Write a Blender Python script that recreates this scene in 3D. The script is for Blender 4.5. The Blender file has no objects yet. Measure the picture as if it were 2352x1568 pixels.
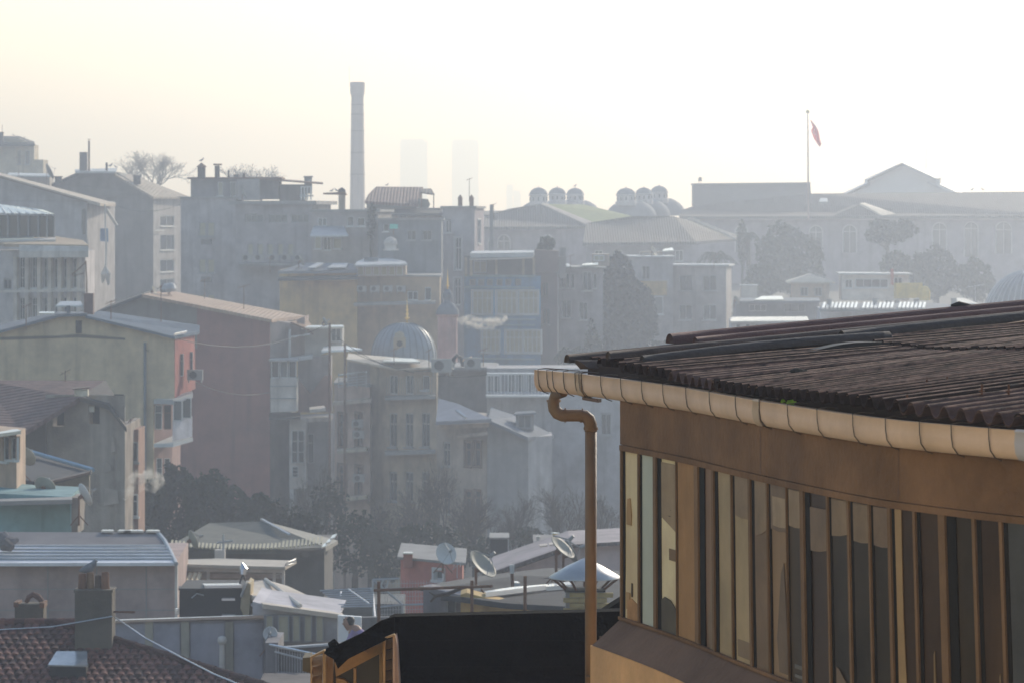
import bpy, math, random
from mathutils import Vector, Matrix
from mathutils.geometry import tessellate_polygon
random.seed(7)
R = math.radians
S = bpy.context.scene
COL = S.collection
# ---------------------------------------------------------------- camera
# level telephoto camera at the origin looking along +Y, lens shifted down over the valley
F, CX, HY = 8820.0, 1176.0, 496.0        # focal length / centre / horizon, measured on a 2352 px wide print
cd = bpy.data.cameras.new('camera'); cam = bpy.data.objects.new('camera', cd); COL.objects.link(cam)
cd.lens = 135; cd.sensor_width = 36; cam.rotation_euler = (R(90), 0, 0)
cd.dof.use_dof = True; cd.dof.focus_distance = 26; cd.dof.aperture_fstop = 12
cd.shift_y = -(784 - HY) / 2352.0
cd.clip_start = .5; cd.clip_end = 30000
S.camera = cam
# ---------------------------------------------------------------- sky, sun, exposure
SUN_AZ, SUN_EL = 27.0, 23.0               # degrees right of the view axis / above the horizon
w = bpy.data.worlds.new('World'); S.world = w; w.use_nodes = True
nt = w.node_tree; nt.nodes.clear()
sk = nt.nodes.new('ShaderNodeTexSky'); sk.sky_type = 'NISHITA'; sk.sun_disc = False
sk.sun_elevation = R(SUN_EL); sk.sun_rotation = R(SUN_AZ); sk.air_density = 1.2; sk.dust_density = .7; sk.ozone_density = 2.5
bg = nt.nodes.new('ShaderNodeBackground'); bg.inputs[1].default_value = .15
ow = nt.nodes.new('ShaderNodeOutputWorld'); nt.links.new(sk.outputs[0], bg.inputs[0]); nt.links.new(bg.outputs[0], ow.inputs[0])
ld = bpy.data.lights.new('sun', 'SUN'); ld.energy = 3.0; ld.angle = R(.5); ld.color = (1, .93, .83)
lo = bpy.data.objects.new('sun', ld); COL.objects.link(lo)
sd = Vector((math.sin(R(SUN_AZ)) * math.cos(R(SUN_EL)), math.cos(R(SUN_AZ)) * math.cos(R(SUN_EL)), math.sin(R(SUN_EL))))
lo.rotation_euler = sd.to_track_quat('Z', 'Y').to_euler(); lo.location = (0, 0, 60)
S.view_settings.view_transform = 'Standard'; S.view_settings.look = 'None'
S.view_settings.exposure = .33; S.view_settings.gamma = 1; S.view_settings.use_curve_mapping = False
S.cycles.use_denoising = True; S.cycles.max_bounces = 5; S.cycles.diffuse_bounces = 3; S.cycles.volume_bounces = 0
HAZE_D, HAZE_G, HAZE_COL = .00146, .66, (.62, .71, .90)

# ---------------------------------------------------------------- helpers
def P(x, y, d): return Vector(((x - CX) / F * d, d, (HY - y) / F * d))
def PX(x, d): return (x - CX) / F * d
def ZY(y, d): return (HY - y) / F * d
ORG = {}
def tag(o, label=None, cat=None, group=None, kind=None):
    if label: o['label'] = label
    if cat: o['category'] = cat
    if group: o['group'] = group
    if kind: o['kind'] = kind
    return o
def thing(name, label, cat, loc, group=None):
    o = bpy.data.objects.new(name, None); COL.objects.link(o); o.empty_display_size = .2
    o.location = loc; ORG[o.name] = Vector(loc); return tag(o, label, cat, group)
class MB:
    def __init__(s): s.v = []; s.f = []; s.m = []
    def add(s, vs, fs, mi=0):
        n = len(s.v); s.v += [tuple(v) for v in vs]; s.f += [tuple(i + n for i in f) for f in fs]; s.m += [mi] * len(fs); return s
    def prism(s, poly, vec, mi=0):
        n = len(poly); vec = Vector(vec); vs = [Vector(p) for p in poly] + [Vector(p) + vec for p in poly]
        tris = tessellate_polygon([[Vector(p) for p in poly]]) if n > 4 else [tuple(range(n))]
        fs = [tuple(t) for t in tris] + [tuple(i + n for i in reversed(t)) for t in tris]
        fs += [(i, (i + 1) % n, (i + 1) % n + n, i + n) for i in range(n)]
        return s.add(vs, fs, mi)
    def box(s, lo_, hi, mi=0, rot=0, c=None):
        x0, y0, z0 = lo_; x1, y1, z1 = hi
        vs = [Vector(p) for p in ((x0,y0,z0),(x1,y0,z0),(x1,y1,z0),(x0,y1,z0),(x0,y0,z1),(x1,y0,z1),(x1,y1,z1),(x0,y1,z1))]
        if rot:
            c = Vector(c) if c else (Vector(lo_) + Vector(hi)) / 2; m = Matrix.Rotation(rot, 3, 'Z'); vs = [m @ (v - c) + c for v in vs]
        return s.add(vs, [(0,3,2,1),(4,5,6,7),(0,1,5,4),(1,2,6,5),(2,3,7,6),(3,0,4,7)], mi)
    def cyl(s, a, b, r0, r1=None, n=8, mi=0, cap=True):
        a, b = Vector(a), Vector(b); r1 = r0 if r1 is None else r1; d = (b - a)
        if d.length < 1e-6: return s
        q = d.to_track_quat('Z', 'Y'); vs = []
        for p, r in ((a, r0), (b, r1)):
            for i in range(n):
                t = 2 * math.pi * (i + .5) / n; vs.append(p + q @ Vector((math.cos(t) * r, math.sin(t) * r, 0)))
        fs = [(i, (i + 1) % n, (i + 1) % n + n, i + n) for i in range(n)]
        if cap: fs += [tuple(reversed(range(n))), tuple(range(n, 2 * n))]
        return s.add(vs, fs, mi)
    def tube(s, pts, r, n=8, mi=0):
        for a, b in zip(pts, pts[1:]): s.cyl(a, b, r, r, n, mi)
        return s
    def path(s, pts, rr, n=12, mi=0):            # one smooth skinned tube
        pts = [Vector(p) for p in pts]; vs = []; N = len(pts); up = Vector((0, -1, .01))
        for k, p in enumerate(pts):
            t = (pts[min(k + 1, N - 1)] - pts[max(k - 1, 0)]).normalized(); a = t.cross(up).normalized(); b = t.cross(a)
            r = rr[k] if isinstance(rr, (list, tuple)) else rr
            for i in range(n):
                an = 2 * math.pi * i / n; vs.append(p + a * math.cos(an) * r + b * math.sin(an) * r)
        fs = [(k * n + i, k * n + (i + 1) % n, (k + 1) * n + (i + 1) % n, (k + 1) * n + i) for k in range(N - 1) for i in range(n)]
        fs += [tuple(range(n)), tuple(range((N - 1) * n, N * n))]
        return s.add(vs, fs, mi)
    def lathe(s, c, prof, n=24, mi=0, m=None, ribs=0, ra=0.0):
        c = Vector(c); vs = []
        for r, z in prof:
            for i in range(n):
                t = 2 * math.pi * i / n; rr = r * (1 + ra * (1 if (ribs and i % 2) else 0))
                p = Vector((math.cos(t) * rr, math.sin(t) * rr, z)); vs.append(c + (m @ p if m else p))
        fs = [(k * n + i, k * n + (i + 1) % n, (k + 1) * n + (i + 1) % n, (k + 1) * n + i) for k in range(len(prof) - 1) for i in range(n)]
        return s.add(vs, fs, mi)
    def build(s, name, mat, parent=None, smooth=False, root=None, kind=None, label=None, local=False):
        me = bpy.data.meshes.new(name)
        o_ = Vector((0, 0, 0))
        if parent is not None and not local:
            r = parent
            while r.parent: r = r.parent
            o_ = ORG[r.name]
        me.from_pydata([tuple(Vector(v) - o_) for v in s.v], [], s.f)
        for m_ in (mat if isinstance(mat, (list, tuple)) else [mat]): me.materials.append(m_)
        if any(s.m): me.polygons.foreach_set('material_index', s.m)
        if smooth: me.polygons.foreach_set('use_smooth', [True] * len(me.polygons))
        me.update(); o = bpy.data.objects.new(name, me); COL.objects.link(o)
        if parent is not None: o.parent = parent
        if kind: o['kind'] = kind
        if label: o['label'] = label
        return o
def inst(name, me, parent, loc, rz=0, rot=None):      # loc is in world space for children of an unrotated thing
    o = bpy.data.objects.new(name, me); COL.objects.link(o)
    if parent is not None:
        r = parent
        while r.parent: r = r.parent
        o.parent = parent; o.location = Vector(loc) - (ORG[r.name] if parent is r else Vector((0, 0, 0)))
    else: o.location = loc
    o.rotation_euler = rot if rot else (0, 0, rz); return o
def kids(o): return [c for c in bpy.data.objects if c.parent == o]
def copy_tree(o, loc, rz=0, label=None, scale=1, pairs=None):
    def cp(a, par):
        c = a.copy(); COL.objects.link(c); c.parent = par
        for k in KIDS.get(a.name, []): cp(k, c)
        return c
    KIDS.update({o.name: kids(o)})
    for k in KIDS[o.name]: KIDS[k.name] = kids(k)
    c = cp(o, None); c.location = loc; c.rotation_euler = (0, 0, rz); c.scale = (scale,) * 3
    ORG[c.name] = Vector(loc)
    if label: c['label'] = label
    return c
KIDS = {}
# ---------------------------------------------------------------- materials
MC = {}
def mat(col, rough=.85, var=.18, sc=.6, bump=0.0, metal=0.0, streak=0.0, wave=0.0, waxis='X', wsc=3.0, spec=.3, dirt_refl=None, trans=0.0, name=None):
    key = (tuple(col), rough, var, sc, bump, metal, streak, wave, waxis, wsc, spec, dirt_refl, trans)
    if key in MC: return MC[key]
    m = bpy.data.materials.new(name or 'surface'); m.use_nodes = True; t = m.node_tree; N = t.nodes; L = t.links
    b = N['Principled BSDF']; b.inputs['Roughness'].default_value = rough; b.inputs['Metallic'].default_value = metal
    b.inputs['Specular IOR Level'].default_value = spec
    tc = N.new('ShaderNodeTexCoord'); n1 = N.new('ShaderNodeTexNoise'); n1.inputs['Scale'].default_value = sc; n1.inputs['Detail'].default_value = 6; n1.inputs['Roughness'].default_value = .65
    L.new(tc.outputs['Object'], n1.inputs['Vector'])
    r = N.new('ShaderNodeValToRGB'); r.color_ramp.elements[0].position = .3; r.color_ramp.elements[1].position = .7
    c = Vector(col); lo_ = c * (1 - var); hi = c * (1 + var * .6)
    r.color_ramp.elements[0].color = (*lo_, 1); r.color_ramp.elements[1].color = (*[min(x, .9) for x in hi], 1)
    L.new(n1.outputs[0], r.inputs[0]); out = r.outputs[0]
    if streak or dirt_refl:
        mp = N.new('ShaderNodeMapping'); mp.inputs['Scale'].default_value = (1.6, 1.6, .12); L.new(tc.outputs['Object'], mp.inputs[0])
        n2 = N.new('ShaderNodeTexNoise'); n2.inputs['Scale'].default_value = 1.0; n2.inputs['Detail'].default_value = 5; L.new(mp.outputs[0], n2.inputs['Vector'])
        r2 = N.new('ShaderNodeValToRGB'); r2.color_ramp.elements[0].position = .52; r2.color_ramp.elements[1].position = .75; L.new(n2.outputs[0], r2.inputs[0])
        ml = N.new('ShaderNodeMath'); ml.operation = 'MULTIPLY'; ml.inputs[1].default_value = streak; L.new(r2.outputs[0], ml.inputs[0])
        mx = N.new('ShaderNodeMix'); mx.data_type = 'RGBA'; L.new(ml.outputs[0], mx.inputs[0]); L.new(out, mx.inputs[6])
        mx.inputs[7].default_value = (*(dirt_refl or (col[0] * .35, col[1] * .33, col[2] * .32)), 1); out = mx.outputs[2]
    L.new(out, b.inputs['Base Color']); h = None
    if wave:
        wv = N.new('ShaderNodeTexWave'); wv.bands_direction = waxis; wv.inputs['Scale'].default_value = wsc; wv.inputs['Distortion'].default_value = .3
        L.new(tc.outputs['Object'], wv.inputs['Vector'])
        bp = N.new('ShaderNodeBump'); bp.inputs['Strength'].default_value = wave; bp.inputs['Distance'].default_value = .06
        L.new(wv.outputs[0], bp.inputs['Height']); h = bp
    if bump:
        n3 = N.new('ShaderNodeTexNoise'); n3.inputs['Scale'].default_value = sc * 18; n3.inputs['Detail'].default_value = 4; L.new(tc.outputs['Object'], n3.inputs['Vector'])
        bp = N.new('ShaderNodeBump'); bp.inputs['Strength'].default_value = bump; bp.inputs['Distance'].default_value = .02; L.new(n3.outputs[0], bp.inputs['Height'])
        if h: L.new(h.outputs[0], bp.inputs['Normal'])
        h = bp
    if h: L.new(h.outputs[0], b.inputs['Normal'])
    MC[key] = m; return m
def wallm(r, g, b, streak=.6): return mat((min(.78, r * 1.08), min(.78, g * 1.0), min(.78, b * .94)), .9, .36, .7, .3, streak=streak)
def tilem(r, g, b): return mat((r, g, b), .8, .35, 1.6, .5, wave=.9, waxis='X', wsc=1.1, streak=.3)
M_GLASS = mat((.035, .045, .05), .12, .3, .8, spec=.6)
M_GLASSL = mat((.12, .14, .15), .15, .3, .8, spec=.6)
M_CURT = mat((.42, .38, .27), .5, .2, 2.0)
M_WHITE = mat((.58, .58, .57), .5, .08, 1.0)
M_GREYF = mat((.30, .30, .30), .6, .1)
M_BROWNF = mat((.16, .10, .07), .6, .2)
M_LEAD = mat((.16, .18, .21), .8, .3, 1.0, .2, spec=.1)
M_METAL = mat((.55, .56, .58), .28, .15, 2.0, metal=.9)
M_ZINC = mat((.42, .43, .45), .5, .2, 1.2, .2, metal=.35)
M_DARK = mat((.03, .03, .032), .7, .3)
M_RUST = mat((.17, .085, .05), .8, .4, 4.0)
M_TILE = tilem(.20, .11, .085)
M_TILEG = tilem(.06, .05, .047)
M_CONC = mat((.30, .29, .28), .9, .2, .8, .3, streak=.5)

# ---------------------------------------------------------------- terrain
GK = [(-200, -9), (0, -9), (40, -12), (100, -16.5), (150, -22), (215, -25), (262, -24), (300, -19), (360, -13), (450, -9.5), (560, -7.5), (700, -9), (1000, -26), (1500, -42), (9000, -42)]
def G(y, x=0):
    for (a, za), (b, zb) in zip(GK, GK[1:]):
        if y <= b: return za + (zb - za) * max(0, (y - a) / (b - a))
    return -42
class Wall:
    """vertical wall between two plan points, left one first"""
    def __init__(s, a, b, zb, zt):
        s.a = Vector(a[:2]); s.b = Vector(b[:2]); s.zb = zb; s.zt = zt; s.L = (s.b - s.a).length; s.t = (s.b - s.a) / s.L
        s.n = Vector((s.t.y, -s.t.x)); s.ang = math.atan2(s.t.y, s.t.x); s.ops = []
    def pt(s, u, z, o=0): q = s.a + s.t * u + s.n * o; return Vector((q.x, q.y, z))
    def u(s, px):
        k = (px - CX) / F; d = s.b - s.a; t = (k * s.a.y - s.a.x) / (d.x - k * d.y); return t * s.L
    def rect(s, x0, y0, x1, y1):
        u0, u1 = s.u(x0), s.u(x1); d = (s.a + s.t * (u0 + u1) / 2).y; return u0, u1, ZY(y1, d), ZY(y0, d)
    def mesh(s, mb, mi=0, rev=.18):
        ops = s.ops; us = sorted({0, s.L, *[round(v, 4) for o in ops for v in o[:2]]}); zs = sorted({s.zb, s.zt, *[round(v, 4) for o in ops for v in o[2:4]]})
        for u0, u1 in zip(us, us[1:]):
            for z0, z1 in zip(zs, zs[1:]):
                uc, zc = (u0 + u1) / 2, (z0 + z1) / 2
                if any(o[0] < uc < o[1] and o[2] < zc < o[3] for o in ops): continue
                mb.add([s.pt(u0, z0), s.pt(u1, z0), s.pt(u1, z1), s.pt(u0, z1)], [(0, 1, 2, 3)], mi)
        for u0, u1, z0, z1 in [o[:4] for o in ops]:
            c = [(u0, z0), (u1, z0), (u1, z1), (u0, z1)]
            for (a, b), (c_, d) in zip(c, c[1:] + c[:1]): mb.add([s.pt(a, b), s.pt(c_, d), s.pt(c_, d, -rev), s.pt(a, b, -rev)], [(0, 1, 2, 3)], mi)
WC = {}
def window(parent, loc, ang, w_, h_, nx=2, ny=1, fm=None, pm=None, sill=True, trim=0, name='window'):
    """frame mesh + pane child; origin at the middle of the sill"""
    fm = fm or M_WHITE; pm = pm or M_GLASS
    key = (round(w_, 1), round(h_, 1), nx, ny, fm.name, pm.name, sill, trim)
    if key not in WC:
        W, H = key[0], key[1]; f = min(.07, W * .1); mb = MB(); x0, x1 = -W / 2, W / 2
        mb.box((x0, -.03, 0), (x0 + f, .06, H)); mb.box((x1 - f, -.03, 0), (x1, .06, H)); mb.box((x0 + f, -.03, 0), (x1 - f, .06, f)); mb.box((x0 + f, -.03, H - f), (x1 - f, .06, H))
        for i in range(1, nx): x = x0 + W * i / nx; mb.box((x - f * .4, -.02, f), (x + f * .4, .05, H - f))
        for j in range(1, ny): z = H * (j / ny if ny > 2 else .68); mb.box((x0 + f, -.015, z - f * .35), (x1 - f, .045, z + f * .35))
        if sill: mb.box((x0 - .08, -.2, -.09), (x1 + .08, .04, -.002))
        if trim:
            mb.box((x0 - trim, -.14, -.002), (x0 - .002, -.02, H + trim)); mb.box((x1 + .002, -.14, -.002), (x1 + trim, -.02, H + trim)); mb.box((x0 - .002, -.14, H + .002), (x1 + .002, -.02, H + trim))
        fo = mb.build('window', fm, None); me = fo.data; bpy.data.objects.remove(fo)
        po = MB().box((x0 + f * .5, .015, f * .5), (x1 - f * .5, .03, H - f * .5)).build('pane', pm, None); pme = po.data; bpy.data.objects.remove(po)
        WC[key] = (me, pme)
    me, pme = WC[key]
    o = inst(name, me, parent, loc, ang); p = bpy.data.objects.new('pane', pme); COL.objects.link(p); p.parent = o
    return o
def slab(parent, name, pts, th, m, vec=(0, 0, -1), **kw):
    return MB().prism([P(*p) for p in pts], Vector(vec) * th).build(name, m, parent, **kw)
def panel(parent, name, pts, th, m, **kw): return slab(parent, name, pts, th, m, (0, 1, 0), **kw)
class Bld:
    """a building: plan corners A (left), B, C (right) given as (print x, metres away)"""
    def __init__(s, name, label, cat, A, B, C=None, top=0, depth=8, wm=None, base=None, group=None, side=None):
        a, b = P(A[0], 0, A[1]), P(B[0], 0, B[1]); a.z = b.z = 0
        if C: c = P(C[0], 0, C[1]); c.z = 0
        else:
            c = b + Vector((b.x * .35 / b.y, 1, 0)) * depth
        d = a + c - b; s.q = [a, b, c, d]
        s.zt = ZY(top, B[1]) if top < 9000 else top - 10000
        zb = (G(min(A[1], B[1])) - 1.5) if base is None else base
        s.zb = zb; s.th = thing(name, label, cat, (b.x, b.y, zb), group); s.wm = wm; s.side = side
        s.w = [Wall(a, b, zb, s.zt), Wall(b, c, zb, s.zt)]; s.pend = []
    def win(s, x0, y0, x1, y1, f=0, **kw):
        W = s.w[f]; r = W.rect(x0, y0, x1, y1); W.ops.append(r); s.pend.append((W, r, kw)); return s
    def row(s, xs, y0, y1, w_, f=0, **kw):
        for x in xs: s.win(x - w_ / 2, y0, x + w_ / 2, y1, f, **kw)
        return s
    def done(s, floor=True):
        mb = MB()
        for i, W in enumerate(s.w): W.mesh(mb, i if s.side else 0)
        a, b, c, d = s.q
        for p, q_ in ((c, d), (d, a)): mb.add([(p.x, p.y, s.zb), (q_.x, q_.y, s.zb), (q_.x, q_.y, s.zt), (p.x, p.y, s.zt)], [(0, 1, 2, 3)])
        mb.add([(p.x, p.y, s.zt) for p in s.q], [(0, 1, 2, 3)])
        mb.build('wall', [s.wm, s.side] if s.side else s.wm, s.th)
        for W, r, kw in s.pend:
            window(s.th, W.pt((r[0] + r[1]) / 2, r[2], -.07), W.ang, r[1] - r[0], r[3] - r[2], **kw)
        return s
    def ex(s, o):
        c = sum(s.q, Vector()) / 4; a, b, c_, d = s.q; t = (b - a).normalized(); n = (c_ - b).normalized()
        return [a - t * o - n * o, b + t * o - n * o, c_ + t * o + n * o, d - t * o + n * o]
    def flat(s, o=.25, th=.25, m=None, up=.0, name='roof'):
        z = s.zt + .004 + up; MB().prism([(p.x, p.y, z) for p in s.ex(o)], (0, 0, th)).build(name, m or M_CONC, s.th); return s
    def parapet(s, h=.5, m=None):
        z = s.zt; mb = MB(); a, b, c, d = s.q
        for p, q_ in ((a, b), (b, c), (c, d), (d, a)):
            t = (q_ - p).normalized(); n = Vector((-t.y, t.x, 0)) * .2
            mb.prism([(p.x, p.y, z + .003), (q_.x - t.x * .2, q_.y - t.y * .2, z + .003), (q_.x - t.x * .2 + n.x, q_.y - t.y * .2 + n.y, z + .003), (p.x + n.x, p.y + n.y, z + .003)], (0, 0, h))
        mb.build('parapet', m or s.wm, s.th); return s
    def pitched(s, rise, kind='gx', o=.4, th=.16, m=None, hip=.35, gm=None):
        a, b, c, d = s.ex(o); z = s.zt; k = rise; m = m or M_TILE
        Z = lambda p, h: Vector((p.x, p.y, z + h + .01)); drop = -o * 0
        if kind == 'gx': r1, r2 = (a + d) / 2, (b + c) / 2; fs = [(a, b, r2, r1), (d, c, r2, r1)]
        elif kind == 'gy': r1, r2 = (a + b) / 2, (d + c) / 2; fs = [(b, c, r2, r1), (a, d, r2, r1)]
        else:
            if (b - a).length > (c - b).length: r1, r2 = (a + d) / 2 + (b - a) * hip, (b + c) / 2 - (b - a) * hip
            else: r1 = (a + b) / 2 + (c - b) * hip; r2 = (d + c) / 2 - (c - b) * hip
            if (b - a).length > (c - b).length: fs = [(a, b, r2, r1), (d, c, r2, r1), (a, d, r1), (b, c, r2)]
            else: fs = [(a, b, r1), (d, c, r2), (a, d, r2, r1), (b, c, r2, r1)]
        mb = MB()
        for f in fs: mb.prism([Z(p, k if p in (r1, r2) else 0) for p in f], (0, 0, th))
        mb.build('roof', m, s.th)
        if kind in ('gx', 'gy'):
            a, b, c, d = s.q; g = MB(); zz = Vector((0, 0, z + .002)); up = Vector((0, 0, z + k * (1 - o / max(1, ((c - b).length if kind == 'gx' else (b - a).length) / 2)) - .02))
            for p, q_ in (((b, c), (a, d)) if kind == 'gx' else ((a, b), (d, c))):
                mid = (p + q_) / 2; t = (q_ - p).normalized(); n = Vector((-t.y, t.x, 0)) * .05
                g.prism([p + zz, q_ + zz, mid + up], n)
            g.build('gable', gm or s.wm, s.th)
        return s
    def chim(s, x, y0, y1, w_, d, pots=0, m=None, cap=True, name='chimney'):
        mb = MB(); z0, z1 = ZY(y1, d), ZY(y0, d); X = PX(x, d); r = w_ / F * d / 2; mb.box((X - r, d - r, z0), (X + r, d + r, z1))
        if cap: mb.box((X - r * 1.25, d - r * 1.25, z1 + .002), (X + r * 1.25, d + r * 1.25, z1 + .12))
        mb.build(name, m or M_CONC, s.th)
        for i in range(pots):
            px = X + (i - (pots - 1) / 2) * r * 1.8 / pots; MB().lathe((px, d, z1 + .12), [(r * .5 / pots + .05, 0), (r * .4 / pots + .04, .35), (r * .5 / pots + .05, .4), (0, .4)], 8).build('chimney_pot', M_RUST, s.th)
        return s
# ---------------------------------------------------------------- ground and haze
def make_ground():
    ys = [-150, -60, 0, 20, 40, 60, 80, 100, 125, 150, 180, 215, 240, 262, 280, 300, 330, 360, 400, 450, 500, 560, 630, 700, 850, 1000, 1500, 2500, 4500]
    xs = [-1600, -600, -250, -120, -70, -40, -20, -8, 0, 8, 20, 40, 70, 120, 250, 600, 1600]
    vs = [(x, y, G(y) + (random.uniform(-.3, .3) if abs(x) < 200 and 30 < y < 700 else 0)) for y in ys for x in xs]; n = len(xs)
    fs = [(j * n + i, j * n + i + 1, (j + 1) * n + i + 1, (j + 1) * n + i) for j in range(len(ys) - 1) for i in range(n - 1)]
    return MB().add(vs, fs).build('ground', mat((.12, .11, .09), .95, .4, .05, .3), kind='structure')
make_ground()
hm = bpy.data.materials.new('haze'); hm.use_nodes = True; hn = hm.node_tree; hn.nodes.clear()
ho = hn.nodes.new('ShaderNodeOutputMaterial'); hv = hn.nodes.new('ShaderNodeVolumePrincipled')
hv.inputs['Color'].default_value = (*HAZE_COL, 1); hv.inputs['Absorption Color'].default_value = (1, 1, 1, 1)
hv.inputs['Density'].default_value = HAZE_D; hv.inputs['Anisotropy'].default_value = HAZE_G
hn.links.new(hv.outputs[0], ho.inputs['Volume'])
hz = MB().box((-1700, -200, -43.2), (1700, 4600, 90)).build('haze', hm, kind='stuff')

# ---------------------------------------------------------------- vegetation
def leafmat(r, g, b): return mat((r, g, b), .9, .5, 1.2, spec=.0)
LF = [leafmat(.035, .045, .022), leafmat(.045, .055, .03), leafmat(.018, .026, .014), leafmat(.075, .075, .05)]
def crown(blobs, n, ls, seed):
    rd = random.Random(seed); mb = MB(); tot = sum(b[3] * b[4] * b[5] for b in blobs)
    for cx, cy, cz, rx, ry, rz in blobs:
        for _ in range(int(n * rx * ry * rz / tot)):
            while 1:
                p = Vector((rd.uniform(-1, 1), rd.uniform(-1, 1), rd.uniform(-1, 1)))
                if .25 < p.length < 1: break
            p = p.normalized() * p.length ** .4 * (1 + .13 * math.sin(7 * p.x + 5 * p.z + seed) + rd.uniform(-.06, .06))
            c = Vector((cx + p.x * rx, cy + p.y * ry, cz + p.z * rz)); s_ = ls * rd.uniform(.5, 1.3)
            a = Vector((rd.gauss(0, 1), rd.gauss(0, 1), rd.gauss(0, .8))).normalized(); b = a.orthogonal().normalized(); b = Matrix.Rotation(rd.uniform(0, 6.28), 3, a) @ b
            mb.add([c - b * s_, c + a * s_ * .5, c + b * s_, c - a * s_ * .5], [(0, 1, 2, 3)])
    return mb
def limbs(mb, p, d, L, r, lv, rd, spread=.55, n=3):
    e = p + d * L; mid = (p + e) / 2 + Vector((rd.gauss(0, 1), rd.gauss(0, 1), rd.gauss(0, 1))) * L * .06
    mb.cyl(p, mid, r, r * .85, 5 if lv > 2 else 3, cap=False); mb.cyl(mid, e, r * .85, r * .68, 5 if lv > 2 else 3, cap=False)
    if lv <= 0: return
    for i in range(n):
        q = Matrix.Rotation(rd.uniform(0, 6.28), 3, d) @ d.orthogonal().normalized()
        nd = (d + q * rd.uniform(.5, 1.3) * spread + Vector((0, 0, .12))).normalized()
        limbs(mb, mid if i == 0 and lv > 1 else e, nd, L * rd.uniform(.62, .86), r * .62, lv - 1, rd, spread, n)
M_BARK = mat((.09, .07, .055), .9, .3, 3.0)
def leafy(name, label, x, yt, yb, wpx, d, n=3000, ls=.3, lm=0, group=None, lumps=6, seed=None, tall=1.0, shape='round', cat='tree'):
    seed = seed if seed is not None else int(x * 7 + yt); rd = random.Random(seed)
    X = PX(x, d); zt, zb = ZY(yt, d), ZY(yb, d); W = wpx / F * d / 2; H = (zt - zb) / 2; g = G(d)
    t = thing(name, label, cat, (X, d, g), group); bl = []
    if shape == 'cone':
        for k in range(5):
            f = k / 4; bl.append((X + rd.uniform(-.1, .1) * W, d, zb + (zt - zb) * (.12 + .72 * f), W * (1 - .72 * f), W * (1 - .72 * f), H * .3))
    elif shape == 'pine':
        for k in range(lumps + 3): bl.append((X + rd.uniform(-.8, .8) * W, d + rd.uniform(-.6, .6) * W, zt - H * rd.uniform(.25, .9), W * .42, W * .42, H * .28))
    else:
        bl.append((X, d, (zt + zb) / 2, W * .72, W * .72, H * .8))
        for k in range(lumps):
            a = rd.uniform(0, 6.28); q = rd.uniform(.35, .62); h = rd.uniform(-.6, .62)
            bl.append((X + math.cos(a) * W * q, d + math.sin(a) * W * q, (zt + zb) / 2 + H * h, W * rd.uniform(.3, .48), W * .4, H * rd.uniform(.25, .42)))
    crown(bl, n, ls, seed).build('crown', LF[lm], t)
    mb = MB(); zm = max(g + .5, zb + .15 * H); mb.cyl((X, d, g - .3), (X, d, zm), W * .1 + .1, W * .07 + .07, 7, cap=False); limbs(mb, Vector((X, d, zm - .05)), Vector((0, 0, 1)), min(H, W) * .38, W * .07 + .06, 3, rd, .7); mb.build('trunk', M_BARK, t)
    return t
def bare(label, x, yt, yb, wpx, d, lv=6, n=3, group=None, seed=1, r=.22, zg=None, sp=.62):
    rd = random.Random(seed); X = PX(x, d); zt, zb = ZY(yt, d), ZY(yb, d); g = G(d) if zg is None else zg
    t = thing('bare_tree', label, 'tree', (X, d, g), group); tr = MB(); tr.cyl((X, d, g - .3), (X, d, zb), r * 1.2, r, 7); tr.build('trunk', M_BARK, t)
    mb = MB(); H = zt - zb; W = wpx / F * d / 2
    
    for q in range(3): limbs(mb, Vector((X, d, zb - .05)), Vector((rd.uniform(-.5, .5), rd.uniform(-.4, .4), 1)).normalized(), H * rd.uniform(.18, .28), r * .75, lv, rd, sp, n)
    # fit the crown to the measured size
    vs = [Vector(v) for v in mb.v]; zz = max(v.z for v in vs); xx = sorted(abs(v.x - X) for v in vs)[int(len(vs) * .97)]
    mb.v = [(X + (v.x - X) * W / xx, d + (v.y - d) * W / xx, zb + (v.z - zb) * H / (zz - zb)) for v in vs]
    mb.build('crown', M_BARK, t); return t
def palm(label, x, y, d, w_, seed=1):
    rd = random.Random(seed); X, Z, g = PX(x, d), ZY(y, d), G(d); t = thing('palm_tree', label, 'tree', (X, d, g)); W = w_ / F * d / 2
    MB().path([(X, d, g - .3), (X + .1, d, (g + Z) / 2), (X, d, Z)], [.3, .24, .26], 8).build('trunk', M_BARK, t)
    for k in range(26):
        a = k * 2.4; up = rd.uniform(.25, 1.25); mb = MB(); pts = []
        for i in range(9):
            f = i / 8; pts.append(Vector((X + math.cos(a) * W * f * (1.1 - .2 * up), d + math.sin(a) * W * f, Z + W * (up * f * 1.3 - 1.15 * f * f * up - .35 * f * f))))
        mb.path(pts, [.05 - .005 * i for i in range(9)], 4)
        for i in range(1, 9):
            for s_ in (-1, 1):
                for q in (0, .5):
                    p = pts[i - 1].lerp(pts[i], q); side = Vector((-math.sin(a), math.cos(a), 0)) * s_; tip = p + (side * .8 + (pts[i] - pts[i - 1]).normalized() * .5 + Vector((0, 0, -.35))) * W * .28 * (1.1 - i / 10)
                    mb.add([p, p + Vector((0, 0, .07)), tip], [(0, 1, 2)])
        mb.build('frond', LF[1], t)
    return t
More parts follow.
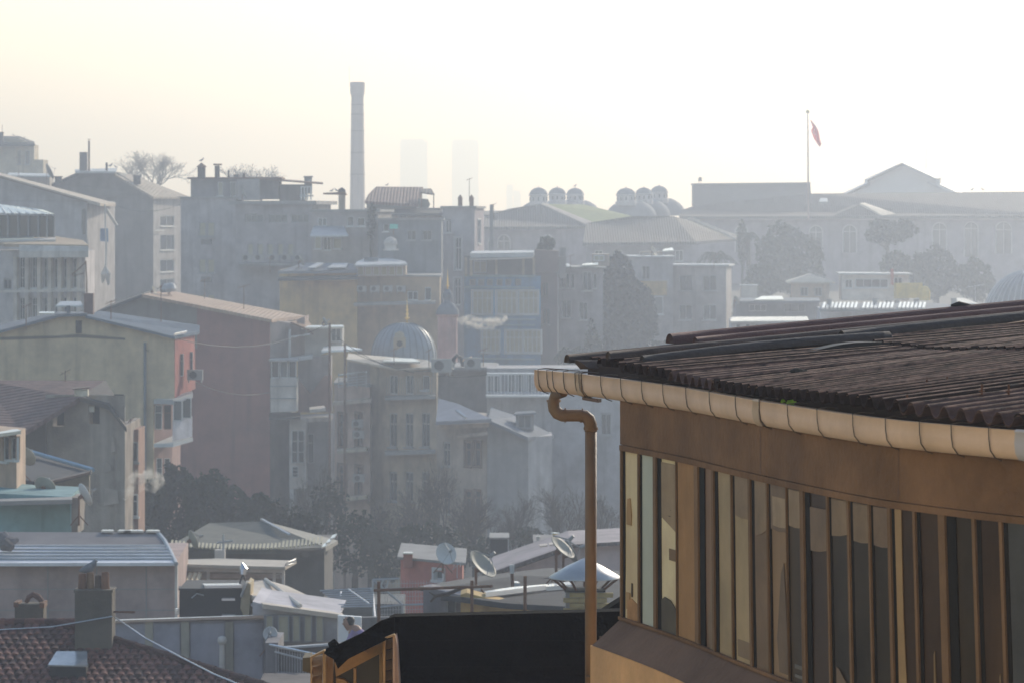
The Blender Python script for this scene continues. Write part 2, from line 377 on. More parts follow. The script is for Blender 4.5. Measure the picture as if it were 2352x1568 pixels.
# ---------------------------------------------------------------- small repeated things, one prototype of each
def place(x, y, d): return P(x, y, d)
def ac_proto():
    t = thing('air_conditioner', None, 'air conditioner', (0, 0, 0)); MB().box((-.42, -.16, -.28), (.42, .16, .28)).box((-.36, -.1, -.42), (-.31, .3, -.282)).box((.31, -.1, -.42), (.36, .3, -.282)).build('casing', mat((.34, .34, .33), .6, .15), t)
    m = MB().lathe((-.1, -.165, 0), [(.23, 0), (.23, .02), (.2, .02)], 20, m=Matrix.Rotation(R(90), 3, 'X')); 
    for k in range(4): m.box((-.32, -.185, -.15 + k * .09), (.12, -.178, -.14 + k * .09))
    m.build('fan_grille', M_GREYF, t)
    MB().lathe((-.1, -.163, 0), [(0, .004), (.2, .004)], 16, m=Matrix.Rotation(R(90), 3, 'X')).build('fan', M_DARK, t); return t
def dish_mesh(t, r, az, el, m, mast=1.0):
    """bowl opening toward azimuth az (0 = +Y), a mast below"""
    q = Matrix.Rotation(-az, 3, 'Z') @ Matrix.Rotation(-(R(90) - el), 3, 'X')
    prof = [(r * k / 7, .28 * r * (k / 7) ** 2) for k in range(1, 8)]; prof = [(.01, 0)] + prof
    back = [(a + .004, b - .018) for a, b in reversed(prof)]
    MB().lathe((0, 0, 0), prof + back, 28, m=q).build('reflector', m, t, smooth=True)
    f = q @ Vector((0, 0, r * .95)); e = q @ Vector((0, -r * .98, .27 * r)); mb = MB(); mb.cyl(e, f, .018, .018, 5); mb.cyl(q @ Vector((r * .5, r * .8, .25 * r)), f, .01, .01, 4); mb.cyl(q @ Vector((-r * .5, r * .8, .25 * r)), f, .01, .01, 4); mb.build('feed_arm', M_GREYF, t)
    MB().cyl(f, f + (q @ Vector((0, 0, .14))), .05, .035, 8).build('receiver', M_GREYF, t)
    b = q @ Vector((0, 0, -.15)); mb = MB().cyl(q @ Vector((0, 0, -.03)), b, .09, .06, 8).cyl(b, (b.x, b.y, -mast), .035, .035, 8).cyl((b.x, b.y, -mast + .35), (b.x + .3, b.y + .1, -mast), .02, .02, 5).cyl((b.x, b.y, -mast + .35), (b.x - .3, b.y + .1, -mast), .02, .02, 5); mb.build('mast', M_RUST, t)
def dish(label, x, y, d, r, az=20, el=35, m=None, mast=1.0):
    t = thing('satellite_dish', label, 'satellite dish', P(x, y, d), 'satellite dishes on the roofs'); ORG[t.name] = Vector((0, 0, 0)); dish_mesh(t, r, R(az), R(el), m or mat((.33, .31, .26), .6, .2, 3.0), mast); return t
def gull(label, x, y, d, s_=1.0, face=1, group='birds perched on the roofs'):
    t = thing('gull', label, 'bird', P(x, y, d), group); ORG[t.name] = Vector((0, 0, 0)); k = .32 * s_
    m = mat((.35, .35, .36), .7, .3, 6.0)
    mb = MB().path([(-.75 * k * face, 0, .45 * k), (-.35 * k * face, 0, .5 * k), (0, 0, .62 * k), (.3 * k * face, 0, .85 * k), (.42 * k * face, 0, 1.1 * k), (.52 * k * face, 0, 1.12 * k), (.68 * k * face, 0, 1.07 * k)], [.03 * k, .16 * k, .24 * k, .17 * k, .12 * k, .1 * k, .02 * k], 8)
    mb.build('body', m, t, smooth=True); MB().cyl((.02 * k, -.06 * k, 0), (0, -.06 * k, .45 * k), .02 * k, n=4).build('leg', M_RUST, t); MB().cyl((.02 * k, .06 * k, 0), (0, .06 * k, .45 * k), .02 * k, n=4).build('leg', M_RUST, t); return t
def antenna(label, x, y0, y1, d, bars=4, w_=14, r=.03, m=None):
    t = thing('antenna', label, 'antenna', P(x, y1, d), 'roof aerials'); X = PX(x, d); z0, z1 = ZY(y1, d), ZY(y0, d)
    MB().cyl((X, d, z0 - .3), (X, d, z1), r, r * .7, 6).build('mast', m or M_RUST, t); mb = MB(); W = w_ / F * d / 2
    if bars: mb.cyl((X - W, d - .1, z1 - .2), (X + W, d + .1, z1 + .05), r * .6, n=5)
    for k in range(bars): a = -W + 2 * W * (k + .5) / bars; mb.cyl((X + a, d - .35, z1 - .08), (X + a, d + .35, z1 - .08), r * .5, n=4)
    if bars: mb.build('aerial', m or M_RUST, t)
    return t

# ================================================================ FAR SKYLINE
MT = mat((.45, .47, .5), .5, .1, .02)
for k, (x0, x1, yt) in enumerate(((919, 981, 320), (1038, 1099, 321))):
    d = 2750; t = thing('skyscraper', ('left' if k == 0 else 'right') + ' one of two pale skyscrapers fading into the haze', 'skyscraper', (PX((x0 + x1) / 2, d), d, -42), 'twin towers on the horizon')
    X0, X1, z = PX(x0, d), PX(x1, d), ZY(yt, d); MB().box((X0, d, -44), (X1, d + 14, z - 1.5)).build('shaft', MT, t)
    MB().box((X0 + .6, d + .6, z - 1.5), (X1 - (.6 if k else 2.5), d + 13, z)).build('crown_block', MT, t)
    if k == 0:
        for i in range(9): MB().box((X0 + .4, d - .2, -36 + i * 7), (X1 - .4, d - .02, -35.4 + i * 7)).build('floor_band', MT, t)
t = thing('apartment_tower', 'lowest pale block on the horizon right of the twin skyscrapers', 'tower', (PX(1178, 2750), 2750, -42)); MB().box((PX(1163, 2750), 2750, -43), (PX(1178, 2750), 2756, ZY(424, 2750))).box((PX(1179, 2750), 2750, -43), (PX(1196, 2750), 2756, ZY(438, 2750))).build('block', MT, t)

# factory stack: tapered octagonal brick shaft with a flared cap
d = 600; X = PX(821, d); t = thing('factory_chimney', 'tall tapering octagonal brick smokestack above the roofs', 'chimney', (X, d, G(d)))
m = mat((.34, .24, .20), .9, .2, .5, .3, wave=.5, waxis='Z', wsc=2.2, streak=.4); k = d / F
MB().lathe((X, d, 0), [(19 * k, G(d) - 1), (17.2 * k, ZY(447, d)), (15.6 * k, ZY(330, d)), (14.2 * k, ZY(224, d))], 8, m=Matrix.Rotation(R(10), 3, 'Z')).build('shaft', m, t)
MB().lathe((X, d, 0), [(14.2 * k, ZY(224, d) + .005), (16.5 * k, ZY(213, d)), (17 * k, ZY(205, d)), (17 * k, ZY(191, d)), (15.8 * k, ZY(189, d)), (12 * k, ZY(189, d)), (12 * k, ZY(230, d))], 8, m=Matrix.Rotation(R(10), 3, 'Z')).build('cap', m, t)
mb = MB()
for y in (240, 262, 300, 350, 400): mb.lathe((X, d, 0), [((14.7 + (y - 224) * .0125) * k, ZY(y, d)), ((15.0 + (y - 224) * .0125) * k, ZY(y, d)), ((15.0 + (y - 224) * .0125) * k, ZY(y + 2, d)), ((14.7 + (y - 224) * .0125) * k, ZY(y + 2, d))], 8, m=Matrix.Rotation(R(10), 3, 'Z'))
mb.build('iron_band', M_RUST, t); MB().cyl((PX(803, d), d, ZY(200, d)), (PX(802, d), d, ZY(152, d)), .03, .015, 4).build('lightning_rod', M_RUST, t)

# bath house cupolas
M_PLAST = mat((.50, .47, .47), .8, .15, .5, .3, streak=.4)
def cupola_bath(label, x, yt, ybase, wpx, d, bw, bx, by):
    X = PX(x, d); r = wpx / 2 * d / F; zt, zb = ZY(yt, d), ZY(ybase, d); t = thing('domed_cupola', label, 'dome', (X, d, zb), 'cupolas of the bath house')
    BX, BR, zB = PX(bx, d + 2), bw / 2 * d / F, ZY(by, d)
    H = zb - zB + .3; prof = [(BR * math.cos(a), zB + H * math.sin(a)) for a in [R(q) for q in (0, 15, 30, 45, 58, 68)]]; prof.append((r * .7, zb - .05))
    MB().lathe((BX, d + 2, 0), prof, 32).build('dome', M_LEAD, t, smooth=True)
    MB().lathe((X, d, 0), [(r * 1.1, zb - .5), (r * 1.1, zb), (r * .95, zb + .02), (r * .93, zb + (zt - zb) * .42), (r * 1.05, zb + (zt - zb) * .45), (r * 1.05, zb + (zt - zb) * .52), (r * .98, zb + (zt - zb) * .55)], 10).build('drum', M_PLAST, t)
    zz = zb + (zt - zb) * .55; hh = zt - zz; MB().lathe((X, d, 0), [(r * .98 * math.cos(R(a)), zz + hh * math.sin(R(a)) ** 1.15) for a in (0, 15, 30, 45, 60, 75, 88)] + [(.04, zt + .15), (0, zt + .2)], 20).build('cap', M_LEAD, t, smooth=True)
    mb = MB()
    for q in range(5): a = q * 2 * math.pi / 10 + math.pi + .3; mb.cyl((X + math.cos(a) * r * .95, d + math.sin(a) * r * .95, zb + .2), (X + math.cos(a) * r * .95, d + math.sin(a) * r * .95, zb + (zt - zb) * .36), .09, n=6)
    mb.build('window_slot', M_DARK, t); return t
cupola_bath('left cupola of the three above the grassy roof', 1237, 431, 466, 43, 500, 100, 1240, 497)
cupola_bath('middle cupola of the three above the grassy roof', 1280, 431, 462, 40, 504, 104, 1290, 499)
cupola_bath('right cupola of the three above the grassy roof', 1321, 432, 463, 40, 508, 112, 1326, 500)
cupola_bath('left cupola of the trio beside the flat dark roof', 1438, 432, 464, 45, 500, 118, 1450, 500)
cupola_bath('middle cupola of the trio beside the flat dark roof', 1479, 431, 461, 39, 504, 110, 1486, 500)
cupola_bath('right cupola of the trio beside the flat dark roof', 1514, 427, 458, 40, 508, 112, 1520, 496)
gull('gull on top of the cupola above the green roof', 1321, 431, 508, 1.2)

def arched(parent, W, x0, y0, x1, y1, fm=None):
    """round-headed window: frame arch + pane, proud of the wall"""
    u0, u1, z0, z1 = W.rect(x0, y0, x1, y1); w_ = u1 - u0; r = w_ / 2; mb = MB(); pm = MB(); zc = z1 - r; uc = (u0 + u1) / 2
    arc = [(uc + r * math.cos(R(a)), zc + r * math.sin(R(a))) for a in range(0, 181, 20)]; out = [(uc + r * 1.18 * math.cos(R(a)), zc + r * 1.18 * math.sin(R(a))) for a in range(0, 181, 20)]
    inner = [(u1, z0)] + arc + [(u0, z0)]; outer = [(uc + r * 1.18, z0)] + out + [(uc - r * 1.18, z0)]
    for (a, b), (c, e) in zip(zip(inner, inner[1:]), zip(outer, outer[1:])):
        mb.prism([W.pt(*a, .02), W.pt(*b, .02), W.pt(*e, .02), W.pt(*c, .02)], Vector((W.n.x, W.n.y, 0)) * .16)
    pm.prism([W.pt(*p, .005) for p in inner], Vector((W.n.x, W.n.y, 0)) * .03)
    mb.prism([W.pt(uc - .04, z0, .04), W.pt(uc + .04, z0, .04), W.pt(uc + .04, z1 - .1, .04), W.pt(uc - .04, z1 - .1, .04)], Vector((W.n.x, W.n.y, 0)) * .06)
    mb.prism([W.pt(u0, zc - .04, .04), W.pt(u1, zc - .04, .04), W.pt(u1, zc + .04, .04), W.pt(u0, zc + .04, .04)], Vector((W.n.x, W.n.y, 0)) * .05)
    o = mb.build('window', fm or M_PLAST, parent); pm.build('pane', M_GLASS, o)
    return o
PINK = wallm(.27, .25, .30); LAV = wallm(.25, .25, .30)
# bath house wing with the grassy roof
b = Bld('bath_house', 'pale pink bath house wing with a grassy roof slope and round headed windows', 'building', (1103, 452), (1347, 450), top=520, depth=14, wm=PINK)
for x in (1158, 1258): arched(b.th, b.w[0], x - 13, 541, x + 13, 572)
arched(b.th, b.w[0], 1094 + 28, 548, 1094 + 38, 590) ; b.done()
slab(b.th, 'roof', [(1098, 522, 449.5), (1352, 520, 449.5), (1242, 469, 458), (1170, 480, 458), (1105, 499, 458)], .3, M_TILEG)
slab(b.th, 'roof_edge', [(1242, 468, 457.8), (1352, 518.5, 449.4), (1368, 513, 451), (1252, 467, 459)], .25, mat((.40, .34, .30), .9, .2, 1.0))
slab(b.th, 'grass_roof', [(1250, 469, 459.2), (1352, 512, 451.6), (1440, 503, 455), (1462, 499, 462), (1340, 470, 474)], .25, mat((.16, .20, .06), .95, .4, 1.5, .5))
b2 = Bld('bath_house_annex', 'low tiled roof house left behind the bath house wing', 'building', (1095, 470), (1240, 470), top=497, depth=10, wm=PINK); b2.done(); b2.pitched(.5, 'gx', m=M_TILEG)
# hip roofed building in the middle
b = Bld('hip_roof_house', 'lavender house with a broad hipped tile roof left of the palm', 'house', (1347, 432), (1590, 430), top=556, depth=16, wm=LAV)
for x in (1375, 1420, 1560): b.win(x - 9, 575, x + 9, 600, nx=2)
b.done(floor=True)
slab(b.th, 'roof', [(1338, 558, 429), (1598, 556, 429), (1548, 497, 440), (1450, 497, 440), (1347, 513, 440)], .3, M_TILEG)
slab(b.th, 'roof_slope', [(1598, 555.5, 429.2), (1722, 546, 444), (1545, 496.5, 441)], .3, M_TILEG)
slab(b.th, 'ridge_tiles', [(1580, 500, 437), (1592, 500, 437.5), (1704, 545, 441), (1690, 547, 440)], .25, mat((.50, .42, .34), .85, .3, 2.0))
# long arcaded building with flag
b = Bld('long_building', 'long pale building with tall arched windows under a wide tiled roof', 'building', (1570, 486), (2420, 480), top=497, depth=16, wm=PINK)
W = b.w[0]
for x0, x1, y0, y1 in ((1937, 1966, 518, 580), (2143, 2173, 513, 590), (2216, 2245, 511, 590), (2288, 2322, 511, 583), (1860, 1888, 520, 585), (2360, 2394, 511, 583), (1690, 1716, 520, 580)): arched(b.th, W, x0, y0, x1, y1)
MB().prism([W.pt(0, ZY(506, 483), .02), W.pt(W.L, ZY(506, 483), .02), W.pt(W.L, ZY(497, 483), .02), W.pt(0, ZY(497, 483), .02)], (0, -.4, 0)).build('cornice', M_PLAST, b.th); b.done()
slab(b.th, 'roof', [(1560, 497, 484.5), (2425, 495, 478.5), (2425, 440, 494), (1860, 445, 496), (1700, 462, 497), (1594, 474, 499), (1565, 483, 499)], .35, mat((.05, .038, .035), .85, .35, 1.2, .5, wave=.9, waxis='X', wsc=1.1, streak=.4))
panel(b.th, 'roof_block', [(1594, 474, 499), (1594, 424, 499), (1597, 422, 499), (1861, 420, 496), (1863, 446, 496), (1700, 462, 497)], 6, mat((.13, .12, .12), .9, .15, .5))
panel(b.th, 'cornice', [(1592, 421.6, 498.6), (1862, 419, 495.6), (1862, 422, 495.6), (1592, 424.6, 498.6)], 7, M_CONC)
slab(b.th, 'skylight', [(1881, 468.5, 489), (1902, 468, 489), (1900, 460, 491), (1884, 460, 491)], -.25, M_GLASSL)
panel(b.th, 'dormer', [(1915, 495, 482), (1975, 470, 482), (2030, 495, 482)], 8, M_TILEG)
slab(b.th, 'dormer_roof', [(1975, 467, 481.5), (1986, 466, 484), (2056, 491, 484), (2028, 495, 481.5)], .25, mat((.55, .48, .40), .7, .3, 2.0))  # pale slope colour paints in sunlight on the right side
t = thing('gabled_hall', 'hall with a raised gable roof lit on its right slope behind the long building', 'building', P(2072, 440, 520))
d = 520; wl = mat((.55, .55, .56), .8, .1, .5)
panel(t, 'wall', [(1940, 460, d), (1943, 445, d), (1998, 420, d), (1998, 411, d), (2072, 377, d), (2158, 413, d), (2159, 424, d), (2204, 445, d), (2204, 460, d)], 8, wl)
for nm, q in (('roof', [(1993, 413, 519), (2072, 374, 519), (2072, 374, 530), (1993, 413, 530)]), ('roof', [(2072, 374, 519), (2150, 410, 519), (2162, 407, 532), (2084, 372, 532)]), ('lower_roof', [(1938, 447, 519.4), (1998, 419, 519.4), (1998, 419, 530), (1938, 447, 530)]), ('lower_roof', [(2130, 416, 519.4), (2196, 446, 519.4), (2212, 442, 534), (2142, 412, 534)])):
    slab(t, nm, q, .35, M_ZINC if q[0][0] > 2050 else M_TILEG)  # right slopes take the paler sheet to paint in the sunlit side
panel(t, 'clerestory', [(2150, 424, 519.8), (2150, 412, 519.8), (2161, 410, 526), (2161, 422, 526)], 4, M_CONC)
antenna('thin whip aerial right of the gabled hall', 2127, 308, 387, 530, 0)
t = thing('flagpole', 'tall flagpole with a gold ball on the long building', 'flagpole', P(1856, 500, 482)); X = PX(1857, 482)
MB().cyl((X, 482, ZY(505, 482)), (X - .1, 482, ZY(262, 482)), .13, .08, 8).build('pole', mat((.35, .24, .2), .6), t); MB().lathe((X - .1, 482, ZY(257, 482)), [(.01, -.26), (.2, -.18), (.27, 0), (.2, .18), (.01, .26)], 12).build('finial_ball', mat((.75, .6, .25), .3, .1, metal=.8), t, smooth=True)
fm = bpy.data.materials.new('red_cloth'); fm.use_nodes = True; _n = fm.node_tree; _n.nodes.clear(); _o = _n.nodes.new('ShaderNodeOutputMaterial'); _m = _n.nodes.new('ShaderNodeMixShader'); _d = _n.nodes.new('ShaderNodeBsdfDiffuse'); _t = _n.nodes.new('ShaderNodeBsdfTranslucent')
_d.inputs[0].default_value = (.4, .02, .03, 1); _t.inputs[0].default_value = (.45, .025, .035, 1); _m.inputs[0].default_value = .6; _n.links.new(_d.outputs[0], _m.inputs[1]); _n.links.new(_t.outputs[0], _m.inputs[2]); _n.links.new(_m.outputs[0], _o.inputs[0])
d = 482; t = thing('flag', 'red flag with white crescent and star hanging folded from the pole', 'flag', P(1862, 277, d))
gx = []; 
for j in range(13):
    f = j / 12
    for i in range(9):
        g = i / 8; x = 1861 + f * 23 + (g - .0) * (2 + 10 * math.sin(min(f * 1.25, 1) * math.pi * .8)) * (1 - f * .45) - 1.5 * g; y = 277 + f * 56 - g * 2 + (1 - g) * (26 * math.sin(f * math.pi * .55) * .22)
        gx.append(P(x - (1 - g) * 7 * (f > .3) * math.sin(f * 3), y, d + .25 * math.sin(g * 7 + f * 3)))
MB().add(gx, [(j * 9 + i, j * 9 + i + 1, (j + 1) * 9 + i + 1, (j + 1) * 9 + i) for j in range(12) for i in range(8)]).build('cloth', fm, t, smooth=True)
pts = [P(1869 + 4.2 * math.cos(R(a)) * .6 + 1.5, 303 + 6 * math.sin(R(a)), d - .35) for a in range(50, 311, 20)] + [P(1870.2 + 3.4 * math.cos(R(a)) * .55 + 1.5, 303 + 4.8 * math.sin(R(a)), d - .35) for a in range(300, 59, -20)]
MB().prism(pts, (0, .04, 0)).build('crescent', M_WHITE, t)
MB().prism([P(1873.5 + (2.2 if i % 2 == 0 else .9) * math.cos(R(36 * i)) * .7, 309 + (2.6 if i % 2 == 0 else 1) * math.sin(R(36 * i)), d - .35) for i in range(10)], (0, .04, 0)).build('star', M_WHITE, t)
t = thing('alarm_bell', 'small siren horn on legs at the left end of the flat roof', 'siren', P(1608, 422, 499)); p = P(1608, 421, 499)
MB().lathe(p + Vector((0, 0, .25)), [(.28, 0), (.22, .25), (.16, .5), (.02, .55)], 10).build('bell', M_DARK, t); MB().cyl(p, p + Vector((.15, 0, .35)), .03, n=4).cyl(p + Vector((-.2, 0, 0)), p + Vector((-.1, 0, .35)), .03, n=4).cyl(p + Vector((-.4, 0, .6)), p + Vector((.45, 0, .62)), .03, n=4).build('bracket', M_DARK, t)
gull('left gull of the two on the long tiled roof', 2233, 440, 494, 1.2); gull('right gull of the two on the long tiled roof', 2257, 440, 494, 1.3, -1)

# park trees before the long building
for a in (('broad dark park tree with a flat top below the flagpole', 1822, 508, 690, 195, 425, 5200, .32, 0), ('dense park tree right of the broad one under the long building', 2750, 560, 690, 120, 420, 2400, .3, 1),
          ('rounded park tree behind the white pavilion', 2150, 555, 690, 150, 415, 3200, .3, 2), ('rightmost park tree near the ribbed dome', 2240, 585, 700, 120, 410, 2400, .3, 0), ('low park tree left of the white pavilion', 1750, 590, 700, 110, 405, 2200, .3, 1), ('small park tree under the arched windows', 2060, 570, 690, 110, 418, 2000, .3, 1)):
    leafy('park_tree', a[0], a[1], a[2], a[3], a[4], a[5], a[6], a[7], a[8], 'trees before the long building')
leafy('umbrella_pine', 'umbrella pine with layered crown before the arched windows', 2040, 503, 600, 125, 422, 3600, .24, 2, 'trees before the long building', shape='pine')
palm('palm with arching fronds right of the hip roofed house', 1645, 596, 398, 105, 3); palm('smaller palm beside the slim dark cypress', 1718, 545, 412, 60, 5)
t = thing('cypress', 'slim dark cypress by the small palm', 'tree', P(1707, 640, 414)); crown([(PX(1705, 414), 414, ZY(560, 414), .5, .5, 2.6)], 500, .2, 5).build('crown', LF[0], t); MB().cyl((PX(1705, 414), 414, G(414)), (PX(1705, 414), 414, ZY(560, 414)), .15, n=6).build('trunk', M_BARK, t)
bare('twin headed bare tree standing above the dark gable roof', 352, 343, 455, 150, 470, 6, 3, 'bare trees on the skyline', 11, .12)
bare('small bare tree left of the twin headed one', 288, 352, 440, 100, 475, 5, 3, 'bare trees on the skyline', 12, .09)
bare('low bare tree behind the penthouse chimneys', 550, 374, 440, 85, 480, 5, 3, 'bare trees on the skyline', 13, .09)
bare('low bare tree right of the penthouse chimneys', 600, 374, 440, 95, 482, 5, 3, 'bare trees on the skyline', 14, .09)

# unseen houses added behind the viewpoint; their sunlit fronts bounce warm light forward
for i, (x0, x1, y0, h, c) in enumerate(((-34, -14, -9, 9, (.66, .55, .40)), (-13.5, 8, -7, 11, (.72, .60, .44)), (8.5, 30, -10, 10, (.62, .50, .36)))):
    t = thing('bounce_row_house', 'unseen plastered row house added behind the viewpoint for bounce light, ' + ('left one', 'middle one', 'right one')[i], 'house', ((x0 + x1) / 2, y0, -9), 'unseen houses added for bounce light')
    W_ = Wall((x0, y0), (x1, y0), -10, h); MB().box((x0, y0 - 9, -10), (x1, y0, h)).build('wall', wallm(*c), t)
    MB().box((x0 - .3, y0 - 9.3, h + .003), (x1 + .3, y0 + .4, h + .35)).build('roof', M_TILE, t)
    for r_ in range(5):
        for q in range(6): window(t, (x0 + 2.2 + q * (x1 - x0 - 4.4) / 5, y0 + .06, -7.6 + r_ * 3.3), R(180), 1.0, 1.5, 2, 2)

t = thing('bounce_corner_house', 'unseen ochre corner house added left of the viewpoint to bounce light on the workshop', 'house', (-8, 8, -9), 'unseen houses added for bounce light'); W_ = Wall((-13.5, 17), (-4.2, 2.5), -10, 6.5)  # added out of view, angled to bounce warm sunlight onto the workshop
a_, b_ = Vector((-13.5, 17, 0)), Vector((-4.2, 2.5, 0)); n_ = Vector((-(b_ - a_).y, (b_ - a_).x, 0)).normalized(); n_ = n_ if n_.x < 0 else -n_
MB().prism([a_ + Vector((0, 0, -10)), b_ + Vector((0, 0, -10)), b_ + n_ * 8 + Vector((0, 0, -10)), a_ + n_ * 8 + Vector((0, 0, -10))], (0, 0, 16.5)).build('wall', wallm(.80, .62, .40, .2), t)
MB().prism([a_ - n_ * .4 + Vector((0, 0, 6.51)), b_ - n_ * .4 + Vector((0, 0, 6.51)), b_ + n_ * 8.3 + Vector((0, 0, 6.51)), a_ + n_ * 8.3 + Vector((0, 0, 6.51))], (0, 0, .3)).build('roof', M_TILE, t)
for r_ in range(3):
    for q in range(3): p = a_.lerp(b_, .2 + .3 * q) - n_ * .05; window(t, (p.x, p.y, -6 + r_ * 3.6), math.atan2((b_ - a_).y, (b_ - a_).x) + R(180), 1.0, 1.5, 2, 2)
# ================================================================ MIDDLE DISTANCE, UPPER ROW
GREY = wallm(.36, .36, .37); CREAM = wallm(.46, .42, .33); OCH = wallm(.48, .35, .15); DGREY = wallm(.17, .17, .17); WHT = wallm(.60, .59, .57); BEIGE = wallm(.44, .38, .32); BRICK = mat((.27, .10, .085), .9, .35, .5, .5, streak=.5); RED = wallm(.30, .085, .075); BLUE = wallm(.07, .24, .44)
# tower house at the far left
b = Bld('tower_house', 'cream tower like house with pigeons on its low hipped roof at the left edge', 'house', (-30, 470), (78, 468), top=332, depth=7, wm=CREAM)
b.win(57, 346, 68, 378, nx=1, fm=M_GREYF); b.win(40, 346, 48, 378, nx=1, fm=M_GREYF); b.done()
slab(b.th, 'roof', [(-34, 331, 467.5), (80, 331, 467.5), (79, 326, 476), (44, 313, 472), (-20, 313, 472)], .25, M_TILEG)
panel(b.th, 'gable', [(-30, 331.5, 468.5), (77, 331.5, 468.5), (42, 317, 468.5), (-20, 317, 468.5)], 3, CREAM)
panel(b.th, 'side_wing', [(78.6, 440, 468), (78.6, 367, 468), (99, 367, 468), (99, 440, 468)], 5, CREAM)
b.chim(3, 306, 332, 9, 466, 0, M_TILEG)
antenna('whip aerial on the chimney at the left edge', 5, 286, 303, 466, 0)
for i, x in enumerate((31, 55, 75)): gull(('left', 'middle', 'right')[i] + ' of the three pigeons on the tower house roof', x, (313.5, 320, 330)[i], 468, .8, (-1, 1, 1)[i])
b = Bld('attic_room', 'small rooftop room with a thin pale roof sheet beside the tower house', 'hut', (22, 430), (114, 428), top=403, depth=6, wm=wallm(.35, .33, .30)); b.done()
slab(b.th, 'roof', [(16, 403, 426), (118, 404.5, 426), (116, 399, 436), (20, 397, 436)], .15, M_ZINC)
dish('dish seen against the sky left of the twin boiler pipes', 110, 396, 426, .42 * 2.2, 70, 25, M_DARK, 1.5)
antenna('aerial on the sloping roof of the long gabled house', 43, 360, 400, 424, 3, 26)
# dark gabled house behind
b = Bld('dark_gable_house', 'dark gabled house with rooftop flue pipes on the skyline', 'house', (118, 392), (352, 388), (432, 402), top=452, wm=DGREY, side=GREY)
b.win(368, 495, 400, 520, 1, nx=2); b.win(368, 540, 400, 575, 1, nx=2); b.win(368, 595, 400, 625, 1, nx=2); b.win(368, 640, 400, 665, 1, nx=2)
b.done()
panel(b.th, 'gable', [(120, 451.5, 391.5), (120, 422, 391.5), (178, 396, 391), (268, 396, 390), (352, 448, 388), (352, 451.5, 388)], 8, DGREY)
slab(b.th, 'roof_edge', [(118, 424, 390), (180, 399, 390), (180, 397, 397), (119, 421, 397)], .2, M_TILEG)
slab(b.th, 'roof', [(262, 400, 388.5), (352, 452.5, 386.5), (436, 452.5, 400.5), (300, 400, 402)], .22, mat((.34, .28, .22), .85, .3, 1.2, .5, wave=.7, wsc=1.1))
slab(b.th, 'sheet_roof', [(173, 394, 387), (266, 394, 387), (270, 386.5, 396), (172, 389, 396)], .2, M_ZINC)
panel(b.th, 'roof_room', [(175, 397, 388), (175, 394.6, 388), (264, 394.6, 388), (264, 399, 388)], 6, DGREY)
for x, y0, y1, w_ in ((134, 408, 420, 15), (315, 406, 424, 16), (245, 374, 394, 4.5)): b.chim(x, y0, y1, w_, 389, 0, M_TILEG, w_ > 8)
b.chim(192, 350, 394, 17, 389, 0, mat((.16, .13, .13), .8, .2), False, 'flue_box')
MB().cyl(P(204.5, 396, 388), P(204.5, 324, 388), .1, n=8).cyl(P(204.5, 321, 388), P(204.5, 320, 388), .2, n=8).build('flue_pipe', M_RUST, b.th); MB().cyl(P(204.5, 324, 388), P(204.5, 321, 388), .04, n=4).build('flue_cap_stem', M_RUST, b.th)
gull('dark bird among the flues of the dark gabled house', 254, 386, 388, 1.3); gull('small gull at the edge of the sheet roof by the flues', 266, 388, 388, 1, -1)
slab(b.th, 'balcony', [(357, 531, 388), (377, 531, 391), (377, 528, 391), (357, 528, 388)], .12, M_WHITE, (0, -1.2, 0))
# long gabled house at the left
b = Bld('long_gabled_house', 'grey house with a long sloping roof edge and a hanging blue tarp', 'house', (-30, 352), (200, 348), (264, 362), top=462, wm=wallm(.36, .37, .40), side=GREY)
b.win(187, 480, 198, 540, nx=1, fm=M_GREYF); b.done()
panel(b.th, 'gable', [(-30, 461.5, 352), (-30, 396, 352), (200, 459, 348), (200, 461.5, 348)], 8, b.wm)
slab(b.th, 'roof', [(-32, 394, 350.8), (230, 467, 346.6), (266, 467, 360), (-20, 392, 372)], .28, mat((.48, .40, .32), .85, .25, 1.5, .4, wave=.5, wsc=1.1))
slab(b.th, 'eaves_trim', [(-32, 397, 350.7), (200, 462.5, 346.9), (200, 466, 346.9), (-32, 400.5, 350.7)], .1, M_BROWNF, (0, 1, 0))
MB().prism([P(240, 482, 350), P(246, 479, 350), P(271, 518, 352), (P(264, 519, 352))], (0, .3, 0)).build('canopy_strut', M_WHITE, b.th)
MB().path([P(241, 470, 349), P(242, 520, 349), P(244, 560, 349), P(243, 610, 349)], .07, 6).build('drainpipe', M_WHITE, b.th)
panel(b.th, 'rooftop_box', [(300 - 100, 547, 350), (200, 530, 350), (205, 530, 350), (205, 547, 350)], .5, GREY)
t = thing('tarpaulin', 'blue tarp hanging on the right wall of the long gabled house', 'tarp', P(238, 540, 350)); MB().prism([P(230, 525, 350.4), P(248, 525, 350.4), P(249, 556, 350.4), P(230, 554, 350.4)], (0, .08, 0)).build('sheet', mat((.08, .20, .40), .6), t)
t = thing('laundry', 'pale washing bundle hung at the end of the drainpipe', 'laundry', P(241, 620, 349)); MB().path([P(236, 650, 349), P(238, 630, 348.8), P(243, 612, 349), P(247, 628, 348.7), P(249, 655, 349)], [.12, .28, .15, .3, .1], 8).build('cloth', WHT, t)
